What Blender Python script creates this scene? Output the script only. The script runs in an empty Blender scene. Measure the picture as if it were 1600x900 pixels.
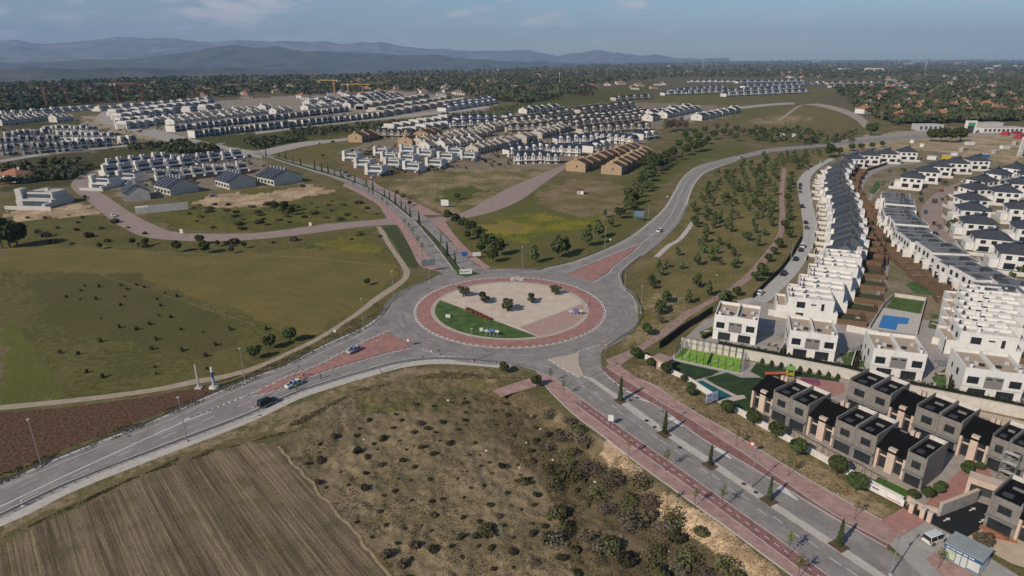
import bpy, bmesh, math, random
import numpy as np
from mathutils import Vector, Matrix, noise as mnoise
rng = random.Random(7); nrng = np.random.default_rng(7)
scene = bpy.context.scene
COL = scene.collection
R = math.radians
# ------------------------------------------------------------------ camera
CAM_H = 76.0; K = CAM_H/60.0; FPX = 1000.0; HORIZON = 90.0
PITCH = math.atan((450-HORIZON)/FPX); SP, CP = math.sin(PITCH), math.cos(PITCH)
cam = bpy.data.objects.new('camera', bpy.data.cameras.new('camera')); COL.objects.link(cam)
cam.location = (0, 0, CAM_H); cam.rotation_euler = (math.pi/2-PITCH, 0, 0)
cam.data.sensor_width = 36; cam.data.lens = 36*FPX/1600
cam.data.clip_start = 1; cam.data.clip_end = 90000
scene.camera = cam
# ------------------------------------------------------------------ light
SUN_EL = R(34); SUN_DIR = Vector((-0.73, -0.68, 0)).normalized()*math.cos(SUN_EL) + Vector((0, 0, math.sin(SUN_EL)))
sd = bpy.data.lights.new('sun', 'SUN'); sd.energy = 4.1; sd.angle = R(0.55); sd.color = (1.0, 0.895, 0.75)
so = bpy.data.objects.new('sun', sd); COL.objects.link(so); so.rotation_euler = SUN_DIR.to_track_quat('Z', 'Y').to_euler()
W = bpy.data.worlds.new('World'); scene.world = W; W.use_nodes = True
nt = W.node_tree; nt.nodes.clear()
def N(nt, t, **k):
    n = nt.nodes.new(t)
    for a, b in k.items(): setattr(n, a, b)
    return n
def L(nt, a, b): nt.links.new(a, b)
def math_n(nt, op, a, b=None, c=None, clamp=False):
    n = N(nt, 'ShaderNodeMath', operation=op); n.use_clamp = clamp
    for i, v in enumerate((a, b, c)):
        if v is None: continue
        if isinstance(v, (int, float)): n.inputs[i].default_value = v
        else: L(nt, v, n.inputs[i])
    return n.outputs[0]
def mixc(nt, f, a, b, blend='MIX'):
    n = N(nt, 'ShaderNodeMix', data_type='RGBA', blend_type=blend)
    for i, v in ((0, f), (6, a), (7, b)):
        if isinstance(v, (int, float)): n.inputs[i].default_value = v
        elif isinstance(v, tuple): n.inputs[i].default_value = (*v[:3], 1)
        else: L(nt, v, n.inputs[i])
    return n.outputs[2]
def smooth(nt, v, a, b, x=0.0, y=1.0):
    n = N(nt, 'ShaderNodeMapRange', interpolation_type='SMOOTHSTEP')
    L(nt, v, n.inputs[0])
    for i, q in enumerate((a, b, x, y)): n.inputs[i+1].default_value = q
    return n.outputs[0]
def noise_n(nt, vec, scale, detail=3, rough=0.55):
    n = N(nt, 'ShaderNodeTexNoise'); n.inputs['Scale'].default_value = scale
    n.inputs['Detail'].default_value = detail; n.inputs['Roughness'].default_value = rough
    if vec is not None: L(nt, vec, n.inputs['Vector'])
    return n.outputs['Fac']
sky = N(nt, 'ShaderNodeTexSky', sky_type='NISHITA'); sky.sun_disc = False
sky.sun_elevation = SUN_EL; sky.sun_rotation = math.atan2(SUN_DIR.x, SUN_DIR.y) % (2*math.pi)
sky.altitude = 700; sky.air_density = 1.0; sky.dust_density = 0.6; sky.ozone_density = 1.5
tc = N(nt, 'ShaderNodeTexCoord'); sp = N(nt, 'ShaderNodeSeparateXYZ'); L(nt, tc.outputs['Generated'], sp.inputs[0])
# thin clouds: flattened noise in direction space, gathered in a low belt round the whole horizon
cm = N(nt, 'ShaderNodeCombineXYZ'); L(nt, sp.outputs[0], cm.inputs[0]); L(nt, sp.outputs[1], cm.inputs[1])
L(nt, math_n(nt, 'MULTIPLY', sp.outputs[2], 4.0), cm.inputs[2])
shift = N(nt, 'ShaderNodeVectorMath', operation='ADD'); L(nt, cm.outputs[0], shift.inputs[0]); shift.inputs[1].default_value = (3.27, 1.1, 0.45)
c1 = noise_n(nt, shift.outputs[0], 13.0, 7, 0.58)
c2 = noise_n(nt, shift.outputs[0], 2.3, 2, 0.5)
cl = smooth(nt, math_n(nt, 'ADD', c1, math_n(nt, 'MULTIPLY', c2, 0.55)), 0.79, 1.0)
belt = math_n(nt, 'MULTIPLY', smooth(nt, sp.outputs[2], 0.0, 0.03), smooth(nt, sp.outputs[2], 0.065, 0.16, 1.0, 0.30))
cmask = math_n(nt, 'MULTIPLY', math_n(nt, 'MULTIPLY', cl, belt), 0.75)
SKY_STR = 0.098
tint = mixc(nt, 1.0, sky.outputs[0], (0.68, 0.77, 0.85), 'MULTIPLY')
skyc = mixc(nt, cmask, tint, (7.6, 7.0, 7.2))
bg = N(nt, 'ShaderNodeBackground'); bg.inputs[1].default_value = SKY_STR; L(nt, skyc, bg.inputs[0])
wo = N(nt, 'ShaderNodeOutputWorld'); L(nt, bg.outputs[0], wo.inputs[0])
scene.view_settings.view_transform = 'Standard'; scene.view_settings.look = 'None'
scene.view_settings.exposure = 0.0; scene.view_settings.gamma = 1.0
scene.cycles.max_bounces = 5; scene.cycles.diffuse_bounces = 2; scene.cycles.glossy_bounces = 2
scene.cycles.transmission_bounces = 3; scene.cycles.volume_bounces = 0; scene.cycles.transparent_max_bounces = 6
scene.cycles.caustics_reflective = False; scene.cycles.caustics_refractive = False
# ------------------------------------------------------------------ survey: picture point -> point on the level ground (or level z)
def at(px, py, z=0.0):
    u = (px-800)/FPX; v = (py-450)/FPX
    t = (CAM_H-z)/(SP+v*CP)
    return Vector((u*t, (CP-v*SP)*t, z))
def at_np(a, z=0.0):
    a = np.asarray(a, float); u = (a[:, 0]-800)/FPX; v = (a[:, 1]-450)/FPX; t = (CAM_H-z)/(SP+v*CP)
    return np.stack([u*t, (CP-v*SP)*t], 1)
def inside(P, poly):
    x, y = P[:, 0], P[:, 1]; r = np.zeros(len(P), bool); n = len(poly); j = n-1
    for i in range(n):
        xi, yi = poly[i]; xj, yj = poly[j]
        if yi != yj:
            r ^= ((yi > y) != (yj > y)) & (x < (xj-xi)*(y-yi)/(yj-yi)+xi)
        j = i
    return r
# smooth cheap value noise for arrays
def vnoise(x, y, s, seed=0):
    x = x/s+seed*17.31; y = y/s-seed*9.77
    xi = np.floor(x); yi = np.floor(y); fx = x-xi; fy = y-yi
    fx = fx*fx*(3-2*fx); fy = fy*fy*(3-2*fy)
    def h(a, b): 
        t = np.sin(a*127.1+b*311.7+seed*74.7)*43758.5453; return t-np.floor(t)
    return (h(xi, yi)*(1-fx)+h(xi+1, yi)*fx)*(1-fy)+(h(xi, yi+1)*(1-fx)+h(xi+1, yi+1)*fx)*fy
# ------------------------------------------------------------------ materials
MATS = {}
def mat(name, col, rough=0.8, var=0.12, vscale=0.6, bump=0.0, bscale=4.0, metal=0.0, spec=0.3, col2=None, obj=False):
    if name in MATS: return MATS[name]
    m = bpy.data.materials.new(name); m.use_nodes = True; t = m.node_tree; b = t.nodes['Principled BSDF']
    b.inputs['Roughness'].default_value = rough; b.inputs['Metallic'].default_value = metal
    b.inputs['Specular IOR Level'].default_value = spec
    g = N(t, 'ShaderNodeNewGeometry'); vec = g.outputs['Position']
    n1 = noise_n(t, vec, vscale, 5, 0.62)
    f = smooth(t, n1, 0.25, 0.75)
    lo = tuple(c*(1-var) for c in col); hi = col2 if col2 else tuple(min(1, c*(1+var)) for c in col)
    c = mixc(t, f, lo, hi)
    if obj:
        oi = N(t, 'ShaderNodeObjectInfo')
        hs = N(t, 'ShaderNodeHueSaturation'); L(t, c, hs.inputs['Color'])
        L(t, math_n(t, 'MULTIPLY_ADD', oi.outputs['Random'], 0.5, 0.75), hs.inputs['Value'])
        L(t, math_n(t, 'MULTIPLY_ADD', oi.outputs['Random'], 0.05, 0.475), hs.inputs['Hue'])
        c = hs.outputs[0]
    L(t, c, b.inputs['Base Color'])
    if bump:
        bn = N(t, 'ShaderNodeBump'); bn.inputs['Strength'].default_value = bump; bn.inputs['Distance'].default_value = 0.1
        L(t, noise_n(t, vec, bscale, 3), bn.inputs['Height']); L(t, bn.outputs[0], b.inputs['Normal'])
    MATS[name] = m; return m
def srgb(r, g, b):
    return tuple((c/255/12.92 if c/255 <= .04045 else ((c/255+.055)/1.055)**2.4) for c in (r, g, b))
white = mat('white_render', (.70, .675, .64), .85, .05, .5)
warmwhite = mat('warm_white_render', (.62, .58, .53), .85, .06, .5)
offgrey = mat('light_grey_render', (.50, .48, .45), .85, .07, .5)
slate = mat('dark_slate_roof', (.055, .058, .070), .6, .3, 1.5, .3, 3)
navy = mat('navy_slate_roof', (.030, .036, .062), .55, .25, 1.2)
brownroof = mat('brown_tile_roof', (.075, .05, .036), .8, .25, 1.0)
rooftan = mat('terrace_gravel', (.40, .32, .24), .9, .12, 1.5)
glass = mat('window_glass', (.025, .03, .035), .12, .2, .3, spec=.5)
frame = mat('dark_window_frame', (.05, .05, .052), .5, .1)
greypanel = mat('grey_cladding', (.20, .19, .18), .8, .08, 1.0)
greybrick = mat('dark_grey_brick', (.215, .195, .175), .85, .15, 1.6, .2, 8)
peach = mat('peach_render', (.56, .43, .345), .85, .06, .6)
concrete = mat('concrete', (.36, .34, .31), .9, .12, .8)
palecon = mat('pale_concrete', (.50, .46, .41), .9, .1, .7)
def asphalt_mat():
    m = mat('asphalt', (.275, .250, .232), .9, .10, .09); t = m.node_tree; b = t.nodes['Principled BSDF']; src = b.inputs['Base Color'].links[0].from_socket
    pos = N(t, 'ShaderNodeNewGeometry').outputs['Position']
    warp = N(t, 'ShaderNodeVectorMath', operation='ADD'); L(t, pos, warp.inputs[0]); nz = N(t, 'ShaderNodeTexNoise'); nz.inputs['Scale'].default_value = .25; L(t, pos, nz.inputs['Vector'])
    sc = N(t, 'ShaderNodeVectorMath', operation='SCALE'); L(t, nz.outputs['Color'], sc.inputs[0]); sc.inputs['Scale'].default_value = 7; L(t, sc.outputs[0], warp.inputs[1])
    vo = N(t, 'ShaderNodeTexVoronoi', feature='DISTANCE_TO_EDGE'); vo.inputs['Scale'].default_value = .085; L(t, warp.outputs[0], vo.inputs['Vector'])
    crack = smooth(t, vo.outputs['Distance'], .002, .010, .80, 1.0)
    patch = smooth(t, noise_n(t, pos, .22, 6, .72), .36, .66, .80, 1.10); grit = smooth(t, noise_n(t, pos, 5.0, 2, .6), .2, .8, .93, 1.07)
    hs = N(t, 'ShaderNodeHueSaturation'); L(t, src, hs.inputs['Color']); L(t, math_n(t, 'MULTIPLY', math_n(t, 'MULTIPLY', crack, patch), grit), hs.inputs['Value']); L(t, hs.outputs[0], b.inputs['Base Color']); return m
asphalt = asphalt_mat()
newasphalt = mat('new_asphalt', (.018, .019, .022), .75, .25, .7)
pinkpave = mat('pink_block_paving', (.45, .285, .25), .9, .16, .55)
redlane = mat('red_cycle_asphalt', (.30, .155, .14), .9, .14, .5)
brickpath = mat('pink_brick_path', (.40, .27, .23), .9, .15, .5)
paint = mat('road_paint', (.62, .60, .57), .8, .16, 2.0)
kerbm = mat('kerb_stone', (.42, .39, .36), .9, .12, 1.0)
steel = mat('galvanised_steel', (.32, .33, .34), .5, .1, metal=.4)
darksteel = mat('dark_steel', (.07, .07, .072), .5, .1, metal=.3)
soil = mat('brown_soil', (.12, .075, .05), .95, .25, 1.0, .4, 5)
bark = mat('bark', (.11, .085, .065), .95, .2, 2)
lawnm = mat('lawn_grass', (.042, .092, .024), .95, .25, .35, .3, 9, col2=(.10, .155, .04))
darklawn = mat('artificial_lawn', (.020, .046, .017), .95, .2, .45, col2=(.040, .070, .026))
padel = mat('padel_turf', (.20, .36, .045), .9, .08, .5)
def weather(m, lo=.80, zs=.12):
    t = m.node_tree; b = t.nodes['Principled BSDF']; src = b.inputs['Base Color'].links[0].from_socket
    mp = N(t, 'ShaderNodeMapping'); mp.inputs['Scale'].default_value = (1, 1, zs); L(t, N(t, 'ShaderNodeNewGeometry').outputs['Position'], mp.inputs[0])
    hs = N(t, 'ShaderNodeHueSaturation'); L(t, src, hs.inputs['Color']); L(t, smooth(t, noise_n(t, mp.outputs[0], 1.1, 5, .7), .28, .55, lo, 1.0), hs.inputs['Value']); L(t, hs.outputs[0], b.inputs['Base Color'])
for m_, lo_ in ((white, .86), (warmwhite, .82), (offgrey, .84), (peach, .85), (greybrick, .75), (concrete, .78), (palecon, .80)): weather(m_, lo_)
def pavers(m, scale=1.4):
    t = m.node_tree; b = t.nodes['Principled BSDF']; src = b.inputs['Base Color'].links[0].from_socket; pos = N(t, 'ShaderNodeNewGeometry').outputs['Position']
    rot = N(t, 'ShaderNodeVectorRotate', rotation_type='Z_AXIS'); L(t, pos, rot.inputs['Vector']); rot.inputs['Angle'].default_value = .8
    br = N(t, 'ShaderNodeTexBrick'); L(t, rot.outputs[0], br.inputs['Vector']); br.inputs['Scale'].default_value = scale; br.inputs['Color1'].default_value = (1,1,1,1); br.inputs['Color2'].default_value = (.80,.80,.80,1); br.inputs['Mortar'].default_value = (.68,.68,.68,1); br.inputs['Mortar Size'].default_value = .02
    c = mixc(t, 1.0, src, br.outputs['Color'], 'MULTIPLY'); n2 = smooth(t, noise_n(t, pos, .35, 6, .7), .3, .7, .80, 1.12); hs = N(t, 'ShaderNodeHueSaturation'); L(t, c, hs.inputs['Color']); L(t, n2, hs.inputs['Value']); L(t, hs.outputs[0], b.inputs['Base Color'])
pavers(pinkpave); pavers(brickpath); pavers(redlane, .5)
# ------------------------------------------------------------------ mesh builder
class MB:
    def __init__(s): s.v = []; s.f = []; s.m = []
    def add(s, vs, fs, m=0):
        o = len(s.v); s.v += [tuple(v) for v in vs]
        for f in fs: s.f.append(tuple(i+o for i in f)); s.m.append(m)
        return s
    def box(s, x0, y0, z0, x1, y1, z1, m=0):
        return s.add([(x0,y0,z0),(x1,y0,z0),(x1,y1,z0),(x0,y1,z0),(x0,y0,z1),(x1,y0,z1),(x1,y1,z1),(x0,y1,z1)],
                     [(0,3,2,1),(4,5,6,7),(0,1,5,4),(1,2,6,5),(2,3,7,6),(3,0,4,7)], m)
    def prism(s, pts, z0, z1, m=0):
        n = len(pts); vs = [(p[0], p[1], z0) for p in pts]+[(p[0], p[1], z1) for p in pts]
        fs = [tuple(range(n-1, -1, -1)), tuple(range(n, 2*n))]+[(i, (i+1) % n, n+(i+1) % n, n+i) for i in range(n)]
        return s.add(vs, fs, m)
    def parapet(s, x0, y0, z0, x1, y1, z1, t=.25, m=0):
        s.box(x0,y0,z0,x1,y0+t,z1,m); s.box(x0,y1-t,z0,x1,y1,z1,m)
        s.box(x0,y0+t,z0,x0+t,y1-t,z1,m); return s.box(x1-t,y0+t,z0,x1,y1-t,z1,m)
    def gable(s, x0, y0, z0, x1, y1, zr, m=0, axis='x', gm=None, ov=0.0):
        """ridge along axis; roof planes of material m, gable ends gm"""
        if axis == 'x':
            yc = (y0+y1)/2; v = [(x0,y0,z0),(x1,y0,z0),(x1,y1,z0),(x0,y1,z0),(x0,yc,zr),(x1,yc,zr)]
        else:
            xc = (x0+x1)/2; v = [(x1,y0,z0),(x1,y1,z0),(x0,y1,z0),(x0,y0,z0),(xc,y0,zr),(xc,y1,zr)]
        s.add(v, [(0,1,5,4),(2,3,4,5)], m); s.add(v, [(0,4,3),(1,2,5),(3,2,1,0)], m if gm is None else gm); return s
    def hip(s, x0, y0, z0, x1, y1, zr, m=0, flat=0.0):
        w, d = x1-x0, y1-y0; k = min(w, d)/2*(1-flat)
        v = [(x0,y0,z0),(x1,y0,z0),(x1,y1,z0),(x0,y1,z0),(x0+k,y0+k,zr),(x1-k,y0+k,zr),(x1-k,y1-k,zr),(x0+k,y1-k,zr)]
        fs = [(0,1,5,4),(1,2,6,5),(2,3,7,6),(3,0,4,7),(4,5,6,7),(3,2,1,0)]
        return s.add(v, fs, m)
    def tube(s, p0, p1, r0, r1=None, n=8, m=0, cap=True):
        r1 = r0 if r1 is None else r1; p0, p1 = Vector(p0), Vector(p1); d = (p1-p0)
        q = d.to_track_quat('Z', 'Y'); vs = []
        for p, r in ((p0, r0), (p1, r1)):
            for i in range(n):
                a = 2*math.pi*i/n; vs.append(p+q@Vector((r*math.cos(a), r*math.sin(a), 0)))
        fs = [(i, (i+1) % n, n+(i+1) % n, n+i) for i in range(n)]
        if cap: fs += [tuple(range(n-1, -1, -1)), tuple(range(n, 2*n))]
        return s.add(vs, fs, m)
    def mesh(s, name, mats):
        me = bpy.data.meshes.new(name); me.from_pydata(s.v, [], s.f)
        for m in (mats if isinstance(mats, (list, tuple)) else [mats]): me.materials.append(m)
        me.polygons.foreach_set('material_index', s.m); me.update(); return me
    def build(s, name, mats, parent=None):
        return link(name, s.mesh(name, mats), parent)
def link(name, me, parent=None):
    o = bpy.data.objects.new(name, me); COL.objects.link(o)
    if parent: o.parent = parent
    return o
def tag(o, label, cat, group=None):
    o['label'] = label; o['category'] = cat
    if group: o['group'] = group
    return o
def thing(name, label, cat, loc=(0,0,0), rz=0.0, group=None):
    o = bpy.data.objects.new(name, None); COL.objects.link(o); o.empty_display_size = .5
    o.location = loc; o.rotation_euler = (0, 0, rz); return tag(o, label, cat, group)
def structure(o): o['kind'] = 'structure'; return o
def stuff(o, label=None, cat=None):
    o['kind'] = 'stuff'
    if label: o['label'] = label; o['category'] = cat
    return o
def dup(root, loc, rz=0.0, label=None, scale=None, group=None):
    r = root.copy(); COL.objects.link(r); r.location = loc; r.rotation_euler = (0, 0, rz)
    if scale: r.scale = (scale,)*3 if not isinstance(scale, (tuple, list)) else scale
    if label: r['label'] = label
    if group: r['group'] = group
    for ch in root.children:
        c = ch.copy(); COL.objects.link(c); c.parent = r
        for g in ch.children:
            d = g.copy(); COL.objects.link(d); d.parent = c
    return r
ORD = ['first','second','third','fourth','fifth','sixth','seventh','eighth','ninth','tenth','eleventh','twelfth','thirteenth','fourteenth','fifteenth','sixteenth','seventeenth','eighteenth','nineteenth','twentieth','twenty-first','twenty-second','twenty-third','twenty-fourth','twenty-fifth','twenty-sixth','twenty-seventh','twenty-eighth','twenty-ninth','thirtieth']
def poly_sheet(name, pxs, z, m, kind='structure', px=True, thick=0.0):
    P = [at(x, y)[:2] for x, y in pxs] if px else [(p[0], p[1]) for p in pxs]
    bm = bmesh.new(); vs = [bm.verts.new((p[0], p[1], z)) for p in P]
    f = bm.faces.new(vs); f.normal_update()
    if f.normal.z < 0: f.normal_flip()
    if thick:
        r = bmesh.ops.extrude_face_region(bm, geom=[f])
        for v in [g for g in r['geom'] if isinstance(g, bmesh.types.BMVert)]: v.co.z += thick
        bmesh.ops.recalc_face_normals(bm, faces=bm.faces)
    bmesh.ops.triangulate(bm, faces=bm.faces)
    me = bpy.data.meshes.new(name); bm.to_mesh(me); bm.free(); me.materials.append(m)
    o = link(name, me)
    if kind: o['kind'] = kind
    return o
def resample(P, step):
    P = [Vector((p[0], p[1], 0)) for p in P]; out = [P[0]]; acc = 0.0
    for a, b in zip(P, P[1:]):
        d = (b-a).length; s = step-acc
        while s <= d: out.append(a+(b-a)*(s/d)); s += step
        acc = d-(s-step)
    return out
def catmull(P, k=6):
    P = [Vector((p[0], p[1], 0)) for p in P]; Q = [P[0]*2-P[1]]+P+[P[-1]*2-P[-2]]; out = []
    for i in range(1, len(Q)-2):
        a, b, c, d = Q[i-1:i+3]
        for j in range(k):
            t = j/k; out.append(.5*((2*b)+(c-a)*t+(2*a-5*b+4*c-d)*t*t+(3*b-a-3*c+d)*t**3))
    out.append(P[-1]); return out
def curve_px(pxs, k=6): return catmull([at(x, y) for x, y in pxs], k)
def offset(P, d):
    out = []
    for i, p in enumerate(P):
        a = P[max(i-1, 0)]; b = P[min(i+1, len(P)-1)]; t = (b-a).normalized(); out.append(p+Vector((-t.y, t.x, 0))*d)
    return out
def ribbon_mb(P, w0, w1, z, mb=None, h=0.0, m=0):
    """strip between lateral offsets w0,w1 along P; h>0 gives a solid kerb"""
    mb = mb or MB(); A = offset(P, w0); B = offset(P, w1); n = len(P)
    lo, hi = (A, B) if w0 < w1 else (B, A)
    vs = []
    for a, b in zip(lo, hi): vs += [(a.x, a.y, z+h), (b.x, b.y, z+h)]
    fs = [(2*i, 2*i+2, 2*i+3, 2*i+1) for i in range(n-1)]
    mb.add(vs, fs, m)
    if h:
        for E, s in ((lo, 1), (hi, -1)):
            v2 = []
            for e in E: v2 += [(e.x, e.y, z), (e.x, e.y, z+h)]
            mb.add(v2, [((2*i, 2*i+2, 2*i+3, 2*i+1) if s > 0 else (2*i, 2*i+1, 2*i+3, 2*i+2)) for i in range(n-1)], m)
    return mb
def band_px(name, left, right, z, m, k=4):
    """surface between two traced edges"""
    A = curve_px(left, k); B = curve_px(right, k)
    def unif(P, n):
        d = [0]
        for a, b in zip(P, P[1:]): d.append(d[-1]+(b-a).length)
        T = np.linspace(0, d[-1], n); return np.stack([np.interp(T, d, [p.x for p in P]), np.interp(T, d, [p.y for p in P])], 1)
    n = max(len(A), len(B)); a, b = unif(A, n), unif(B, n)
    v = []
    for p, q in zip(a, b): v += [(p[0], p[1], z), (q[0], q[1], z)]
    mb = MB().add(v, [(2*i, 2*i+1, 2*i+3, 2*i+2) for i in range(n-1)])
    o = mb.build(name, m); 
    bm = bmesh.new(); bm.from_mesh(o.data)
    for f in bm.faces:
        if f.normal.z < 0: f.normal_flip()
    bm.to_mesh(o.data); bm.free()
    o['kind'] = 'structure'; return o
# ================================================================== GROUND
def far_drop(x, y):
    """the plateau ends to the north-west and the land falls into a valley"""
    r = np.hypot(x, y); az = x/np.maximum(y, 1.0)
    edge = np.interp(az, [-1.2, -.8, -.4, 0, .1, .25, .6], [1650*K, 1750*K, 2300*K, 3300*K, 4600*K, 9000*K, 30000])
    t = np.clip((r-edge)/(edge*.7+300), 0, 1); t = t*t*(3-2*t)
    t = np.where(y < 50, 0, t); return -150*t
SCRUB = [(430,690),(560,610),(640,588),(760,590),(840,625),(895,660),(940,688),(1005,737),(1078,790),(1144,838),(1200,880),(1240,930),(620,940),(600,880),(440,705)]
scrubW = at_np(SCRUB)
def edge_dist(P, poly_open):
    d = np.full(len(P), 1e9)
    for a, b in zip(poly_open[:-1], poly_open[1:]):
        ab = b-a; t = np.clip(((P-a)@ab)/(ab@ab), 0, 1); q = a+t[:, None]*ab
        d = np.minimum(d, np.hypot(*(P-q).T))
    return d
sidewalkW = at_np([(842,597),(870,622),(900,650),(944,683),(1005,730),(1078,783),(1144,830),(1200,872),(1300,945)])
def gz(x, y):
    """height of the natural ground"""
    x = np.atleast_1d(np.asarray(x, float)); y = np.atleast_1d(np.asarray(y, float)); P = np.stack([x, y], 1)
    z = far_drop(x, y)-.06
    near = np.hypot(x, y) < 210
    if near.any():
        Q = P[near]; ins = inside(Q, scrubW); d = edge_dist(Q, sidewalkW)
        dz = np.zeros(len(Q))
        e2 = edge_dist(Q, np.concatenate([scrubW, scrubW[:1]]))
        k = np.clip(e2/4.0, 0, 1)
        dz -= np.where(ins, k*np.clip(d/5, 0, 1)*np.clip((40-d)/30, .25, 1)*1.5, 0)
        dz += np.where(ins, k*((vnoise(Q[:, 0], Q[:, 1], 2.6, 3)-.5)*.55+(vnoise(Q[:, 0], Q[:, 1], 1.1, 5)-.5)*.35), 0)
        z[near] += dz
    return z
def gz1(x, y): return float(gz([x], [y])[0])
# polar grid round the foot of the camera: fine where it is seen, out past the horizon
dep = np.concatenate([np.linspace(R(85), R(47), 14), np.linspace(R(46), R(20), 190), np.linspace(R(19.87), R(1.0), 180), np.linspace(R(.95), R(.09), 45)])
rad = CAM_H/np.tan(dep)
th = np.concatenate([np.linspace(-math.pi, -R(46), 40, endpoint=False), np.linspace(-R(46), R(46), 820), np.linspace(R(46), math.pi, 41)[1:]])
RR, TT = np.meshgrid(rad, th, indexing='ij')
GX = (RR*np.sin(TT)).ravel(); GY = (RR*np.cos(TT)).ravel(); GZ = gz(GX, GY)
nr, nth = RR.shape
GP = np.stack([GX, GY], 1)
jit = np.minimum(np.hypot(GX, GY)*.012, 14)
GPJ = GP+np.stack([(vnoise(GX, GY, 9, 1)-.5)+(vnoise(GX, GY, 3, 2)-.5)*.7, (vnoise(GX, GY, 9, 4)-.5)+(vnoise(GX, GY, 3, 6)-.5)*.7], 1)*jit[:, None]*2
colA = np.zeros((len(GX), 3)); colB = np.zeros((len(GX), 3))
colA[:] = (.120, .098, .058); colB[:] = (.066, .070, .026)
rr = np.hypot(GX, GY); far = np.clip((rr-900)/600, 0, 1)[:, None]
colA = colA*(1-far)+np.array((.050, .052, .026))*far; colB = colB*(1-far)+np.array((.095, .083, .05))*far
valley = np.clip((rr-5500)/1500, 0, 1)[:, None]
colA = colA*(1-valley)+np.array((.09, .085, .06))*valley; colB = colB*(1-valley)+np.array((.05, .058, .04))*valley
def zone(pxs, A, B, jitter=True):
    k = inside(GPJ if jitter else GP, at_np(pxs)); colA[k] = A; colB[k] = B
DRY = (.160, .125, .080); GRN = (.052, .058, .018); LUSH = (.060, .078, .016); YEL = (.150, .135, .018)
OLV = (.108, .098, .038); SAND = (.36, .28, .19); DK = (.040, .043, .020)
# big left fields
zone([(0,320),(120,318),(200,362),(310,380),(480,370),(592,355),(608,382),(634,425),(600,460),(500,527),(400,574),(240,610),(0,637)], (.056,.060,.020), (.083,.078,.030))
zone([(0,385),(150,382),(300,398),(470,388),(600,400),(628,425),(592,458),(500,520),(460,520),(360,482),(280,452),(180,432),(0,420)], (.112,.094,.036), (.084,.080,.028))
zone([(40,440),(200,430),(320,480),(380,520),(330,560),(200,540),(60,500)], (.068,.063,.027), (.056,.060,.021))
zone([(0,496),(15,505),(40,530),(68,565),(92,612),(100,626),(0,634)], (.082,.084,.026), (.062,.074,.020))
zone([(385,355),(500,352),(590,362),(618,410),(560,395),(470,385),(390,378)], (.050,.062,.018), (.090,.080,.03))
zone([(500,378),(560,366),(600,385),(580,400),(520,392)], (.130,.120,.022), (.07,.075,.02))
zone([(300,310),(230,340),(280,358),(390,362),(500,350),(600,342),(560,320),(540,298),(470,292),(380,300)], (.045,.052,.018), (.088,.086,.024))
zone([(310,318),(340,304),(430,300),(480,290),(520,297),(470,310),(400,325),(330,325)], SAND, DRY)
zone([(0,330),(20,330),(60,305),(140,318),(160,330),(90,338),(20,345)], SAND, DRY)
# plots in the middle
zone([(600,290),(720,255),(880,262),(800,292),(730,330),(690,336),(640,305)], (.20,.16,.10), (.075,.078,.028))
zone([(690,300),(740,288),(760,300),(715,318),(690,315)], LUSH, GRN)
zone([(720,340),(850,290),(990,275),(1030,290),(1020,330),(960,385),(850,418),(770,415),(710,385)], (.085,.082,.030), (.066,.070,.022))
zone([(830,300),(900,280),(970,285),(985,320),(940,345),(860,330)], (.165,.130,.085), (.085,.080,.03))
zone([(770,345),(830,330),(890,345),(935,335),(930,350),(870,362),(820,378),(770,372)], YEL, LUSH)
zone([(745,352),(800,345),(840,355),(790,372)], (.12,.10,.045), YEL)
zone([(440,238),(500,226),(600,214),(590,232),(520,248),(470,254)], (.10,.092,.036), (.07,.072,.026))
# embankment and grass right of the north-east road
zone([(1000,345),(1020,300),(1080,252),(1180,232),(1100,225),(1000,255)], (.058,.072,.020), (.075,.075,.024))
zone([(985,425),(1060,345),(1090,285),(1200,242),(1330,230),(1265,262),(1240,300),(1250,360),(1220,425),(1170,470),(1090,510),(1010,540),(945,555),(985,515),(998,480)], (.128,.108,.052), (.078,.078,.028))
zone([(1010,470),(1060,455),(1100,480),(1040,520),(985,548),(965,545),(995,510)], (.20,.165,.10), (.085,.08,.03))
zone([(1150,196),(1220,166),(1290,165),(1335,190),(1320,200),(1200,203)], (.115,.100,.042), (.080,.076,.030))
zone([(1170,188),(1240,180),(1280,186),(1200,196)], (.21,.165,.11), (.10,.09,.04))
zone([(1000,150),(1240,138),(1330,138),(1260,160),(1150,190),(1060,180),(930,155)], (.095,.088,.036), (.070,.070,.026))
zone([(220,216),(420,205),(600,190),(800,165),(1000,128),(1040,128),(1000,150),(820,178),(640,196),(480,222),(380,236),(300,222)], (.070,.072,.022), (.046,.054,.018))
zone([(300,212),(420,208),(520,205),(460,222),(380,232)], DK, GRN)
zone([(0,180),(130,190),(210,225),(330,238),(160,260),(120,290),(0,300)], (.060,.055,.026), (.040,.044,.018))
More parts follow.
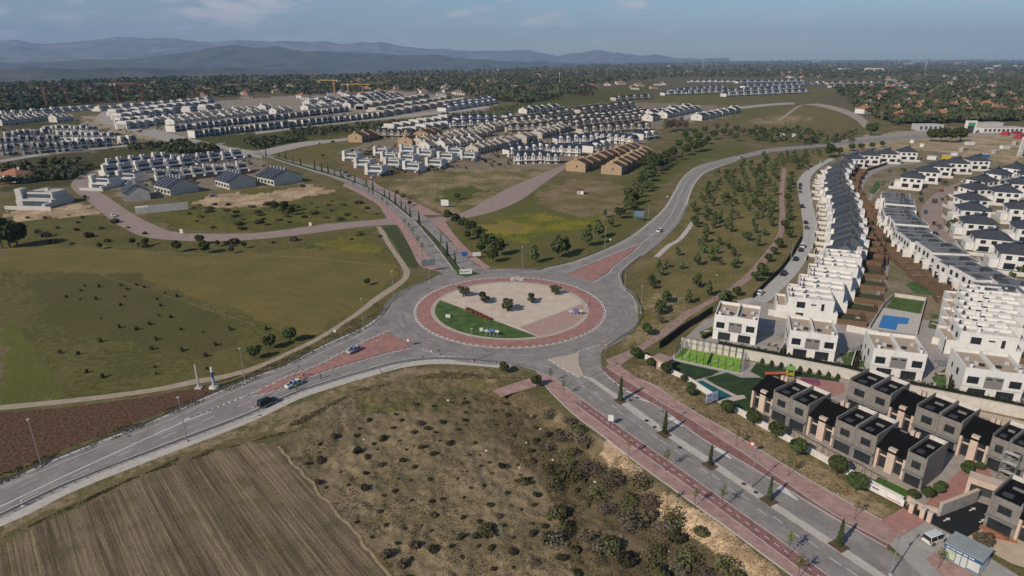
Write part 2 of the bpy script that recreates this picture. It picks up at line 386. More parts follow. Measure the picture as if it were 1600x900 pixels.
# building sites and hard ground
zone([(1300,222),(1440,200),(1600,200),(1600,262),(1500,250),(1400,236),(1310,238)], (.29,.23,.165), (.15,.135,.07))
zone([(1265,262),(1330,232),(1480,238),(1600,262),(1600,660),(1480,640),(1160,555),(1100,520),(1180,475),(1262,400)], (.17,.145,.11), (.10,.095,.055))
zone([(180,210),(170,190),(300,160),(560,142),(640,143),(760,158),(770,172),(560,190),(300,215)], (.20,.18,.155), (.15,.135,.11))
zone([(0,205),(120,196),(210,222),(160,236),(0,250)], (.12,.11,.10), (.10,.09,.07))
zone([(530,236),(640,210),(800,178),(1000,160),(1120,165),(1150,180),(1030,200),(1010,225),(900,262),(790,262),(600,272)], (.16,.14,.115), (.12,.11,.08))
zone([(150,270),(240,240),(380,238),(480,285),(300,300),(200,320)], (.17,.15,.125), (.12,.11,.08))
zone([(130,184),(170,178),(190,200),(400,238),(340,240),(150,200)], (.25,.21,.165), (.17,.15,.11))
# scrub field, the sandy bank beside the pavement
zone(SCRUB, (.176,.144,.090), (.098,.086,.050))
zone([(700,600),(760,590),(840,625),(930,690),(1060,800),(1150,880),(1190,940),(900,940),(880,800),(800,700),(740,640)], (.128,.103,.066), (.080,.070,.038))
zone([(560,612),(640,590),(765,590),(800,640),(760,650),(660,640),(560,650)], (.078,.078,.032), (.12,.098,.058))
zone([(946,686),(1005,735),(1000,750),(950,720),(930,700)], SAND, DRY)
zone([(1040,765),(1078,790),(1144,838),(1200,880),(1230,930),(1160,930),(1120,860),(1080,830),(1030,800)], (.40,.315,.205), (.19,.145,.09))
zone([(0,815),(36,803),(92,778),(180,742),(278,695),(400,658),(520,605),(640,575),(760,575),(840,592),(765,590),(640,588),(560,608),(440,676),(390,686),(280,708),(200,745),(100,788),(0,842)], (.075,.075,.030), (.17,.14,.09))
zone([(0,757),(67,729),(194,678),(325,622),(400,590),(500,545),(575,510),(617,465),(690,430),(640,428),(592,468),(500,530),(400,577),(345,603),(250,645),(130,690),(0,735)], (.060,.066,.022), (.095,.082,.036))
zone([(1020,560),(1060,590),(1150,650),(1300,735),(1400,795),(1378,812),(1292,766),(1203,713),(1100,655),(1063,630),(1000,593),(972,572)], (.235,.185,.115), (.115,.100,.055))
colA *= np.array((1.70, 1.56, 1.48)); colB *= np.array((1.66, 1.52, 1.45))
verts = np.stack([GX, GY, GZ], 1).astype(np.float32)
ii, jj = np.meshgrid(np.arange(nr-1), np.arange(nth-1), indexing='ij')
a = (ii*nth+jj).ravel(); quads = np.stack([a, a+1, a+nth+1, a+nth], 1)
def np_mesh(name, verts, faces, mats, mi=None, smooth=False):
    me = bpy.data.meshes.new(name); k = faces.shape[1]
    me.vertices.add(len(verts)); me.vertices.foreach_set('co', np.asarray(verts, np.float32).ravel())
    me.loops.add(faces.size); me.loops.foreach_set('vertex_index', faces.astype(np.int32).ravel())
    me.polygons.add(len(faces)); me.polygons.foreach_set('loop_start', np.arange(0, faces.size, k, dtype=np.int32))
    for m in (mats if isinstance(mats, (list, tuple)) else [mats]): me.materials.append(m)
    if mi is not None: me.polygons.foreach_set('material_index', np.asarray(mi, np.int32))
    if smooth: me.polygons.foreach_set('use_smooth', np.ones(len(faces), bool))
    me.update(calc_edges=True); return me
gm = bpy.data.materials.new('natural_ground'); gm.use_nodes = True; t = gm.node_tree; b = t.nodes['Principled BSDF']
b.inputs['Roughness'].default_value = .95; b.inputs['Specular IOR Level'].default_value = .1
pos = N(t, 'ShaderNodeNewGeometry').outputs['Position']
aA = N(t, 'ShaderNodeAttribute', attribute_name='ground_a'); aB = N(t, 'ShaderNodeAttribute', attribute_name='ground_b')
n_big = noise_n(t, pos, .055, 6, .68); n_mid = noise_n(t, pos, .55, 5, .7); n_fine = noise_n(t, pos, 3.1, 3, .7)
comb = math_n(t, 'ADD', math_n(t, 'MULTIPLY', n_big, .9), math_n(t, 'MULTIPLY_ADD', n_mid, .95, -.425))
fac = smooth(t, comb, .34, .62)
c = mixc(t, fac, aA.outputs['Color'], aB.outputs['Color'])
hs = N(t, 'ShaderNodeHueSaturation'); L(t, c, hs.inputs['Color'])
L(t, math_n(t, 'ADD', math_n(t, 'MULTIPLY_ADD', n_fine, 1.5, .10), math_n(t, 'MULTIPLY_ADD', n_mid, .7, -.2)), hs.inputs['Value']); L(t, hs.outputs[0], b.inputs['Base Color'])
bn = N(t, 'ShaderNodeBump'); bn.inputs['Strength'].default_value = .6; bn.inputs['Distance'].default_value = .35
L(t, math_n(t, 'ADD', n_mid, math_n(t, 'MULTIPLY', n_fine, .5)), bn.inputs['Height']); L(t, bn.outputs[0], b.inputs['Normal'])
gme = np_mesh('terrain', verts, quads, gm, smooth=True)
for nm, C in (('ground_a', colA), ('ground_b', colB)):
    at_ = gme.attributes.new(nm, 'FLOAT_COLOR', 'POINT'); at_.data.foreach_set('color', np.concatenate([C, np.ones((len(C), 1))], 1).astype(np.float32).ravel())
ground = structure(link('ground', gme))
# mountains beyond the valley
def mountain(name, prof, r0, r1, base, seed, colm, rough=.35):
    px = np.array([p[0] for p in prof], float); py = np.array([p[1] for p in prof], float)
    na, nr_ = 420, 40; U = np.linspace(px[0], px[-1], na); X, Y = [], []
    v = np.zeros((na*nr_, 3))
    S = np.linspace(0, 1, nr_)
    for k in range(na):
        yy = np.interp(U[k], px, py)+(vnoise(np.array([U[k]]), np.array([3.3]), 16, seed)[0]-.5)*2.2+(vnoise(np.array([U[k]]), np.array([7.3]), 6, seed)[0]-.5)*1.2; vv = (yy-450)/FPX; uu = (U[k]-800)/FPX
        dx_, dy_, dz_ = uu, CP-vv*SP, -SP-vv*CP; az = math.atan2(dx_, dy_); el = math.atan2(dz_, math.hypot(dx_, dy_))
        rp = r0+.62*(r1-r0); top = CAM_H+math.tan(el)*rp
        r = r0+(r1-r0)*S; shape = np.where(S < .62, (S/.62), (1-S)/.38)
        x = r*math.sin(az); y = r*math.cos(az)
        nz = (vnoise(x, y, 1700, seed)-.5)*1.0+(vnoise(x, y, 700, seed+1)-.5)*.6+(vnoise(x, y, 260, seed+2)-.5)*.35-np.abs(vnoise(x, y, 900, seed+8)-.5)*.9
        env = shape**1.25*(1+rough*nz*np.clip((1-shape)*4, 0, 1)); env = np.clip(env, 0, 1)
        v[k*nr_:(k+1)*nr_] = np.stack([x, y, base+(top-base)*env+(vnoise(x, y, 330, seed+5)-.5)*26*shape], 1)
    i2, j2 = np.meshgrid(np.arange(na-1), np.arange(nr_-1), indexing='ij'); a = (i2*nr_+j2).ravel()
    f = np.stack([a, a+nr_, a+nr_+1, a+1], 1)
    return structure(link(name, np_mesh(name, v, f, colm, smooth=True)))
mtm = mat('mountain_scrub', (.07, .07, .06), .95, .35, .0016, col2=(.24, .21, .19))
hillm = mat('hill_woodland', (.022, .028, .022), .95, .3, .003, col2=(.10, .095, .06))
mountain('mountain_range', [(-420,75),(-300,70),(-150,66),(-60,62),(0,63),(25,62),(50,67),(80,67),(110,66),(150,61),(180,58),(205,57),(230,60),(250,58),(290,62),(330,66),(370,62),(400,64),(450,64),(500,65),(545,68),(570,65),(590,65),(625,71),(655,75),(700,77),(745,81),(770,79),(800,79),(830,78),(850,83),(870,88),(890,84),(915,82),(938,77),(955,82),(975,84),(1000,87),(1022,85),(1045,88.5),(1080,90.5),(1140,91.5)], 15500, 26000, -160, 2, mtm)
mountain('foothills', [(-420,95),(-200,92),(0,97),(80,95),(150,92),(220,90),(280,82),(320,75),(360,70),(400,74),(435,73),(470,80),(520,81),(570,81),(600,84),(640,86),(690,88),(740,92),(800,95),(860,97),(920,99),(1000,101)], 9800, 14500, -165, 9, hillm, .5)
mountain('wooded_ridge', [(-420,108),(-200,106),(0,108),(60,106),(130,108),(200,105),(280,108),(350,106),(420,109),(500,111)], 5200, 8200, -160, 14, hillm, .6)
# ================================================================== ROADS
Z1, Z2, Z3, Z4 = .004, .010, .016, .022
_l, _r, _t, _b = at(649,487), at(943,484), at(798,434), at(796,543)
RC = Vector(((_l.x+_r.x)/2, (_t.y+_b.y)/2, 0)); RAD = 23.7*K
def circ(r, n=128, c=RC, a0=0, a1=2*math.pi): return [Vector((c.x+r*math.cos(a0+(a1-a0)*i/n), c.y+r*math.sin(a0+(a1-a0)*i/n), 0)) for i in range(n+1)]
def disc(name, r, z, m, n=128):
    o = poly_sheet(name, circ(r, n)[:-1], z, m, px=False); return o
disc('roundabout_carriageway', 32.2*K, Z2, asphalt)
sw_n = [(-260,850),(0,758),(67,729),(130,703),(194,678),(264,650),(325,622),(400,590),(450,572),(500,545),(550,522),(575,510),(597,492),(612,472),(637,455),(665,442),(690,430)]
sw_s = [(-260,905),(0,808),(92,764),(167,733),(292,686),(386,650),(457,617),(517,597),(575,580),(625,567),(675,561),(725,562),(775,566),(800,568)]
band_px('south_west_road', sw_n, sw_s, Z1, asphalt)
road_ne_l = [(820,424),(850,421),(900,409),(950,389),(987,370),(1017,347),(1040,325),(1055,300),(1065,282),(1080,267),(1100,257),(1150,244),(1200,232),(1260,227),(1320,220),(1400,213),(1480,208)]
road_ne_r = [(990,510),(999,485),(992,465),(978,452),(971,440),(972,424),(1000,400),(1037,370),(1060,345),(1070,322),(1077,300),(1087,282),(1105,267),(1150,251),(1200,239),(1260,232),(1330,225),(1400,219),(1480,214)]
band_px('north_east_road', road_ne_l, road_ne_r, Z1, asphalt)
road_se_l = [(770,566),(800,570),(837,580),(865,590),(887,607),(920,632),(964,664),(1022,705),(1078,744),(1133,783),(1200,831),(1294,900),(1420,995)]
road_se_r = [(990,505),(985,515),(960,531),(944,543),(939,557),(944,580),(972,604),(1020,632),(1044,645),(1097,684),(1150,716),(1200,746),(1283,797),(1383,856),(1440,890),(1600,985)]
band_px('south_east_avenue', road_se_l, road_se_r, Z1, asphalt)
av_l = [(745,470),(690,428),(677,410),(650,375),(635,355),(620,336),(600,320),(560,296),(520,278),(475,264),(425,248),(395,240)]
av_r = [(800,424),(775,424),(758,421),(722,397),(677,350),(662,336),(640,320),(615,305),(585,290),(565,280),(530,268),(500,261),(450,250),(405,238)]
band_px('north_west_avenue', av_l, av_r, Z1, asphalt)
tanroad = mat('red_grey_road', (.31, .235, .205), .92, .12, .3)
band_px('crossing_street', [(640,338),(600,342),(500,351),(400,364),(287,364),(250,355),(212,337),(175,312),(150,295),(141,280),(160,264)], [(660,352),(587,352),(475,366),(400,374),(312,377),(237,372),(200,360),(165,337),(135,312),(115,297),(112,285),(130,270)], -.012, tanroad)
band_px('street_east', [(640,345),(700,337),(725,331),(760,313),(800,291),(875,260),(900,250)], [(660,352),(727,341),(770,331),(815,312),(850,286),(887,262),(915,252)], -.010, tanroad)
grroad = mat('pale_street', (.36, .325, .285), .92, .1, .3)
band_px('far_avenue', [(410,248),(340,236),(260,220),(190,200),(150,187),(165,172),(200,165)], [(405,237),(350,228),(290,214),(215,196),(185,185),(195,172),(240,163)], -.02, grroad)
band_px('far_street', [(400,236),(470,222),(540,216),(600,206)], [(420,242),(480,228),(545,219),(610,210)], -.02, grroad)
band_px('service_road', [(1150,470),(1172,468),(1200,444),(1220,425),(1240,398),(1255,370),(1252,330),(1247,300),(1247,282),(1262,265),(1297,247)], [(1165,492),(1190,477),(1205,468),(1247,425),(1265,395),(1277,370),(1275,340),(1267,305),(1267,278),(1282,261),(1305,249)], -.03, mat('concrete_street', (.42,.40,.37), .9, .1, .3))
alley = mat('alley_concrete', (.30, .28, .26), .9, .12, .4)
band_px('garden_alley', [(1440,250),(1388,256),(1356,267),(1343,285),(1341,305),(1346,330),(1361,360),(1381,392),(1379,425),(1366,470)], [(1442,254),(1392,261),(1364,272),(1351,286),(1349,305),(1354,330),(1369,360),(1389,392),(1388,425),(1376,470)], -.03, alley)
band_px('garden_alley', [(1372,292),(1358,306),(1352,330)], [(1375,296),(1364,308),(1357,330)], -.034, alley)
band_px('garden_alley', [(1383,388),(1420,425),(1470,470)], [(1392,386),(1432,424),(1484,470)], -.034, alley)
band_px('crescent_street', [(1560,262),(1495,286),(1462,302),(1441,322),(1440,342),(1452,362),(1492,392),(1530,425)], [(1565,268),(1510,288),(1482,310),(1472,332),(1478,355),(1500,385),(1525,407),(1562,427)], -.03, tanroad)
band_px('edge_street', [(1600,300),(1582,330),(1585,350),(1600,372)], [(1615,305),(1592,332),(1596,352),(1612,370)], -.03, alley)
band_px('site_road', [(1290,223),(1345,214),(1440,203),(1520,203),(1640,200)], [(1300,232),(1350,222),(1440,212),(1520,213),(1640,210)], -.03, mat('worn_street', (.33,.28,.23), .95, .12, .2))
band_px('site_road', [(1220,188),(1260,162),(1300,165),(1340,178),(1362,195)], [(1214,188),(1254,163),(1302,172),(1332,184),(1350,200)], -.034, mat('worn_street', (0,0,0)))
band_px('site_road', [(1060,184),(1110,172),(1200,162),(1240,160)], [(1066,188),(1115,176),(1205,165),(1242,163)], -.034, grroad)
band_px('dirt_track', [(0,633),(125,621),(240,606),(300,593),(350,585),(400,571),(450,549),(500,524),(550,492),(588,462),(622,440),(630,430),(628,418),(604,382),(588,354)], [(0,641),(125,628),(240,613),(300,601),(350,592),(400,578),(450,555),(500,531),(551,499),(594,468),(630,443),(640,430),(638,418),(612,382),(598,354)], -.02, mat('dirt_track', (.36,.29,.215), .95, .15, .5))
band_px('park_path', [(1222,262),(1218,300),(1218,340),(1213,370),(1190,400),(1162,432),(1118,463),(1066,490),(1015,530),(978,549),(946,562)], [(1229,264),(1225,300),(1227,342),(1221,374),(1203,402),(1176,434),(1132,463),(1084,490),(1040,525),(997,552),(958,578)], -.02, brickpath)
band_px('estate_road', [(395,205),(520,190),(640,178),(760,166)], [(400,210),(520,194),(640,183),(770,169)], -.03, grroad)
# village paths
band_px('estate_road', [(0,250),(60,240),(120,233),(200,226)], [(0,254),(60,244),(125,236),(210,228)], -.03, grroad)
band_px('field_path', [(160,430),(230,452),(300,475),(400,508)], [(160,430.8),(230,452.7),(300,475.8),(400,508.9)], -.04, mat('field_track', (.20,.165,.09), .95, .3, .6))
# --- splitter islands
red = pinkpave
def island(name, pxs, m, top=.14, z=0.0):
    return poly_sheet(name, pxs, z, m, thick=top)
redtop = mat('red_island_paving', (.41, .215, .185), .9, .12, .6)
island('traffic_island', [(395,617),(420,601),(450,590),(500,571),(560,540),(605,519),(623,530),(641,543),(600,552),(560,564),(500,582),(455,600),(420,613)], redtop)
island('traffic_island', [(887,428),(930,410),(1000,381),(985,396),(960,415),(947,427),(927,440)], redtop)
sandm = mat('island_sand', (.56, .46, .37), .95, .13, .28)
island('traffic_island', [(858,561),(885,556),(903,551),(905,570),(913,588),(905,589),(880,575)], mat('pale_gravel', (.46,.38,.31), .95, .1, 1))
island('traffic_island', [(712,422),(716,430),(728,433),(750,428),(738,424),(722,418)], lawnm)
# roundabout centre: red apron, concrete ring, sand, lawn, pink paving
o = disc('roundabout_apron', RAD, 0.0, redtop); 
bm = bmesh.new(); bm.from_mesh(o.data); r_ = bmesh.ops.extrude_face_region(bm, geom=bm.faces[:]); 
for v in [g for g in r_['geom'] if isinstance(g, bmesh.types.BMVert)]: v.co.z += .12
bm.to_mesh(o.data); bm.free()
disc('roundabout_ring', RAD*.845, .126, mat('beige_concrete_ring', (.43,.375,.31), .9, .14, .6))
pavers(redtop); disc('roundabout_sand', RAD*.80, .132, sandm)
RI = RAD*.80
def sector(pxcut, side, name, z, m):
    """part of the inner disc on one side of a traced straight line"""
    a, b2 = at(*pxcut[0], z), at(*pxcut[1], z); d = (b2-a); n = Vector((-d.y, d.x, 0))*side
    pts = [p for p in circ(RI, 360)[:-1]]; k = [(p-Vector((a.x, a.y, 0))).dot(n) > 0 for p in pts]
    st = next(i for i in range(360) if k[i] and not k[i-1]); seq = [pts[(st+i) % 360] for i in range(360) if k[(st+i) % 360]]
    return seq
lawn_seq = sector([(687,468),(838,525)], -1, '', .138, lawnm)
lawn_o = poly_sheet('roundabout_lawn', lawn_seq, .138, lawnm, px=False)
pk = sector([(810,512),(918,471)], -1, '', .135, lawnm)
la, lb = at(687,468,.138), at(838,525,.138); nn = Vector((-(lb-la).y, (lb-la).x, 0))
apex = at(811.5, 511.5, .135)
pk2 = [p for p in pk if (p-Vector((la.x, la.y, 0))).dot(nn) > 0]
poly_sheet('roundabout_paving', pk2+[apex], .135, mat('pink_slab_paving', (.40,.265,.225), .9, .08, .8), px=False)
# --- paint: edge blocks round the apron, dashed lines, chevrons
def dashes(P, w, on, off, z, name, m=paint, start=0.0, h=0.0, obj=None):
    mb = MB(); pts = resample(P, .25); i = int(start/.25); non, noff = max(1, round(on/.25)), max(1, round(off/.25))
    while i+non < len(pts):
        seg = pts[i:i+non+1:max(1, non//3)]
        if len(seg) > 1: ribbon_mb(seg, -w/2, w/2, z, mb, h)
        i += non+noff
    return structure(mb.build(name, m)) if mb.v else None
dashes(circ(RAD+.05, 400), .42, 1.05, .95, .1, 'kerb_block_ring', paint, h=.03)
structure(ribbon_mb(circ(RAD+.55, 160), -.12, .12, Z2+.006).build('edge_line', paint))
def line(pxs, w, name='edge_line', z=Z3, k=5, off=0):
    return structure(ribbon_mb(curve_px(pxs, k), off-w/2, off+w/2, z).build(name, paint))
line([(0,792),(92,748),(170,712),(278,663),(330,643)], .32, 'centre_line'); line([(-200,880),(0,792)], .3, 'centre_line')
line([(0,763),(67,735),(130,709),(194,684),(264,656),(325,629),(400,597),(450,579),(500,552),(560,524),(590,506)], .15)
line([(0,802),(92,758),(167,729),(292,680),(386,645),(457,613),(517,593),(575,576),(625,563),(675,557),(725,558)], .15)
dashes(curve_px([(-60,818),(0,797),(60,768),(130,737),(210,701),(292,668),(380,632),(455,606),(520,588),(590,571),(640,560)], 8), .16, 3.5, 5.0, Z3, 'lane_dash')
# chevron hatching ahead of the island
mb = MB()
for k in range(12):
    tt = k/11; cx_, cy_ = 296+tt*98, 653-tt*38; hw = 8.5*(1-.35*tt); a, b2 = at(cx_-hw, cy_+hw*.42), at(cx_+hw, cy_-hw*.42); d = (b2-a).normalized(); n_ = Vector((-d.y, d.x, 0))*.22
    mb.add([(p.x, p.y, Z3) for p in (a-n_, b2-n_, b2+n_, a+n_)], [(0,1,2,3)])
structure(mb.build('chevron_hatching', paint))
for a_, b_ in (([(380,621),(420,603),(450,588),(500,569),(560,538),(607,517)], .0), ([(396,620),(420,614),(455,602),(500,584),(560,566),(600,554),(645,544)], .0), ([(885,426),(930,408),(1003,379)], 0), ([(927,442),(950,428),(963,414),(990,394),(1003,381)], 0), ([(857,562),(880,577),(906,591)], 0)):
    P = curve_px(a_, 8); structure(ribbon_mb(P, -.12, .12, Z3).build('edge_line', paint))
    dashes(P, .32, 1.0, 1.0, .10, 'kerb_block', paint, h=.05)
line([(903,549),(905,572),(914,591)], .3, 'kerb_line', .1)
line([(820,426),(850,423),(900,411),(950,391),(987,372),(1017,349),(1040,327),(1056,300),(1067,283),(1082,268),(1100,259),(1150,246),(1200,234.5)], .15)
line([(994,488),(990,466),(975,452),(969,440),(969,424),(997,401),(1034,371),(1057,346),(1068,322),(1074,300),(1084,283),(1103,268),(1150,249.5),(1200,237.5)], .15)
line([(1003,380),(1030,358),(1049,335),(1062,305),(1072,284),(1090,266),(1120,255),(1200,236)], .2, 'centre_line')
# give-way lines, arrows
dashes(curve_px([(905,549),(920,544),(938,539)], 8), .4, .6, .5, Z3, 'give_way_line')
dashes(curve_px([(660,546),(690,556),(725,561)], 8), .4, .6, .5, Z3, 'give_way_line')
dashes(curve_px([(640,569),(700,560),(760,566),(800,572),(838,584),(866,597)], 8), .12, .5, .5, Z3, 'edge_line')
# south-east avenue: median, lane dashes, right-hand hatching
med_l = [(914,588),(955,617),(992,647),(1036,677),(1103,722),(1169,767),(1200,788),(1305,858),(1372,903),(1500,990)]
med_r = [(921,588),(968,620),(1003,645),(1044,674),(1111,718),(1176,763),(1208,785),(1319,857),(1386,902),(1520,990)]
A_, B_ = curve_px(med_l, 4), curve_px(med_r, 4)
o = band_px('median', med_l, med_r, .13, palecon)
structure(ribbon_mb(A_, -.12, .12, 0, h=.132).build('kerb', kerbm)); structure(ribbon_mb(B_, -.12, .12, 0, h=.132).build('kerb', kerbm))
dashes(offset(curve_px(road_se_l[2:], 6), 4.0), .14, 2.0, 5.0, Z3, 'lane_dash')
dashes(offset(B_, -3.9), .14, 2.0, 5.0, Z3, 'lane_dash')
mb = MB()
for x0, y0, x1, y1 in ((946,585,952,587),(951,591,962,594),(957,596,972,600),(962,601,979,606),(970,606,988,612),(978,612,997,618),(988,618,1007,623),(998,624,1018,630)):
    a, b2 = at(x0, y0), at(x1, y1); mb.add([(a.x, a.y, Z3), (b2.x, b2.y, Z3), (b2.x+.15, b2.y+.4, Z3), (a.x+.15, a.y+.4, Z3)], [(0,1,2,3)])
for x, y in ((1053,660),(1127,709),(1228,772)):
    a = at(x, y); d = (at(x+20, y+12)-a).normalized(); n_ = Vector((-d.y, d.x, 0))
    q = [a-d*2, a-d*2+n_*1.6, a+d*2.2+n_*.5, a+d*2.2+n_*.1]; mb.add([(p.x, p.y, Z3) for p in q], [(3,2,1,0)])
structure(mb.build('lane_hatching', paint))
# right-hand cycle lane and pavements
cyc_l = [(936,574),(944,582),(972,605),(1020,631),(1044,646),(1097,685),(1150,716),(1200,746),(1283,797),(1386,856)]
cyc_r = [(948,574),(970,589),(1000,608),(1038,632),(1072,651),(1133,690),(1163,709),(1200,735),(1297,800),(1389,850)]
band_px('cycle_lane', cyc_l, cyc_r, .07, redlane)
band_px('pavement', [(946,572)]+cyc_r[1:], [(964,568),(1000,593),(1025,605),(1063,630),(1116,662),(1160,687),(1203,714),(1292,767),(1378,815),(1412,836)], .075, pinkpave)
structure(ribbon_mb(curve_px(cyc_r, 4), -.1, .1, 0, h=.10).build('kerb', kerbm)); structure(ribbon_mb(curve_px(cyc_l, 4), -.1, .1, 0, h=.10).build('kerb', kerbm))
structure(ribbon_mb(curve_px([(1000,593),(1025,604),(1063,630),(1116,661),(1160,686),(1203,713),(1292,766),(1378,813)], 4), -.1, .1, 0, h=.12).build('kerb', kerbm))
poly_sheet('pavement', [(1375,814),(1411,794),(1446,815),(1409,837)], .08, mat('rose_block_paving', (.37,.19,.16), .9, .14, .7))
poly_sheet('driveway', [(1389,850),(1409,837),(1446,815),(1500,842),(1560,880),(1640,930),(1560,1000),(1440,900)], .02, palecon if False else mat('driveway_concrete', (.35,.33,.30), .9, .12, .5))
poly_sheet('pavement', [(1446,874),(1465,862),(1520,890),(1580,930),(1530,960)], .045, pinkpave)
# left-hand pavement of the avenue, with its own cycle lane
lp_l = [(842,589),(856,607),(870,622),(900,650),(944,683),(1005,730),(1078,783),(1144,830),(1200,872),(1320,960)]
lp_r = [(838,581),(866,592),(886,607),(920,632),(964,664),(1022,705),(1078,744),(1133,783),(1200,831),(1330,926)]
band_px('pavement', lp_l, lp_r, .09, pinkpave)
E_ = curve_px(lp_r, 5)
structure(ribbon_mb(E_, -.12, .12, 0, h=.14).build('kerb', kerbm)); structure(ribbon_mb(curve_px(lp_l, 5), -.1, .1, -.5, h=.65).build('kerb', kerbm))
cy = E_[14:]
structure(ribbon_mb(cy, -2.6, -.15, .098).build('cycle_lane', redlane)); dashes(offset(cy, -1.4), .16, 1.1, 1.0, .104, 'cycle_dash')
structure(ribbon_mb(cy, -2.72, -2.6, .103).build('edge_line', paint))
band_px('brick_path', [(770,611),(800,600),(842,588),(868,589)], [(783,621),(800,615),(848,602),(872,600)], .05, pinkpave)
# cross-walk speckle / manholes
# shoulders
structure(ribbon_mb(curve_px(sw_s, 4), -3.0, 0, -.02).build('road_shoulder', palecon)); structure(ribbon_mb(curve_px(sw_n, 4), 0, 1.0, -.02).build('road_shoulder', palecon))
structure(ribbon_mb(curve_px(road_ne_r[6:14], 4), -1.0, 0, -.02).build('road_shoulder', palecon))
structure(ribbon_mb(curve_px(road_ne_l[1:12], 4), 0, .8, -.02).build('road_shoulder', palecon))
structure(ribbon_mb(curve_px([(1090,342),(1068,372),(1048,385),(1030,402)], 5), -2.2, 0, -.02).build('road_shoulder', palecon))
# north-west avenue: median with grass, red pavements, lane lines
mdl = [(709,422),(675,377),(648,346)]; mdr = [(724,424),(690,381),(654,344)]
band_px('median', mdl, mdr, .12, mat('verge_grass', (.055,.068,.024), .95, .3, .6)); 
mdl2 = [(640,340),(612,317),(585,300),(555,286),(520,275),(475,262),(425,247)]; mdr2 = [(645,338),(617,316),(595,302),(562,286),(525,273),(480,260),(430,245)]
band_px('median', mdl2, mdr2, .12, mat('verge_grass', (0,0,0)))
for q in (mdl, mdr, mdl2, mdr2): structure(ribbon_mb(curve_px(q, 4), -.2, .2, 0, h=.15).build('kerb', kerbm))
band_px('pavement', [(660,418),(652,410),(640,385),(624,355),(614,350),(604,340),(590,320),(565,305),(535,290)], [(690,426),(677,410),(650,375),(635,355),(620,336),(600,320),(585,310),(560,296),(540,287)], .06, pinkpave)
band_px('pavement', [(758,421),(722,397),(697,368),(677,350)], [(768,419),(745,402),(714,372),(694,344)], .06, pinkpave)
band_px('pavement', [(662,336),(640,320),(615,305),(585,290),(572,282)], [(690,336),(668,326),(632,308),(600,294),(580,282)], .06, pinkpave)
poly_sheet('verge', [(595,354),(618,352),(640,384),(655,410),(650,420),(636,416),(612,375)], -.002, mat('verge_grass', (0,0,0)))
dashes(offset(curve_px([(700,425),(668,385),(640,352)], 6), 0), .15, 2, 4, Z3, 'lane_dash'); dashes(curve_px([(735,412),(705,380),(668,345)], 6), .15, 2, 4, Z3, 'lane_dash')
dashes(curve_px([(630,338),(605,318),(570,296),(520,277)], 6), .15, 2, 4, Z3, 'lane_dash')
# --- worked fields as sheets of their own
plough = bpy.data.materials.new('ploughed_soil'); plough.use_nodes = True; t = plough.node_tree; b = t.nodes['Principled BSDF']; b.inputs['Roughness'].default_value = 1; b.inputs['Specular IOR Level'].default_value = 0
pos = N(t, 'ShaderNodeNewGeometry').outputs['Position']; n1 = noise_n(t, pos, 1.3, 5, .75); n2 = noise_n(t, pos, .12, 3)
L(t, mixc(t, smooth(t, n1, .3, .7), (.085,.05,.034), (.20,.118,.083)), b.inputs['Base Color'])
bn = N(t, 'ShaderNodeBump'); bn.inputs['Strength'].default_value = 1; bn.inputs['Distance'].default_value = .5; L(t, n1, bn.inputs['Height']); L(t, bn.outputs[0], b.inputs['Normal'])
poly_sheet('ploughed_field', [(-300,672),(0,645),(125,634),(240,618),(300,607),(342,603),(310,622),(262,640),(190,668),(120,694),(60,716),(0,738),(-250,820)], -.03, plough)
dry = bpy.data.materials.new('stubble_field'); dry.use_nodes = True; t = dry.node_tree; b = t.nodes['Principled BSDF']; b.inputs['Roughness'].default_value = 1; b.inputs['Specular IOR Level'].default_value = 0
g = N(t, 'ShaderNodeNewGeometry'); s_ = N(t, 'ShaderNodeVectorRotate', rotation_type='Z_AXIS'); L(t, g.outputs['Position'], s_.inputs['Vector'])
da, db = at(430,700), at(610,900); s_.inputs['Angle'].default_value = -math.atan2((db-da).y, (db-da).x)
mp = N(t, 'ShaderNodeMapping'); mp.inputs['Scale'].default_value = (.012, .30, .3); L(t, s_.outputs[0], mp.inputs[0])
mp2 = N(t, 'ShaderNodeMapping'); mp2.inputs['Scale'].default_value = (.04, 1.7, .3); L(t, s_.outputs[0], mp2.inputs[0])
st = noise_n(t, mp.outputs[0], 1.0, 4, .65); st2 = noise_n(t, mp2.outputs[0], 1.0, 3, .65)
nb = noise_n(t, g.outputs['Position'], .13, 5, .65); nf = noise_n(t, g.outputs['Position'], 2.6, 4, .8)
v = math_n(t, 'ADD', math_n(t, 'ADD', math_n(t, 'MULTIPLY', st, 1.0), math_n(t, 'MULTIPLY', st2, .8)), math_n(t, 'ADD', math_n(t, 'MULTIPLY', nb, .35), math_n(t, 'MULTIPLY', nf, .75)))
c = mixc(t, smooth(t, v, 1.12, 1.85), (.105,.078,.053), (.325,.255,.16))
c = mixc(t, smooth(t, noise_n(t, g.outputs['Position'], .17, 6, .75), .50, .64, 0, .5), c, (.105,.100,.042))
c = mixc(t, smooth(t, st2, .60, .70, 0, .4), c, (.40,.30,.18))
L(t, c, b.inputs['Base Color']); bn = N(t, 'ShaderNodeBump'); bn.inputs['Strength'].default_value = .8; bn.inputs['Distance'].default_value = .3
L(t, math_n(t, 'ADD', nf, st2), bn.inputs['Height']); L(t, bn.outputs[0], b.inputs['Normal'])
def ragged(pxs, amp, step=1.2):
    P = resample([at(*p) for p in pxs+pxs[:1]], step)
    return [(p.x+amp*(2*mnoise.noise(p*.35)), p.y+amp*(2*mnoise.noise(p*.35+Vector((9, 3, 1))))) for p in P]
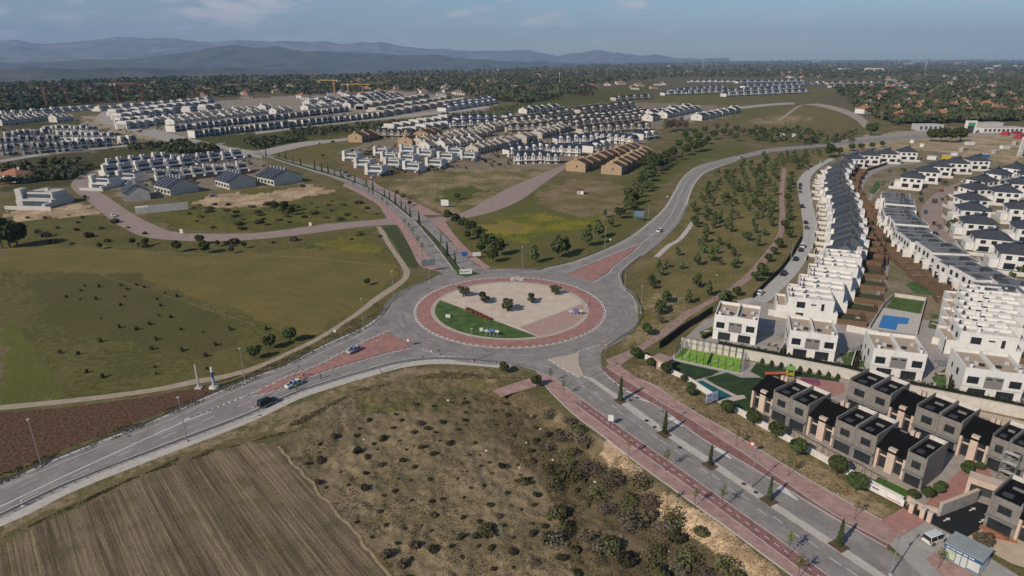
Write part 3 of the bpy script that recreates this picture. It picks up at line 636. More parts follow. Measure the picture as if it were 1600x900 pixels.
poly_sheet('stubble_field', ragged([(-320,990),(0,855),(100,802),(200,758),(290,716),(390,690),(432,697),(480,750),(540,820),(612,905),(700,1010)], .7), -.02, dry, px=False)

structure(ribbon_mb([Vector((x, y, 0)) for x, y in ragged([(432,697),(480,750),(540,820),(612,905),(680,985)], .3)[:-1]][:60], -.1, .45, -.012).build('field_margin', mat('straw_margin', (.30,.235,.14), .95, .35, .8)))
# worn wheel tracks on the carriageways
trk = mat('asphalt_wheel_track', (.240,.218,.203), .9, .16, .2)
for k, rr_ in enumerate((27.0, 28.6, 30.0)): structure(ribbon_mb(circ(rr_*K, 200), -.35, .35, Z2+.004).build('wheel_track', trk))
for P_, offs in ((curve_px([(0,781),(92,736),(170,701),(278,655),(400,606),(500,560),(560,532)], 6), (.2, 1.9)), (curve_px([(0,797),(60,771),(167,727),(292,673),(386,640),(457,609),(517,590),(575,574)], 6), (0, 2.0)), (curve_px([(890,600),(955,644),(1022,690),(1092,735),(1168,787),(1300,878)], 6), (-.9, .9)), (curve_px([(940,600),(1000,636),(1060,670),(1130,716),(1200,760),(1300,824)], 6), (-.9, .9)), (curve_px([(960,420),(1006,385),(1040,352),(1060,318),(1070,290),(1092,266),(1150,247)], 6), (-1, .8))):
    for o_ in offs: structure(ribbon_mb(P_, o_-.3, o_+.3, Z2+.003).build('wheel_track', trk))

band_px('field_path', [(0,389.6),(150,390),(250,394),(350,396.6),(480,402),(590,413.5)], [(0,390.5),(150,390.9),(250,394.9),(350,397.5),(480,403),(590,414.6)], -.04, mat('field_track', (0,0,0)))
# pale mown swathes across the upper meadow
sw_ = mat('mown_swathe', (.165,.140,.062), .95, .3, .5, col2=(.13,.118,.052))
for k in range(7):
    y_ = 408+k*13; structure(ribbon_mb(curve_px([(330+k*14,y_-6),(430+k*8,y_+1),(520,y_+10),(600-k*13,y_+22)], 6), -.35, .35, -.04).build('mown_swathe', sw_))
# ================================================================== HOUSES
def window(par, x, z, w, h, y, face='front', fm=None, name='window', mull=1, sill=None):
    """a framed opening on a wall plane: frame ring (part) with a glass pane (sub-part)"""
    t = .09; d = .10
    fmb = MB(); fmb.box(-w/2, -d, 0, -w/2+t, .03, h).box(w/2-t, -d, 0, w/2, .03, h).box(-w/2+t, -d, 0, w/2-t, .03, t).box(-w/2+t, -d, h-t, w/2-t, .03, h)
    for k in range(1, mull+1):
        xm = -w/2+w*k/(mull+1); fmb.box(xm-.03, -d*.8, t, xm+.03, .02, h-t)
    o = fmb.build(name, fm or frame, par); g = MB().box(-w/2+t, -.035, t, w/2-t, .02, h-t).build('pane', glass, o)
    if face == 'front': o.location = (x, y, z)
    elif face == 'back': o.location = (x, y, z); o.rotation_euler.z = math.pi
    elif face == 'left': o.location = (y, x, z); o.rotation_euler.z = -math.pi/2
    else: o.location = (y, x, z); o.rotation_euler.z = math.pi/2
    return o
acm = mat('ac_unit_plastic', (.45, .45, .44), .6, .05)
solar = mat('solar_panel', (.012, .018, .045), .15, .2, spec=.6)
# ---- white semi-detached pair with roof terraces (front row)
def semi_detached(label):
    w, d, h = 11.6, 11.8, 7.6
    r = thing('semi_detached_house', label, 'house', group='white semi-detached houses with roof terraces')
    hd = d/2
    wl = MB().box(-w/2, -hd, 2.9, w/2, hd, h-.9)                       # upper storey overhangs
    wl.box(-w/2, -hd+.25, 0, w/2, hd, 2.9)
    wl.parapet(-w/2, -hd, h-.9, w/2, hd, h, .28); wl.box(-.2, -hd+.28, h-.9, .2, hd-.28, h+.12); wl.box(-.9, -hd+.28, h-.9, -.2, -hd+1.6, h+.05); wl.box(.2, -hd+.28, h-.9, .9, -hd+1.4, h-.1)
    wl.build('wall', white, r)
    MB().box(-w/2+.28, -hd+.28, h-.9, -.2, hd-.28, h-.86).box(.2, -hd+.28, h-.9, w/2-.28, hd-.28, h-.86).build('roof_terrace', rooftan, r)
    MB().box(-1.75, -hd-.05, 3.0, 1.75, -hd+.02, 5.9).build('cladding_panel', greypanel, r)
    for x in (-.95, .95): window(r, x, 5.15, 1.1, .35, -hd-.05, mull=0)
    for x in (-4.0, 4.0):
        window(r, x, 3.75, 2.2, 1.75, -hd)
    for x in (-2.7, 2.7): window(r, x, .15, 3.3, 2.25, -hd+.25, name='patio_door', mull=2)
    for s in (-1, 1):
        c = MB().box(s*4.6-.3, -hd+.9, h-.86, s*4.6+.3, -hd+1.5, h+.75).build('chimney', white, r); MB().box(s*4.6-.38, -hd+.82, h+.75, s*4.6+.38, -hd+1.58, h+.88).build('chimney_cap', greypanel, c)
        for q in (0, 1): MB().box(s*3.9-.45+q*1.2, 0.5-q*2.2, h-.86, s*3.9+.45+q*1.2, 1.2-q*2.2, h-.05).build('ac_unit', acm, r)
        MB().box(s*1.6-.5, -2.2, h-.86, s*1.6+.5, -1.5, h-.3).build('skylight', glass, r)
        window(r, -1.5, 3.8, 1.2, 1.6, s*w/2, 'right' if s > 0 else 'left', mull=0); window(r, 2.5, 3.8, .7, 1.2, s*w/2, 'right' if s > 0 else 'left', mull=0)
        window(r, 1.0, .2, 1.0, 2.1, s*w/2, 'right' if s > 0 else 'left', mull=0, name='side_door')
    return r
def by_front(r, pl, pr, z, w0, d0, zscale=1.0):
    """stand a house so the front top corners meet two surveyed points"""
    a, b = at(*pl, z), at(*pr, z); dv = b-a; ang = math.atan2(dv.y, dv.x); s = dv.length/w0
    n = Vector((-dv.y, dv.x, 0)).normalized(); m = (a+b)/2+n*d0/2
    r.location = (m.x, m.y, 0); r.rotation_euler = (0, 0, ang); r.scale = (s, 1, zscale); return ang
semis = [((1117,491),(1185,501)), ((1235,516),(1310,525)), ((1366,544),(1450,554)), ((1510,574),(1607,586))]
base_semi = None
SEMI = []
for i, (pl, pr) in enumerate(semis):
    lb = ['white semi-detached house with beige roof terraces above the green padel court', 'white semi-detached house with beige roof terraces in front of the blue pool', 'white semi-detached house with beige roof terraces just right of the blue pool', 'white semi-detached house with beige roof terraces at the right edge of the picture'][i]
    if base_semi is None: base_semi = semi_detached(lb); r = base_semi
    else: r = dup(base_semi, (0,0,0), 0, lb)
    by_front(r, pl, pr, 7.6, 11.6, 11.8); SEMI.append(r)
# ---- white flat-roofed terrace units, end wall towards the camera
def flat_terrace(label, group):
    w, d, h = 14.8, 10.6, 7.0          # here w runs across the row (street side on the left), d along it
    r = thing('flat_roof_house', label, 'house', group=group); hd = d/2
    wl = MB().box(-w/2+2.6, -hd, 0, w/2-1.2, hd, h-.8).box(-w/2, -hd, 0, -w/2+2.6, hd, 3.4).box(w/2-1.2, -hd, 0, w/2, hd, 3.2)
    wl.parapet(-w/2+2.6, -hd, h-.8, w/2-1.2, hd, h, .3); wl.parapet(-w/2, -hd, 3.4, -w/2+2.58, hd, 4.1, .2)
    wl.box(-w/2+2.9, -.15, h-.8, w/2-1.5, .15, h+.05).box(-w/2, -hd, 0, -w/2+.2, -hd+.2, 5)
    wl.build('wall', white, r)
    MB().box(-w/2+2.9, -hd+.3, h-.8, w/2-1.5, hd-.3, h-.76).build('flat_roof', warmwhite, r)
    MB().box(-w/2+.2, -hd+.2, 3.4, -w/2+2.58, hd-.2, 3.44).build('balcony_floor', rooftan, r)
    for y in (-2.4, 2.4):
        c = MB().box(-1.2, y-.35, h-.76, -.5, y+.35, h+.9).build('chimney', white, r); MB().box(-1.3, y-.45, h+.9, -.4, y+.45, h+1.05).build('chimney_cap', darksteel, c)
        MB().box(2.2, y-.45, h-.76, 3.1, y+.45, h+.1).build('ac_unit', acm, r)
        MB().box(-3.8, y-.2, h-.76, -3.4, y+.2, h+.5).build('vent', darksteel, r)
    for y in (-2.5, 2.5):
        window(r, y, 3.9, 2.6, 2.0, w/2-1.2, 'right'); window(r, y, .1, 3.6, 2.4, w/2, 'right', name='patio_door', mull=2); window(r, y, 3.8, 1.6, 1.8, -w/2+2.6, 'left')
    MB().box(w/2, -hd, .0, w/2+7, -hd+.2, 1.7).box(w/2+6.8, -hd+.2, 0, w/2+7, hd, 1.5).build('garden_wall', mat('timber_screen', (.155,.095,.06), .9, .2, 1), r)
    MB().box(w/2, -hd+.2, -.03, w/2+6.8, hd, .04).build('garden_bed', mat('garden_ground', (.12,.10,.06), .95, .4, .3, col2=(.05,.07,.025)), r)
    return r
def end_windows(r, w, d):
    window(r, -1.6, 3.9, 2.0, 1.9, -d/2); window(r, 1.4, 5.0, 1.2, .4, -d/2, mull=0); window(r, 3.6, 3.6, .7, 2.2, -d/2, mull=0); window(r, -1.6, .6, 1.8, 1.6, -d/2)
bfl = [((1227,463),(1310,472)), ((1242,446),(1325,457)), ((1259,430),(1337,440)), ((1275,413),(1346,421)), ((1288,399),(1352,405))]
fbase = None
for i, (pl, pr) in enumerate(bfl):
    lb = f'white flat roofed terrace house, {ORD[i]} from the near end by the pale street'
    if fbase is None: fbase = r = flat_terrace(lb, 'white flat roofed terrace by the pale street')
    else: r = dup(fbase, (0,0,0), 0, lb)
    by_front(r, pl, pr, 7.0, 12.6, 10.6)
    s = r.scale.x; r.location += Vector((math.cos(r.rotation_euler.z), math.sin(r.rotation_euler.z), 0))*(-.8)
    last = r
B_first = [o for o in COL.objects if o.get('label','').startswith('white flat roofed terrace house, first')][0]
gfl = [((1490,516),(1594,529)), ((1494,500),(1600,513)), ((1497,485),(1603,497)), ((1500,471),(1606,482)), ((1503,458),(1609,468))]
G1 = None
for i, (pl, pr) in enumerate(gfl):
    lb = f'white flat roofed house, {ORD[i]} from the front in the right-hand terrace'
    r = dup(fbase, (0,0,0), 0, lb, group='white flat roofed terrace at the right edge'); by_front(r, pl, pr, 7.0, 12.6, 10.6)
    if i == 0: G1 = r
end_windows(B_first, 14.8, 10.6); end_windows(G1, 14.8, 10.6)
# ---- dark gabled terrace along the pale street
def dark_gable(label, group):
    w, d = 10.0, 12.5
    r = thing('dark_roofed_house', label, 'house', group=group); hd = d/2
    wl = MB().box(-w/2, -hd, 0, w/2, hd, 5.6); wl.box(-w/2, -hd-2.2, 0, w/2-3, -hd, 3.2)
    wl.build('wall', white, r)
    zr = 9.4; e = 5.55; k = 2.9; o_ = .25
    rf = MB().add([(-w/2-.1,-hd-o_,e),(w/2+.1,-hd-o_,e),(w/2+.1,hd+o_,e),(-w/2-.1,hd+o_,e),(-w/2+k,.6,zr),(w/2-k*.4,.6,zr)], [(0,1,5,4),(1,2,5),(2,3,4,5),(3,0,4),(3,2,1,0)])
    rf = rf.build('roof', mat('row_slate_roof', (.055,.059,.070), .6, .3, 1.2, .3, 3, obj=True), r)
    MB().box(-w/2+k, .45, zr-.05, w/2-k*.4, .75, zr+.12).build('ridge_cap', mat('ridge_cap', (.13,.13,.135), .8), rf)
    MB().box(-.4, .9, 8.0, .4, 1.8, 10.6).build('chimney', darksteel, rf); MB().box(1.4, -1.6, 7.6, 2.0, -1.0, 9.8).build('chimney', darksteel, rf)
    for x in (-2.2, 1.2):
        MB().add([(x,2.2,8.25),(x+1.9,2.2,8.25),(x+1.9,4.6,6.7),(x,4.6,6.7),(x,2.2,8.6),(x+1.9,2.2,8.6),(x+1.9,4.6,7.05),(x,4.6,7.05)], [(4,5,6,7),(0,1,5,4),(1,2,6,5),(2,3,7,6),(3,0,4,7)]).build('skylight', glass, rf)
    MB().box(-w/2+1.4, hd-1.8, e, w/2-2.4, hd+.05, e+2.1).build('dormer', white, r)
    for x in (-2.6, 2.4): window(r, x, 3.2, 1.8, 1.7, -hd); window(r, x, 3.2, 2.2, 1.9, hd, 'back'); window(r, x, .2, 3.2, 2.3, hd, 'back', name='patio_door')
    window(r, -1.2, .2, 1.1, 2.1, -hd-2.2, name='front_door', mull=0)
    MB().box(-w/2, -hd-6.5, 0, -w/2+.2, -hd-2.2, 1.5).box(-w/2+.2, -hd-6.5, 0, w/2-3.2, -hd-6.3, 1.3).build('front_wall', warmwhite, r)
    MB().box(-w/2, hd, 0, -w/2+.2, hd+7.5, 1.8).box(-w/2+.2, hd+7.3, 0, w/2, hd+7.5, 1.6).build('garden_fence', mat('timber_screen', (0,0,0)), r)
    MB().box(-w/2+.2, hd, -.03, w/2, hd+7.3, .035).build('garden_bed', rooftan if False else mat('garden_deck', (.20,.125,.085), .9, .35, .25, col2=(.10,.085,.05)), r)
    return r
def along(pxs, z, pitch, k=8, start=0.0):
    P = catmull([at(x, y, z) for x, y in pxs], k); P = [Vector((p.x, p.y, 0)) for p in P]; pts = resample(P, pitch); out = []
    for a, b in zip(pts, pts[1:]): out.append(((a+b)/2, math.atan2((b-a).y, (b-a).x)))
    return out
dg = None
rowC = along([(1322,389),(1329,366),(1331,346),(1328,326),(1320,306),(1312,288),(1309,272),(1314,258),(1328,247)], 7.5, 10.3)
for i, (p, a) in enumerate(rowC):
    lb = f'white house with dark gabled roof, {ORD[i]} from the near end along the pale street'
    rz = a+math.pi                    # street front on the left of the walk
    if dg is None: dg = r = dark_gable(lb, 'dark gabled terrace along the pale street'); r.location = p; r.rotation_euler.z = rz
    else: r = dup(dg, p, rz, lb)
    k_ = rng.uniform(-.9, .9)+(.8 if i % 2 else -.8); r.location.x += k_; r.scale = (.96, 1.0, rng.uniform(.90, 1.06)+(.05 if i % 2 else 0))
# ---- detached white houses with dark hipped roofs
def hip_house(label, group, solarp=True):
    w, d, h = 11.0, 10.5, 6.2
    r = thing('hipped_roof_house', label, 'house', group=group); hd = d/2
    MB().box(-w/2, -hd, 0, w/2, hd, h).box(-w/2-2.6, -hd+1.5, 0, -w/2, hd-1, 3.1).build('wall', white, r)
    rf = MB().hip(-w/2-.5, -hd-.5, h, w/2+.5, hd+.5, h+2.9, 0, .12).box(-w/2-.5, -hd-.5, h-.18, w/2+.5, hd+.5, h-.003).build('roof', slate, r)
    MB().box(1.0, .5, h+1.5, 1.9, 1.4, h+4.0).build('chimney', darksteel, rf)
    MB().box(-1.6, -1.4, h+2.88, 1.4, 1.2, h+3.25).build('roof_light', glass, rf)
    for x in (-3.2, .2, 3.4): window(r, x, 3.7, 1.7, 1.5, -hd)
    for x in (-2.6, 2.6): window(r, x, .3, 3.2, 2.2, -hd, name='patio_door', mull=2); window(r, x, 3.6, 1.6, 1.5, hd, 'back')
    for y in (-2.5, 2.2): window(r, y, 3.7, 1.5, 1.4, w/2, 'right', mull=0); window(r, y, 3.7, 1.3, 1.4, -w/2, 'left', mull=0)
    MB().box(-w/2-4.4, -hd-7, 0, -w/2-4.2, hd, 1.6).box(-w/2-4.2, -hd-7, 0, w/2, -hd-6.8, 1.5).build('garden_wall', warmwhite, r)
    MB().box(-w/2-4.2, -hd-6.8, -.03, w/2+.6, hd+2.5, .03).build('garden_bed', mat('garden_ground', (0,0,0)), r)
    return r
hh = None; hip_sites = [
    # right side of the crescent street, nearest first (roof centre in the picture)
    (1592,386,'nearest the right edge'), (1551,361,''), (1530,339,''), (1522,320,''), (1520,303,''), (1526,288,''), (1537,275,''), (1560,266,''), (1588,258,'farthest')]
for i, (x, y, _) in enumerate(hip_sites):
    lb = f'white hipped roof house, {ORD[i]} from the near end right of the reddish street'
    p = at(x, y, 8); rz = R([-24,-24,-22,-18,-8,2,16,26,30][i])
    if hh is None: hh = r = hip_house(lb, 'hipped houses right of the crescent street'); r.location = (p.x, p.y, 0); r.rotation_euler.z = rz
    else: r = dup(hh, (p.x, p.y, 0), rz, lb)
    r.scale = (1.12, 1.05, rng.uniform(.96, 1.08))
for i, (x, y) in enumerate([(1427,272),(1450,263),(1470,255),(1496,250),(1528,246)]):
    p = at(x, y, 8); dup(hh, (p.x, p.y, 0), R(-34+6*i), f'white hipped roof house, {ORD[i]} from the left inside the bend of the alley', group='hipped houses in the bend of the garden alley')
for i, (x, y) in enumerate([(1336,243),(1360,238),(1387,236),(1418,233)]):
    p = at(x, y, 8); dup(hh, (p.x, p.y, 0), R(-14), f'white hipped roof house, {ORD[i]} from the left beside the sandy ground above', group='hipped houses at the top of the estate')
for i, (x, y) in enumerate([(1612,352),(1598,322),(1572,296),(1597,284),(1612,270)]):
    p = at(x, y, 7); dup(hh, (p.x, p.y, 0), R(-22), f'white dark roofed house at the right edge, {ORD[i]} from the front there', group='houses at the far right edge')
# ---- grey-roofed modern terraces between alley and crescent street
zinc = mat('grey_zinc_roof', (.15,.152,.16), .6, .14, 1)
def zinc_house(label, group):
    w, d, h = 13.5, 7.2, 6.6
    r = thing('flat_roof_house', label, 'house', group=group); hd = d/2
    MB().box(-w/2, -hd, 0, w/2, hd, h-.3).box(-w/2, -hd, h-.3, -w/2+.25, hd, h+.15).box(w/2-.2, -hd, h-.3, w/2, hd, h).box(-w/2-1.8, -hd, 0, -w/2, -hd+2.6, 2.9).build('wall', white, r)
    MB().box(-w/2+.25, -hd+.02, h-.3, w/2-.2, hd-.12, h-.1).build('flat_roof', zinc, r); MB().box(-w/2+.26, hd-.11, h-.3, w/2-.21, hd-.01, h+.04).build('roof_joint', mat('roof_joint', (.26,.26,.265), .7), r)
    MB().box(2.2, -1.8, h-.24, 4.2, 1.0, h+.5).build('ac_unit', darksteel, r); MB().box(.2, -2.6, h-.24, .9, -1.9, h+1.0).build('chimney', darksteel, r); MB().box(-5.2, -2.2, h-.24, -2.2, 1.8, h-.1).build('roof_hatch', greypanel, r)
    for y in (-1.7, 1.7): window(r, y, 3.9, 1.5, 1.6, -w/2, 'left'); window(r, y, .3, 2.2, 2.2, -w/2-(1.8 if y < 0 else 0), 'left', name='patio_door'); window(r, y, 3.8, 1.8, 1.8, w/2, 'right')
    window(r, -2, 3.9, 1.2, 1.5, -hd, mull=0)
    MB().box(-w/2-9.5, -hd, 0, -w/2-1.8, -hd+.2, 1.7).box(-w/2-9.7, -hd, 0, -w/2-9.5, hd, 1.6).build('garden_fence', mat('timber_screen', (0,0,0)), r)
    MB().box(-w/2-9.5, -hd+.2, -.03, -w/2-1.8, hd, .035).build('garden_bed', mat('garden_deck', (0,0,0)), r)
    return r
zh = None
rowD = along([(1414,345+78),(1432,395)], 6.6, 7.4)
for i, (p, a) in enumerate(along([(1560,436),(1524,418),(1486,398),(1452,376),(1425,355),(1409,334),(1402,312),(1404,296)], 6.8, 7.6)):
    lb = f'white house with flat grey roof, {ORD[i]} from the near end beside the alley'
    rz = a-math.pi/2
    if zh is None: zh = r = zinc_house(lb, 'grey flat roofed houses between alley and crescent street'); r.location = p; r.rotation_euler.z = rz
    else: r = dup(zh, p, rz, lb)
    q_ = Vector((math.cos(rz), math.sin(rz), 0)); r.location = p+q_*(.9 if (i//3) % 2 else -.7)+q_*rng.uniform(-.3, .3); r.scale.z = (1.0, 1.0, .9, .9, 1.05, 1.05)[i % 6]
for i, (x, y) in enumerate([(1560,449),(1590,441)]):
    p = at(x, y, 6.6); dup(zh, (p.x, p.y, 0), R(-20), f'white house with grey roof, {"left" if i == 0 else "right"} one behind the right-hand white terrace')
# ---- dark grey brick blocks alternating with peach houses (front right)
ANG_F = math.atan2((at(1451,715,7.2)-at(1209.5,608,7.2)).y, (at(1451,715,7.2)-at(1209.5,608,7.2)).x)
def grey_block(label, group, w=4.2, d=8.6, h=7.2):
    r = thing('grey_brick_house', label, 'house', group=group); hd = d/2
    wl = MB().box(-w/2, -hd, 0, w/2, hd, h-.95); wl.box(-w/2, -hd, h-.95, -w/2+.22, hd, h).box(w/2-.22, -hd, h-.95, w/2, hd, h).box(-w/2+.22, -hd, h-.95, w/2-.22, -hd+.22, h-.55)
    wl.build('wall', greybrick, r)
    MB().box(-w/2+.22, hd-.25, h-.95, w/2-.22, hd, h).build('back_parapet_sun_tint', warmwhite, r)  # sunlight on the inner face put into the colour: paler than the block
    rf = MB().box(-w/2+.22, -hd+.22, h-.95, w/2-.22, hd-.25, h-.85).build('flat_roof', mat('bitumen_roof', (.030,.030,.033), .8, .25, .8), r)
    MB().box(-.8, .8, h-.85, .8, 1.3, h-.55).build('roof_light', greypanel, rf); MB().box(-1.3, -2.6, h-.85, .2, -1.2, h-.74).build('roof_hatch', darksteel, rf)
    window(r, .1, 3.9, 1.9, 1.5, -hd); window(r, 0, .15, 3.3, 2.3, -hd, name='patio_door', mull=2)
    for x in (-1.0,): window(r, x, 3.9, 1.2, 1.3, hd, 'back', mull=0)
    MB().box(-w/2, -hd-.9, 2.75, w/2, -hd, 2.95).build('canopy', greypanel, r)
    return r
def peach_house(label, group, w=5.8, d=8.6, h=6.2):
    r = thing('peach_house', label, 'house', group=group); hd = d/2
    wl = MB().box(-w/2, -hd+.9, 0, w/2, hd, h-1.2)
    for x0, x1 in ((-w/2, -w/2+.55), (-.75, .75), (w/2-.55, w/2)): wl.box(x0, -hd, 0, x1, -hd+.9, h-1.5 if x0 != -.75 else h-.9)
    wl.box(-w/2, hd, 2.7, w/2, hd+1.6, 3.0); wl.build('wall', peach, r)
    MB().box(-w/2+.1, hd+.2, 3.0, w/2-.1, hd+1.5, 3.15).build('porch_roof', warmwhite, r)
    rf = MB().add([(-w/2-.02, -hd-.2, h-1.5), (w/2+.02, -hd-.2, h-1.5), (w/2+.02, 1.2, h+.5), (-w/2-.02, 1.2, h+.5), (w/2+.02, hd+.2, h-.9), (-w/2-.02, hd+.2, h-.9),
                   (-w/2-.02, -hd-.2, h-1.75), (w/2+.02, -hd-.2, h-1.75), (w/2+.02, 1.2, h+.25), (-w/2-.02, 1.2, h+.25), (w/2+.02, hd+.2, h-1.15), (-w/2-.02, hd+.2, h-1.15)],
                  [(0,1,2,3),(3,2,4,5),(7,6,9,8),(8,9,11,10),(0,6,7,1),(5,4,10,11),(1,7,8,2),(2,8,10,4),(0,3,9,6),(3,5,11,9)]).build('roof', mat('bitumen_roof', (0,0,0)), r)
    MB().box(.3, 1.6, h-.2, 1.0, 2.3, h+1.3).box(1.3, 1.6, h-.2, 2.0, 2.3, h+1.3).build('chimney', peach, rf); MB().box(-1.6, 1.4, h+.15, -.2, 1.9, h+.5).build('roof_light', greypanel, rf)
    for s in (-1, 1):
        window(r, s*1.55, 3.0, 1.5, 1.75, -hd+.85, mull=0); window(r, s*1.55, .15, 1.5, 2.4, -hd+.85, name='patio_door', mull=0)
    for x in (-1.4, 1.4): window(r, x, .2, 1.4, 2.1, hd, 'back', mull=0)
    return r
gb = ph = None
def place_f(kind, pl, pr, z, label, group):
    global gb, ph
    a, b = at(*pl, z), at(*pr, z); dv = b-a; n = Vector((math.cos(ANG_F), math.sin(ANG_F), 0)); wid = dv.dot(n); nn_ = Vector((-n.y, n.x, 0)); m = (a+b)/2+nn_*4.3
    w0 = 4.2 if kind == 'g' else 5.8
    if kind == 'g':
        if gb is None: gb = r = grey_block(label, group)
        else: r = dup(gb, (0,0,0), 0, label, group=group)
    else:
        if ph is None: ph = r = peach_house(label, group)
        else: r = dup(ph, (0,0,0), 0, label, group=group)
    r.location = (m.x, m.y, 0); r.rotation_euler = (0, 0, ANG_F); r.scale = ((wid-.06)/w0, 1, 1); return r
A0, A9 = at(1209.5,608,7.2), at(1451,715,7.2); TOT = (A9-A0).length; DIRF = (A9-A0)/TOT
gF = 'dark grey brick blocks of the front row'; gP = 'peach houses of the front row'
def seg(kind, s0, s1, off, label, group):
    global gb, ph
    n = Vector((-DIRF.y, DIRF.x, 0)); m = A0+DIRF*((s0+s1)/2)+n*(4.3+off); w0 = 4.2 if kind == 'g' else 5.8
    if kind == 'g':
        if gb is None: gb = r = grey_block(label, group)
        else: r = dup(gb, (0,0,0), 0, label, group=group)
    else:
        if ph is None: ph = r = peach_house(label, group)
        else: r = dup(ph, (0,0,0), 0, label, group=group)
    r.location = (m.x, m.y, 0); r.rotation_euler = (0, 0, ANG_F); r.scale = ((s1-s0-.05)/w0, 1, 1); return r
def sx(px, py, z=7.2): return (at(px, py, z)-A0).dot(DIRF)
cuts = [sx(1182,597,6), 0, sx(1239,619), sx(1267,631.5), sx(1306,652), sx(1340,665), sx(1371,681), sx(1417,703), TOT]
kinds = 'pggpggpg'; cg = cp = 0
for i, k_ in enumerate(kinds):
    if k_ == 'g': lb = f'dark grey brick house block, {ORD[cg]} from the left in the front row'; cg += 1
    else: lb = f'peach house with black pitched roof, {ORD[cp]} from the left in the front row'; cp += 1
    seg(k_, cuts[i], cuts[i+1], .0 if k_ == 'g' else .5, lb, gF if k_ == 'g' else gP)
o2 = (at(1328,591,7.5)-A0).dot(Vector((-DIRF.y, DIRF.x, 0)))
cuts2 = [sx(1318,586,6.6)-2.6, sx(1328,591,7.5), sx(1362,605,7.5), sx(1393,617,7.5), sx(1431,633,7.5), sx(1467,648,7.5), sx(1501,663,7.5), sx(1548,681,7.5), sx(1576,692,7.5), sx(1606,706,7.5), sx(1640,722,7.5)]
cg = cp = 0
for i, k_ in enumerate('pggpggpggp'):
    if k_ == 'g': lb = f'dark grey brick house block, {ORD[cg]} from the left in the rear row'; cg += 1
    else: lb = f'peach house with black pitched roof, {ORD[cp]} from the left in the rear row'; cp += 1
    if i == 0: continue
    r = seg(k_, cuts2[i], cuts2[i+1], o2+.0, lb, (gF if k_ == 'g' else gP).replace('front', 'rear')); r.scale.z = 1.06
cg = 0
p0 = at(1551,768,7.0); off3 = (p0-A0).dot(Vector((-DIRF.y, DIRF.x, 0))); s3 = (p0-A0).dot(DIRF)
seg('g', s3, s3+4.4, off3, 'dark grey brick house block beside the black asphalt ramp at the lower right', 'blocks beyond the ramp').scale.z = .97
seg('p', s3+4.4, s3+9, off3, 'peach house at the lower right edge beside the lone grey block', 'blocks beyond the ramp')
def zone3(v, a, b, names): return names[0] if v < a else names[1] if v < b else names[2]
# ================================================================== DISTANT HOUSES (one light mesh per kind, shared)
cream = mat('cream_render', (.47, .42, .345), .85, .06, .3); tanbrick = mat('tan_brick', (.38, .265, .165), .85, .1, .4)
tanroof = mat('grey_tan_roof', (.17, .148, .13), .85, .15, .4); terracotta = mat('terracotta_tile', (.34, .15, .085), .85, .2, .4)
blueglass = mat('blue_grey_glazing', (.07, .09, .115), .3, .2, .3); darkroof = mat('charcoal_roof', (.032, .033, .038), .7, .25, .4)
def kmesh(name, fn, mats): mb = MB(); fn(mb); return mb.mesh(name, mats)
def k_rib(mb, w=7, d=10, h=5.2, zr=8.0):      # party walls standing proud of the roof: walls 0, roof 1, glass 2
    mb.box(-w/2, -d/2, 0, w/2, d/2, h, 0); mb.gable(-w/2, -d/2-.3, h, w/2, d/2+.3, zr, 1, 'x', 0)
    for x in (-w/2-.3, w/2-.3):
        v = [(x,-d/2-.5,0),(x,-d/2-.5,h+.4),(x,0,zr+.65),(x,d/2+.5,h+.4),(x,d/2+.5,0)]; v += [(a+.6,b,c) for a,b,c in v]
        mb.add(v, [(0,1,2,3,4),(9,8,7,6,5),(0,5,6,1),(1,6,7,2),(2,7,8,3),(3,8,9,4)], 0)
    mb.box(-w/2-.5, -.9, zr-.4, -w/2+.5, .9, zr+1.7, 0)
    for x in (-1.6, 1.6):
        mb.box(x-.8, -d/2-.06, 3.2, x+.8, -d/2+.02, 4.7, 2); mb.box(x-1, -d/2-.06, .3, x+1, -d/2+.02, 2.3, 2)
    mb.box(-w/2-.36, -1.2, 3.0, -w/2-.28, -.2, 4.5, 2)
def k_navyrow(mb, w=8, d=11, h=5.6, zr=9):
    mb.box(-w/2, -d/2, 0, w/2, d/2, h, 0); mb.gable(-w/2, -d/2-.4, h, w/2, d/2+.4, zr, 1, 'x', 1)
    mb.box(-1.6, -d/2-.9, 0, 1.6, -d/2+2.5, h+.8, 0); mb.gable(-1.8, -d/2-1.1, h+.8, 1.8, -d/2+3.0, h+2.4, 0, 'y')
    mb.box(-.5, -d/2-.96, h-.9, .5, -d/2-.88, h+.6, 2); mb.box(-w/2+.3, -d/2-2.4, 2.6, w/2-.3, -d/2, 2.8, 0)
    for x in (-2.9, 2.9): mb.box(x-.55, -d/2-.06, 3.3, x+.55, -d/2+.02, 4.8, 2)
    mb.box(-w/2+.6, -d/2-.07, .2, -1.8, -d/2+.02, 2.3, 2); mb.box(1.8, -d/2-.07, .2, w/2-.6, -d/2+.02, 2.3, 2)
    mb.box(1.2, .2, zr-.6, 2, 1, zr+1, 0)
def k_cube(mb, w=9, d=11, h=5.2, zr=7.2):      # dark roof with a pale end tower
    mb.box(-w/2, -d/2, 0, w/2, d/2, h, 0); mb.gable(-w/2+2.9, -d/2-.5, h, w/2+.3, d/2+.5, zr, 1, 'x', 1)
    mb.box(-w/2, -d/2-.6, 0, -w/2+2.9, d/2-2, zr+1.0, 0); mb.box(-w/2+.6, -d/2-.68, 3.4, -w/2+2.2, -d/2-.58, 5.4, 2)
    mb.box(-1.2, -d/2-.07, .3, w/2-.5, -d/2+.02, 2.4, 2); mb.box(-.8, -d/2-.07, 3.2, w/2-.9, -d/2+.02, 4.7, 2); mb.box(1.5, -.5, zr-.5, 2.3, .5, zr+1.2, 0)
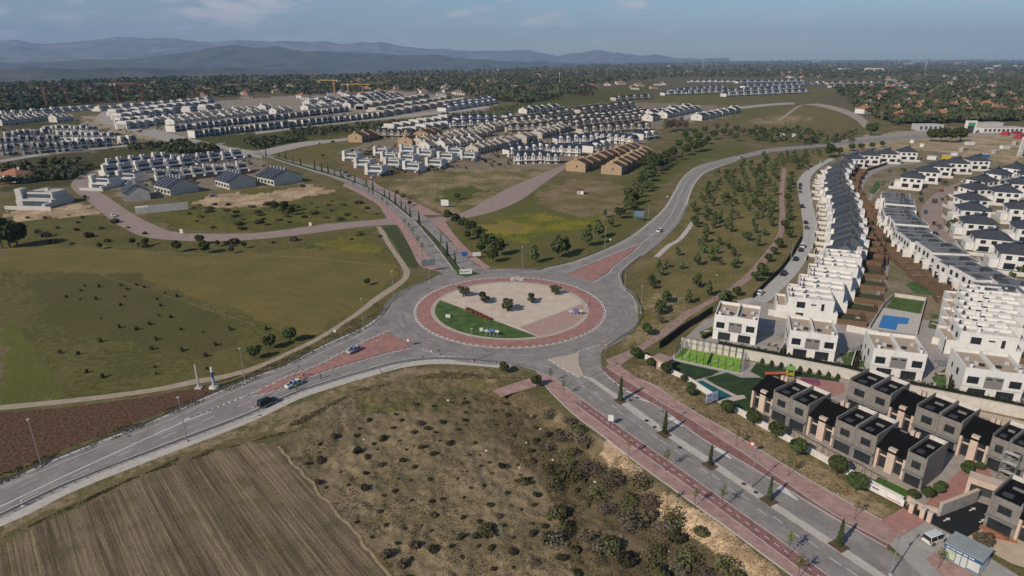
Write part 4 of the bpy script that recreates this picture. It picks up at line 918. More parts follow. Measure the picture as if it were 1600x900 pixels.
def k_bluefront(mb, w=6, d=9, h=6.6):
    mb.box(-w/2, -d/2, 0, w/2, d/2, h, 0); mb.box(-w/2+.3, -d/2-.4, h+.003, w/2-.3, d/2, h+.5, 1)
    mb.box(-w/2+.55, -d/2-.12, .2, w/2-.3, -d/2+.02, h-.6, 2); mb.box(-w/2, -d/2-2.2, 3.0, w/2-.3, -d/2-.121, 3.25, 0); mb.box(-w/2, -d/2-2.2, 0, -w/2+.4, -d/2-.121, h+.4, 0)
def k_modern(mb, w=11, d=12, h=5.8):
    mb.box(-w/2, -d/2, 0, w/2, d/2, 3.1, 0); mb.box(-w/2+2, -d/2+2.5, 3.1, w/2-.8, d/2-1, h, 0); mb.box(-w/2+2.2, -d/2+2.7, h+.003, w/2-1, d/2-1.2, h+.2, 1)
    mb.box(-w/2-.3, -d/2+1, 0, -w/2+1.6, -d/2+4.5, h+1.8, 0); mb.box(-w/2+2.3, -d/2+2.42, 3.5, w/2-1.4, -d/2+2.55, 5.2, 2); mb.box(-w/2+2, -d/2-.06, .4, w/2-.8, -d/2+.02, 2.5, 2)
    mb.box(w/2-.7, -d/2-4, 0, w/2+.3, -d/2, 2.2, 0); mb.box(-w/2, -d/2-6, 0, w/2+3, -d/2-5.7, 1.6, 3); mb.box(-w/2+3, -d/2+2.9, h+.2, w/2-4, -d/2+4.6, h+.35, 2)
    mb.box(0, 1, h+.2, 1, 2, h+1.2, 0)
def k_villa(mb, w=13, d=11, h=4.8):
    mb.box(-w/2, -d/2, 0, w/2, d/2, h, 0); mb.hip(-w/2-.6, -d/2-.6, h, w/2+.6, d/2+.6, h+3.1, 1); mb.box(w/2, -d/2+1, 0, w/2+4.5, d/2-2, 3, 0); mb.hip(w/2, -d/2+.5, 3, w/2+5, d/2-1.5, 4.8, 1)
    for x in (-4, -.8, 3): mb.box(x-.7, -d/2-.06, 2.9, x+.7, -d/2+.02, 4.2, 2); mb.box(x-.8, -d/2-.06, .3, x+.8, -d/2+.02, 2.2, 2)
    mb.box(2, .5, h+1.5, 2.9, 1.4, h+4, 0)
def k_block(mb, w=26, d=14, h=7):
    mb.box(-w/2, -d/2, 0, w/2, d/2, h, 0); mb.box(-w/2+.4, -d/2+.4, h+.003, w/2-.4, d/2-.4, h+.3, 1)
    for z in (.8, 4.2):
        for k in range(7): mb.box(-w/2+1.4+k*3.5, -d/2-.07, z, -w/2+3.6+k*3.5, -d/2+.02, z+1.7, 2)
fwhite = mat('distant_white_render', (.60, .57, .53), .85, .10, .05)
KINDS = {
 'rib_white': (kmesh('gabled_terrace_white', k_rib, [fwhite, tanroof, blueglass]), 7, 'white ribbed terrace house', 'white terraces with gabled party walls'),
 'rib_dark': (kmesh('gabled_terrace_dark', k_rib, [fwhite, darkroof, blueglass]), 7, 'dark roofed gabled house', 'white gabled houses with dark roofs'),
 'rib_beige': (kmesh('gabled_terrace_beige', k_rib, [cream, tanroof, blueglass]), 7, 'beige ribbed terrace house', 'beige terraces with pale roof ribs'),
 'rib_brick': (kmesh('gabled_terrace_brick', k_rib, [tanbrick, brownroof, blueglass]), 7, 'tan brick gabled house', 'tan brick terraces with brown roofs'),
 'navy': (kmesh('navy_roof_house', k_navyrow, [fwhite, navy, blueglass]), 8, 'navy roofed white house', 'white terraces with navy roofs'),
 'navy_cream': (kmesh('navy_roof_cream_house', k_navyrow, [cream, darkroof, blueglass]), 8, 'dark roofed cream house', 'cream houses with dark roofs'),
 'cube': (kmesh('dark_roof_tower_house', k_cube, [fwhite, darkroof, blueglass]), 9, 'dark house with white tower', 'dark roofed houses with white towers'),
 'cube_cream': (kmesh('dark_roof_cream_tower_house', k_cube, [cream, darkroof, blueglass]), 9, 'dark house with cream tower', 'dark roofed houses with cream towers'),
 'blue': (kmesh('glazed_front_house', k_bluefront, [fwhite, tanroof, blueglass]), 6, 'blue glazed white house', 'white houses with blue glazed fronts'),
 'modern': (kmesh('modern_villa', k_modern, [fwhite, mat('pale_flat_roof', (.36,.33,.31), .9, .1, .5), blueglass, mat('timber_screen', (0,0,0))]), 11, 'modern white villa with chimney slab', 'modern white villas with chimney slabs'),
 'flatdark': (kmesh('flat_dark_villa', k_modern, [fwhite, slate, blueglass, offgrey]), 11, 'flat dark roofed villa', 'modern white villas with dark flat roofs'),
}
def gzp(p): return gz1(p.x, p.y)
def row(kind, p0, p1, n, where, turn=0.0, z=0.0, ang=None):
    me, w0, desc, grp = KINDS[kind]; a, b = at(*p0, z), at(*p1, z); d = b-a; step = d.length/n; base = math.atan2(d.y, d.x)
    for i in range(n):
        if n > 6 and rng.random() < .05: continue
        p = a+d*((i+.5)/n)+Vector((rng.uniform(-.6, .6), rng.uniform(-1.6, 1.6), 0)); o = link(me.name, me); o.location = (p.x, p.y, -.05)
        o.rotation_euler.z = (base if ang is None else ang)+turn+rng.uniform(-.05, .05); s = step/w0 if ang is None and abs(turn) < .3 else max(.8, min(1.5, step/w0)); o.scale = (s, max(.85, min(1.35, s**.5)), 1+rng.uniform(-.10, .12))
        tag(o, f'{desc}, {ORD[i]} from left, {where.replace("in the ", "", 1).replace("of the ", "of ").replace("by the ", "by ")}', 'house', grp)
# estate far left, left of the red-grey avenue
row('rib_white', (0,196), (44,191), 5, 'in the front row at the far left edge'); row('rib_white', (34,191), (74,187), 4, 'in the second far left row'); row('rib_white', (82,191), (112,188), 3, 'in the far left pair by the avenue')
row('rib_white', (0,187), (70,183), 6, 'in the back row at the far left edge')
row('cube', (0,219), (75,214), 8, 'in the back row of far left dark estate'); row('cube', (75,208), (150,208), 8, 'in the rear right row of far left dark estate')
row('cube', (0,229), (95,224), 9, 'in the middle row of far left dark estate'); row('cube', (95,219), (185,219), 8, 'in the middle right row of far left dark estate')
row('cube', (0,243), (110,236), 9, 'in the front row of far left dark estate'); row('cube', (108,233), (212,224), 8, 'in the front right row of far left dark estate')
row('flatdark', (0,182), (150,171), 10, 'on the far left building strip'); row('flatdark', (150,174), (330,157), 12, 'on the building strip behind the white estate')
# big white estate
row('cube', (176,181), (330,163), 11, 'in the back row of white estate'); row('cube', (180,187), (340,169), 11, 'in the second row of white estate'); row('cube', (184,194), (240,189), 4, 'at the left end of white estate')
row('cube', (190,202), (245,194), 4, 'at the front left of white estate'); row('rib_white', (246,193), (300,187), 5, 'in the left terrace of white estate'); row('rib_white', (268,196), (400,181), 11, 'in the long terrace of white estate')
row('rib_white', (300,186), (420,172), 10, 'rear terrace of the white estate'); row('rib_white', (400,181), (540,167), 12, 'in the right-hand terrace of white estate')
row('blue', (264,206), (400,190), 14, 'in the rear glazed row of the white estate'); row('blue', (400,190), (540,174), 14, 'in the rear right glazed row of the white estate')
row('blue', (298,215), (400,204), 13, 'in the front glazed row of the white estate'); row('blue', (400,204), (592,183), 20, 'in the front right glazed row of the white estate')
row('rib_dark', (503,165), (600,148), 9, 'in the white gabled rows by the yellow cranes'); row('rib_dark', (526,166), (622,150), 10, 'in the second gabled row by the cranes'); row('rib_dark', (542,169), (632,155), 9, 'in the front gabled row by the cranes')
row('flatdark', (478,162), (520,156), 3, 'beside the yellow cranes')
row('cube_cream', (560,171), (665,153), 9, 'in the rear cream tower row'); row('cube_cream', (580,177), (700,156), 10, 'in the middle cream tower row'); row('cube_cream', (590,183), (728,159), 11, 'in the front cream tower row')
row('navy', (690,174), (772,161), 8, 'at the right tip of the white estate'); row('navy', (700,168), (765,157), 6, 'behind the right tip of the white estate')
# middle estates
row('rib_brick', (556,222), (580,217), 2, 'left of the middle estate', turn=.0); row('navy_cream', (585,215), (640,214), 5, 'beside the brick gables in the middle')
row('rib_brick', (634,229), (648,225), 1, 'in front of the cream terrace'); row('rib_brick', (658,218), (680,210), 2, 'behind the cream terrace')
row('cube', (606,206), (700,189), 8, 'in the dark roofed rows above the brick gables'); row('cube', (628,212), (700,198), 6, 'in the second dark row above the brick gables')
row('navy', (700,200), (800,194), 8, 'in the boxy row across the meadow'); row('navy', (700,193), (800,187), 8, 'in the rear boxy row across the meadow')
row('rib_beige', (652,229), (762,212), 11, 'in the left beige terrace'); row('rib_beige', (738,241), (790,229), 6, 'in the front beige terrace'); row('rib_beige', (786,230), (895,200), 15, 'in the long beige terrace')
row('rib_beige', (700,219), (800,199), 10, 'in the rear beige terrace'); row('rib_beige', (795,203), (860,195), 6, 'in the farthest beige terrace')
row('rib_white', (665,238), (745,226), 7, 'below the left beige terrace')
row('navy', (803,255), (873,254), 6, 'in the front navy block'); row('navy', (790,244), (856,238), 6, 'in the left navy block'); row('navy', (866,226), (926,223), 5, 'in the rear left navy block')
row('navy', (862,241), (908,243), 4, 'in the middle navy block'); row('navy', (916,238), (946,231), 3, 'in the inner navy block'); row('navy', (930,220), (994,226), 6, 'in the right navy block'); row('navy', (996,218), (1018,215), 2, 'at the end of the navy blocks')
row('rib_brick', (900,268), (990,236), 9, 'in the left brown terrace'); row('rib_brick', (955,272), (1006,246), 7, 'in the right brown terrace'); 
for k, q in enumerate([((820,191),(905,174)), ((835,197),(1000,178)), ((850,203),(1008,186)), ((905,209),(1012,203)), ((790,206),(905,203)), ((900,178),(985,166)), ((780,196),(850,188)), ((930,192),(1012,180))]):
    row('navy_cream', q[0], q[1], int(abs(q[1][0]-q[0][0])/11), ['in the rear left', 'in the third', 'in the second', 'in the front', 'in the front left', 'in the farthest', 'in the left', 'in the inner right'][k]+' dark row of the middle estate')
row('rib_dark', (1012,189), (1088,173), 8, 'in the white gabled block by the poplars'); row('rib_dark', (1012,183), (1075,171), 6, 'behind the white gabled block by the poplars'); row('rib_dark', (1088,188), (1150,175), 6, 'in the right gabled block beside the track')
row('rib_dark', (816,177), (868,171), 5, 'in the lone white row beside the meadow')
row('navy_cream', (958,157), (1016,154), 5, 'in the lone grey row on the hillside')
row('navy', (1035,149), (1140,145), 10, 'in the front left row of the hill estate'); row('navy', (1075,129), (1150,129), 8, 'in the top left row of the hill estate'); row('navy', (1050,144), (1130,139), 8, 'in the second left row of the hill estate')
row('navy', (1130,151), (1260,145), 12, 'in the front right row of the hill estate'); row('navy', (1140,145), (1250,139), 10, 'in the second right row of the hill estate'); row('navy', (1160,138), (1256,133), 10, 'in the third right row of the hill estate'); row('navy', (1150,130), (1255,128), 10, 'in the top right row of the hill estate')
row('flatdark', (1255,133), (1292,130), 4, 'right of the hill estate')
row('navy_cream', (1292,132), (1470,130), 15, 'in the rear row of the dark terraces on the right'); row('navy_cream', (1296,137), (1462,135), 15, 'in the front row of the dark terraces on the right')
# modern villas left and right of the avenue
for i, (x, y) in enumerate([(553,251),(572,262),(600,243),(618,262),(590,272),(640,254),(648,268),(668,246),(682,262),(700,252),(640,240),(712,243),(735,250),(612,252)]):
    me, w0, desc, grp = KINDS['modern']; p = at(x, y); o = link('modern_villa', me); o.location = (p.x, p.y, -.05); o.rotation_euler.z = R(-18+rng.uniform(-4, 4)); o.scale = (1.15, 1.1, 1.05); tag(o, f'{desc}, {ORD[i]} of those beside the middle parking street', 'house', grp)
row('flatdark', (165,262), (270,250), 6, 'in the back row by the bend of the street'); row('flatdark', (160,275), (300,258), 6, 'in the second row by the bend of the street'); row('flatdark', (270,258), (378,247), 6, 'in the long white row by the avenue')
row('modern', (245,282), (385,268), 8, 'in the white row behind the blue gables')
for k, (x, y) in enumerate([(168,291),(208,283)]):
    me, w0, desc, grp = KINDS['flatdark']; p = at(x, y); o = link('modern_villa', me); o.location = (p.x, p.y, -.05); o.rotation_euler.z = R(-12); o.scale = (1.2, 1.2, 1); tag(o, f'white house with dark roof, {"left" if k == 0 else "right"} of two behind the leftmost blue gable', 'house', grp)
# blue-roofed gabled houses near the bend
def solar_gable(label):
    w, d, h, zr = 10.5, 20.0, 4.6, 9.0
    r = thing('gabled_house', label, 'house', group='gabled houses with ribbed blue roofs')
    MB().box(-w/2, -d/2, 0, w/2, d/2, h).gable(-w/2+.02, -d/2, h, w/2-.02, d/2, zr-.3, 0, 'y').build('wall', offgrey, r)
    rf = MB()
    for s in (-1, 1):
        rf.add([(0,-d/2-.3,zr),(0,d/2+.3,zr),(s*(w/2+.5),d/2+.3,h-.1),(s*(w/2+.5),-d/2-.3,h-.1),(0,-d/2-.3,zr-.28),(0,d/2+.3,zr-.28),(s*(w/2+.5),d/2+.3,h-.38),(s*(w/2+.5),-d/2-.3,h-.38)], [(0,1,2,3) if s < 0 else (3,2,1,0),(4,5,6,7),(0,3,7,4),(1,5,6,2),(3,2,6,7)])
    rf = rf.build('roof', navy, r)
    for k in range(1, 5):
        y = -d/2+k*d/5; q = MB()
        for s in (-1, 1): q.add([(0,y-.15,zr+.35),(0,y+.15,zr+.35),(s*(w/2+.5),y+.15,h+.25),(s*(w/2+.5),y-.15,h+.25),(0,y-.15,zr),(0,y+.15,zr),(s*(w/2+.5),y+.15,h-.1),(s*(w/2+.5),y-.15,h-.1)], [(0,1,2,3),(3,2,1,0),(0,3,7,4),(1,5,6,2),(3,2,6,7)])
        q.build('roof_rib', offgrey, r)
    for k in range(5): MB().box(-.5, -d/2+2+k*4-.4, zr-.6, .5, -d/2+2+k*4+.4, zr+1.2).build('chimney', offgrey, r)
    for y in range(5):
        yy = -d/2+2+y*4; window(r, yy, 1.0, 2.2, 1.6, -w/2, 'left'); window(r, yy, 1.0, 2.2, 1.6, w/2, 'right')
    return r
sg = None
for i, (l, rr_, a) in enumerate([((197,316),(236,312),-9),((268,306),(312,299),-9),((360,297),(402,291),-9),((430,291),(474,284),-9)]):
    p, q = at(*l), at(*rr_); d = q-p; ang = math.atan2(d.y, d.x); n = Vector((-d.y, d.x, 0)).normalized(); m = (p+q)/2+n*11
    lb = f'pale gabled house with ribbed navy roof, {ORD[i]} from the left of four by the bend'
    if sg is None: sg = r = solar_gable(lb)
    else: r = dup(sg, (0,0,0), 0, lb)
    r.location = (m.x, m.y, 0); r.rotation_euler = (0, 0, ang); r.scale = (d.length/10.5, 1, 1)
p, q = at(233,333), at(295,327); d = q-p
r = thing('garden_wall', 'long plain pale grey wall below the leftmost blue gabled house', 'wall', (p+q)/2, math.atan2(d.y, d.x)); MB().box(-d.length/2, -.15, 0, d.length/2, .15, 4.0).build('wall_panel', offgrey, r); MB().box(-d.length/2-6, -.2, 0, -d.length/2, 5, 3.2).build('annex', offgrey, r)
# lone houses left
def lone(kind_fn, mats, label, pc, ang, sc, cat='house'):
    p = at(*pc); o = link('house', kmesh('house', kind_fn, mats)); o.location = (p.x, p.y, -.05); o.rotation_euler.z = R(ang); o.scale = sc; return tag(o, label, cat)
lone(k_modern, [offgrey, palecon, blueglass, offgrey], 'large pale stepped villa alone at the left beside the bend of the street', (72,318), -6, (1.9,1.3,1.2))
lone(k_villa, [white, terracotta, blueglass], 'white villa with red tiled roof at the far left edge', (26,282), -10, (1.1,1.1,1))
VILLA = [kmesh('villa', k_villa, [m1, m2, blueglass]) for m1, m2 in ((cream, terracotta), (white, terracotta), (tanbrick, terracotta), (cream, mat('rust_tile', (.25,.12,.08), .85, .2, .4)), (white, tanroof), (warmwhite, darkroof))]
BLOCK = [kmesh('building', k_block, [m1, m2, blueglass]) for m1, m2 in ((white, palecon), (cream, tanroof), (tanbrick, terracotta), (offgrey, darkroof))]
VD = ['cream villa with red tiled roof', 'white villa with red tiled roof', 'tan villa with red tiled roof', 'cream villa with rust brown roof', 'white villa with greyish roof', 'pale villa with dark roof']
vill = []
def villa(x, y, k, s=1.0, where='', ang=None):
    p = at(x, y); o = link('villa', VILLA[k]); o.location = (p.x, p.y, gz1(p.x, p.y)); o.rotation_euler.z = rng.uniform(-.6, .6) if ang is None else ang; o.scale = (s, s, s); vill.append(p)
    return tag(o, f'{VD[k]} {where}', 'villa', 'villas scattered among the trees')
handv = [(1355,168,4),(1372,158,1),(1415,165,1),(1437,169,1),(1404,187,0),(1432,176,3),(1460,168,3),(1488,170,3),(1512,181,2),(1425,152,0),(1455,150,0),(1485,152,5),(1520,145,1),(1540,150,3),(1560,176,3),(1592,180,1),(1575,152,0),(1470,184,0),(1448,187,3),(1502,163,0),(1345,152,0),(1380,150,0),(1398,176,1),(1540,168,2),(1350,177,1),(1585,163,3)]
for i, (x, y, k) in enumerate(handv): villa(x, y, k, 1.45, f'among dark trees, {ORD[i]} of the right-hand suburb')
cnt = 0
for (x0, y0, x1, y1, n, wh) in ((30,128,480,158,46,'in the wood at the left'), (480,118,800,150,60,'in the wood in the middle'), (790,112,1040,140,46,'in the wood right of the middle'), (1040,100,1340,122,50,'in the far wood at the right'), (1340,100,1600,140,56,'in the far suburb at the right')):
    for i in range(n):
        y = y0+(y1-y0)*rng.random()**.8; x = rng.uniform(x0, x1); k = rng.choices(range(6), [5,4,2,3,4,1])[0]; cnt += 1
        villa(x, y, k, 1.15, wh)
for i, (x, y, k, s) in enumerate([(1300,104,0,2.2),(1320,92.6,2,5),(1385,91.8,0,7),(1440,92.2,0,7),(1318,110,0,2.4),(1365,111,0,3.2),(1470,92.5,2,7),(1530,93.5,2,8),(1560,104,0,2.2),(1590,104,0,2.2),(1545,108,0,1.8),(1250,92.3,0,6),(750,101,0,5),(600,101.5,0,6),(830,99.5,0,5),(460,104,0,5),(1180,93,0,5),(1500,100,2,4),(1420,100.5,1,4),(1280,91.6,2,9)]):
    p = at(x, y); o = link('building', BLOCK[k]); o.location = (p.x, p.y, gz1(p.x, p.y)); o.scale = (s*1.1, s, s*.7); o.rotation_euler.z = rng.uniform(-.3, .3); tag(o, f'{["white","cream","red brick","grey"][k]} long building on the skyline, {ORD[i]} of those dotted along it', 'building', 'large buildings along the skyline')
for i in range(90):
    x = rng.choice([rng.uniform(1180, 1600), rng.uniform(430, 830), rng.uniform(1380, 1600), rng.uniform(0, 430)]); y = rng.uniform(91.5, 97) if x > 1000 else rng.uniform(99, 108) if x > 430 else rng.uniform(106, 116); p = at(x, y); o = link('building', BLOCK[rng.choice([0, 1, 2, 2])]); o.location = (p.x, p.y, gz1(p.x, p.y)); s = rng.uniform(1.5, 4) if p.y < 20000 else 2; o.scale = (s*1.5, s, s*.6); tag(o, f'tiny pale building in the hazy distance, {zone3(x, 430, 1000, ["far left","middle","right"])} below the horizon', 'building', 'tiny hazy buildings near the horizon')
# town of white blocks on the plain
# ================================================================== TREES
def leafmat(name, lo, hi):
    return mat(name, lo, .9, 0, .9, col2=hi, obj=True, spec=.15)
L_dark = leafmat('leaves_evergreen', (.036,.050,.019), (.082,.098,.036)); L_pine = leafmat('leaves_pine', (.056,.076,.030), (.12,.145,.058)); L_olive = leafmat('leaves_olive', (.045,.052,.026), (.105,.112,.058))
L_brown = leafmat('twigs_brown', (.075,.058,.042), (.16,.125,.09)); L_lime = leafmat('leaves_spring', (.07,.085,.02), (.15,.16,.05)); L_cyp = leafmat('leaves_cypress', (.028,.042,.018), (.06,.085,.032))
def leaves(n, fn, size, seed, flat=.5):
    """n small leaf-clump faces spread through a crown volume given by fn(rng)->(point, outward)"""
    r = random.Random(seed); mb = MB()
    for _ in range(n):
        p, out = fn(r); q = (out+Vector((r.uniform(-1,1), r.uniform(-1,1), r.uniform(-.3,1)))*.9).normalized()
        t1 = q.orthogonal().normalized(); t2 = q.cross(t1); a = r.uniform(0, 6.28); u = t1*math.cos(a)+t2*math.sin(a); w = q.cross(u); s = size*r.uniform(.55, 1.25)
        mb.add([p+u*s, p+w*s*.75+q*s*.25, p-u*s*.9, p-w*s*.7+q*s*.2], [(0,1,2,3)])
    return mb
def crown_ellip(cx, cy, cz, rx, ry, rz, fill=.55):
    def f(r):
        d = Vector((r.gauss(0,1), r.gauss(0,1), r.gauss(0,1))).normalized(); k = fill+(1-fill)*r.random()**.5
        return Vector((cx+d.x*rx*k, cy+d.y*ry*k, cz+d.z*rz*k)), d
    return f
def crown_multi(list_):
    fs = [crown_ellip(*c) for c in list_]; ws = [c[3]*c[5] for c in list_]
    return lambda r: r.choices(fs, ws)[0](r)
def crown_cone(z0, z1, r0, pw=1.0, fill=.35):
    def f(r):
        t = 1-(1-r.random())**.5*1.0; t = r.random()**1.5; a = r.uniform(0, 6.283); rad_ = r0*(1-t)**pw*(fill+(1-fill)*r.random()**.5)*(1+.18*math.sin(t*31))+.02
        return Vector((rad_*math.cos(a), rad_*math.sin(a), z0+(z1-z0)*t)), Vector((math.cos(a), math.sin(a), .5)).normalized()
    return f
def trunk_mesh(h, r0, limbs, seed, r1=None):
    r = random.Random(seed); mb = MB(); mb.tube((0,0,-.3), (0,0,h), r0, r1 or r0*.55, 7)
    for _ in range(limbs):
        a = r.uniform(0, 6.28); z = h*r.uniform(.45, .95); l = h*r.uniform(.45, .8); mb.tube((0,0,z), (l*.6*math.cos(a), l*.6*math.sin(a), z+l*.7), r0*.4, r0*.12, 5)
    return mb.mesh('trunk', bark)
class Tree:
    def __init__(s, name, crowns, mats, trunk): s.name = name; s.crowns = crowns; s.mats = mats; s.trunk = trunk
    def place(s, p, label, sc=1.0, rz=None, group=None, cat='tree', zz=1.0):
        r = thing(s.name, label, cat, p, rng.uniform(0, 6.28) if rz is None else rz, group); r.scale = (sc, sc, sc*zz)
        link('crown', rng.choice(s.crowns), r); link('trunk', s.trunk, r); return r
def crowns(fn_list, size, n, m, seed): return [leaves(n, f, size, seed+i).mesh('crown', m) for i, f in enumerate(fn_list)]
pine = Tree('young_pine', crowns([crown_multi([(0,0,2.6,1.5,1.5,1.2,.4),(.5,.2,3.9,1.1,1.1,1.1,.4),(-.3,.3,5.0,.7,.7,1.1,.3)]), crown_multi([(.2,0,2.4,1.6,1.4,1.1,.4),(-.4,.2,3.6,1.2,1.2,1.2,.4),(0,0,4.8,.8,.8,1.0,.3)]), crown_multi([(0,.3,3,1.7,1.5,1.5,.4),(.2,-.3,4.5,1.0,1.1,1.2,.4)])], .50, 330, L_pine, 11), None, trunk_mesh(3.6, .16, 3, 1))
bushy = Tree('broadleaf_tree', crowns([crown_multi([(0,0,3.4,2.2,2.0,1.5,.5),(1.0,.5,4.3,1.4,1.4,1.2,.5),(-.9,-.4,4.0,1.5,1.4,1.1,.5)]), crown_multi([(0,0,3.2,2.3,2.2,1.4,.5),(-1,.7,4.2,1.3,1.4,1.2,.5),(.8,-.8,4.4,1.3,1.2,1.0,.5)])], .62, 380, L_dark, 21), None, trunk_mesh(3.0, .2, 4, 2))
brown = Tree('bare_tree', crowns([crown_multi([(0,0,3.2,1.7,1.7,1.7,.2),(.6,.3,4.4,1.1,1.1,1.1,.2)]), crown_multi([(0,0,3.0,1.9,1.8,1.5,.2)])], .36, 300, L_brown, 31), None, trunk_mesh(3.2, .15, 5, 3))
olive = Tree('olive_tree', crowns([crown_multi([(0,.3,1.9,1.5,1.4,1.0,.4),(1.1,.2,3.0,.8,.8,.8,.4),(-1.0,-.2,2.8,.9,.8,.7,.4),(.2,-.6,3.3,.6,.6,.7,.4)]), crown_multi([(-.6,0,1.9,1.1,1.2,1.0,.4),(.8,.3,2.7,.8,.9,1.0,.4),(0,.5,3.4,.6,.6,.7,.4)]), crown_multi([(.3,0,2.0,1.4,1.2,1.0,.3),(-.7,.4,3.1,.7,.7,.9,.3),(.9,-.4,3.3,.5,.6,.6,.3)])], .27, 560, L_olive, 41), None, trunk_mesh(1.5, .34, 7, 4))
cypress = Tree('cypress', crowns([crown_cone(.5, 7.0, .85, .62), crown_cone(.5, 7.0, .8, .55)], .30, 620, L_cyp, 51), None, trunk_mesh(1.2, .14, 0, 5))
sapling = Tree('street_sapling', crowns([crown_ellip(0,0,3.6,.7,.7,1.4,.1), crown_ellip(.1,0,3.4,.8,.7,1.3,.1)], .17, 90, L_lime, 61), None, trunk_mesh(3.4, .06, 4, 6))
ball = Tree('clipped_tree', crowns([crown_ellip(0,0,2.3,1.6,1.6,1.15,.75), crown_multi([(0,0,2.3,1.5,1.6,1.1,.75),(.6,.2,2.7,.9,.9,.8,.7)])], .36, 620, leafmat('leaves_clipped', (.032,.046,.016), (.075,.095,.034)), 71), None, trunk_mesh(1.7, .16, 3, 7))
bush_m = [leaves(230, crown_multi([(0,0,.45,1.0,.9,.6,.4),(.5,.3,.55,.6,.6,.55,.4)]), .24, 81+i).mesh('shrub', m) for i, m in enumerate((leafmat('shrub_dark', (.030,.030,.016), (.068,.062,.034)), leafmat('shrub_olive', (.060,.062,.026), (.12,.112,.050)), leafmat('shrub_brown', (.072,.056,.038), (.14,.11,.072))))]
def bush(p, k, s, label, group, cat='shrub', flat=1.0):
    o = link('shrub', bush_m[k]); o.location = p; o.rotation_euler.z = rng.uniform(0, 6.28); o.scale = (s, s*rng.uniform(.8, 1.15), s*flat); return tag(o, label, cat, group)
def scatter(pxs, n, mind, seed, jmax=60):
    P = at_np(pxs); r = np.random.default_rng(seed); lo, hi = P.min(0), P.max(0); out = []
    tries = 0
    while len(out) < n and tries < n*jmax:
        tries += 1; q = r.uniform(lo, hi)
        if not inside(q[None], P)[0]: continue
        if out and np.min(np.hypot(*(np.array(out)-q).T)) < mind: continue
        out.append(q)
    return [Vector((q[0], q[1], 0)) for q in out]
# --- the park strip between the road and the pale street
PARK = [(1000,432),(1040,398),(1075,350),(1092,300),(1120,272),(1190,246),(1256,240),(1300,236),(1270,250),(1236,285),(1236,330),(1240,365),(1205,420),(1165,462),(1120,478),(1060,505),(1010,528),(1010,470)]
pathW = at_np([(1225,265),(1221,300),(1222,340),(1217,372),(1198,401),(1169,433),(1125,463),(1075,490),(1027,528),(987,551)])
pts = scatter(PARK, 205, 4.6, 5); i = 0
def where_park(p):
    if p.y > 420: return 'at the far top of the park strip'
    if p.y > 300: return 'in the upper park strip beside the road bend'
    if p.y > 220: return 'in the middle of the park strip'
    return 'in the lower park strip near the roundabout'
for p in pts:
    if edge_dist(np.array([[p.x, p.y]]), pathW)[0] < 2.6: continue
    p.z = gz1(p.x, p.y); u = rng.random(); sc = rng.uniform(.6, 1.12); sz = zone3(sc, .77, .95, ['small','middling','tall'])
    if u < .62: pine.place(p, f'{sz} green pine {where_park(p)}', sc, group='pines planted in the park strip')
    elif u < .85: bushy.place(p, f'{sz} bushy dark tree {where_park(p)}', sc*.78, group='bushy trees in the park strip')
    else: brown.place(p, f'{sz} leafless brownish tree {where_park(p)}', sc*.8, group='leafless trees in the park strip')
# hedge-like line of shrubs along the pink path
for i, (x, y) in enumerate([(1200,410),(1208,398),(1216,388),(1232,372),(1226,358),(1232,345),(1232,330),(1230,315),(1232,300),(1233,288),(1236,276),(1246,264),(1188,425),(1180,440),(1150,463),(1135,468)]):
    p = at(x, y); bushy.place(p, f'bushy green tree right of the pink path, {ORD[i]} along it', rng.uniform(.6, .85), group='bushy trees right of the pink path')
# trees beside the north-east road and the meadow
for i, (x, y, s) in enumerate([(700,345,1.0),(712,352,1.1),(722,358,1.0),(735,364,1.1),(748,378,1.2),(762,388,1.2),(778,400,1.3),(730,375,.8),(752,396,.9),(770,410,1.0)]): bushy.place(at(x, y), f'dark bushy tree, {ORD[i]} from the top in the clump beside the avenue', s, group='bushy trees beside the avenue')
for i, (x, y, s) in enumerate([(835,411,1.15),(872,403,1.5),(884,397,1.2),(917,385,1.45),(935,372,1.3),(955,355,.8),(984,322,1.5),(978,328,1.2),(993,318,1.3),(1008,300,1.2),(1015,295,1.1),(1000,308,1.0),(945,340,.7)]): pine.place(at(x, y), f'dark green pine left of the north-east road, {ORD[i]} from the roundabout', s*1.1, group='pines left of the north-east road')
dense = [(1006,265),(1015,255),(1028,258),(1040,252),(1050,247),(1062,250),(1072,243),(1085,238),(1095,236),(1105,225),(1090,222),(1075,226),(1060,232),(1115,218),(1130,212),(1140,216),(1150,220),(1160,212),(1172,214),(1180,208),(1120,205),(1100,208),(1135,203),(1085,212),(1070,218),(1020,268),(1032,266),(1012,284),(1150,207),(1190,212)]
for i, (x, y) in enumerate(dense):
    t_ = bushy if rng.random() < .75 else brown; p = at(x, y); t_.place(p, f'{"dark leafy" if t_ is bushy else "bare brown"} tree, {ORD[i]} in the grove above the road', rng.uniform(1.3, 2.0), group='grove above the north-east road')
for i, (x, y) in enumerate([(1046,205),(1052,203),(1058,205),(1064,203),(1070,205),(1040,207),(830,148),(850,145),(905,152),(912,153),(918,152),(925,153)]): brown.place(at(x, y), f'tall bare poplar, {ORD[i]} of the pale leafless ones', 2.1, group='bare poplars', zz=1.3)
for i, (x, y, s) in enumerate([(1455,221,2.2),(1470,222,2.4),(1486,223,2.5),(1500,221,2.2),(1476,214,1.8),(1502,214,1.8),(1360,212,2.4),(1330,236,1.2),(1345,234,1.0),(1362,233,1.1),(1295,246,2.0),(1310,243,1.2),(1378,230,1.0)]): bushy.place(at(x, y), f'broad dark pine by the sandy road at upper right, {ORD[i]} of the group', s, group='broad pines at the upper right')
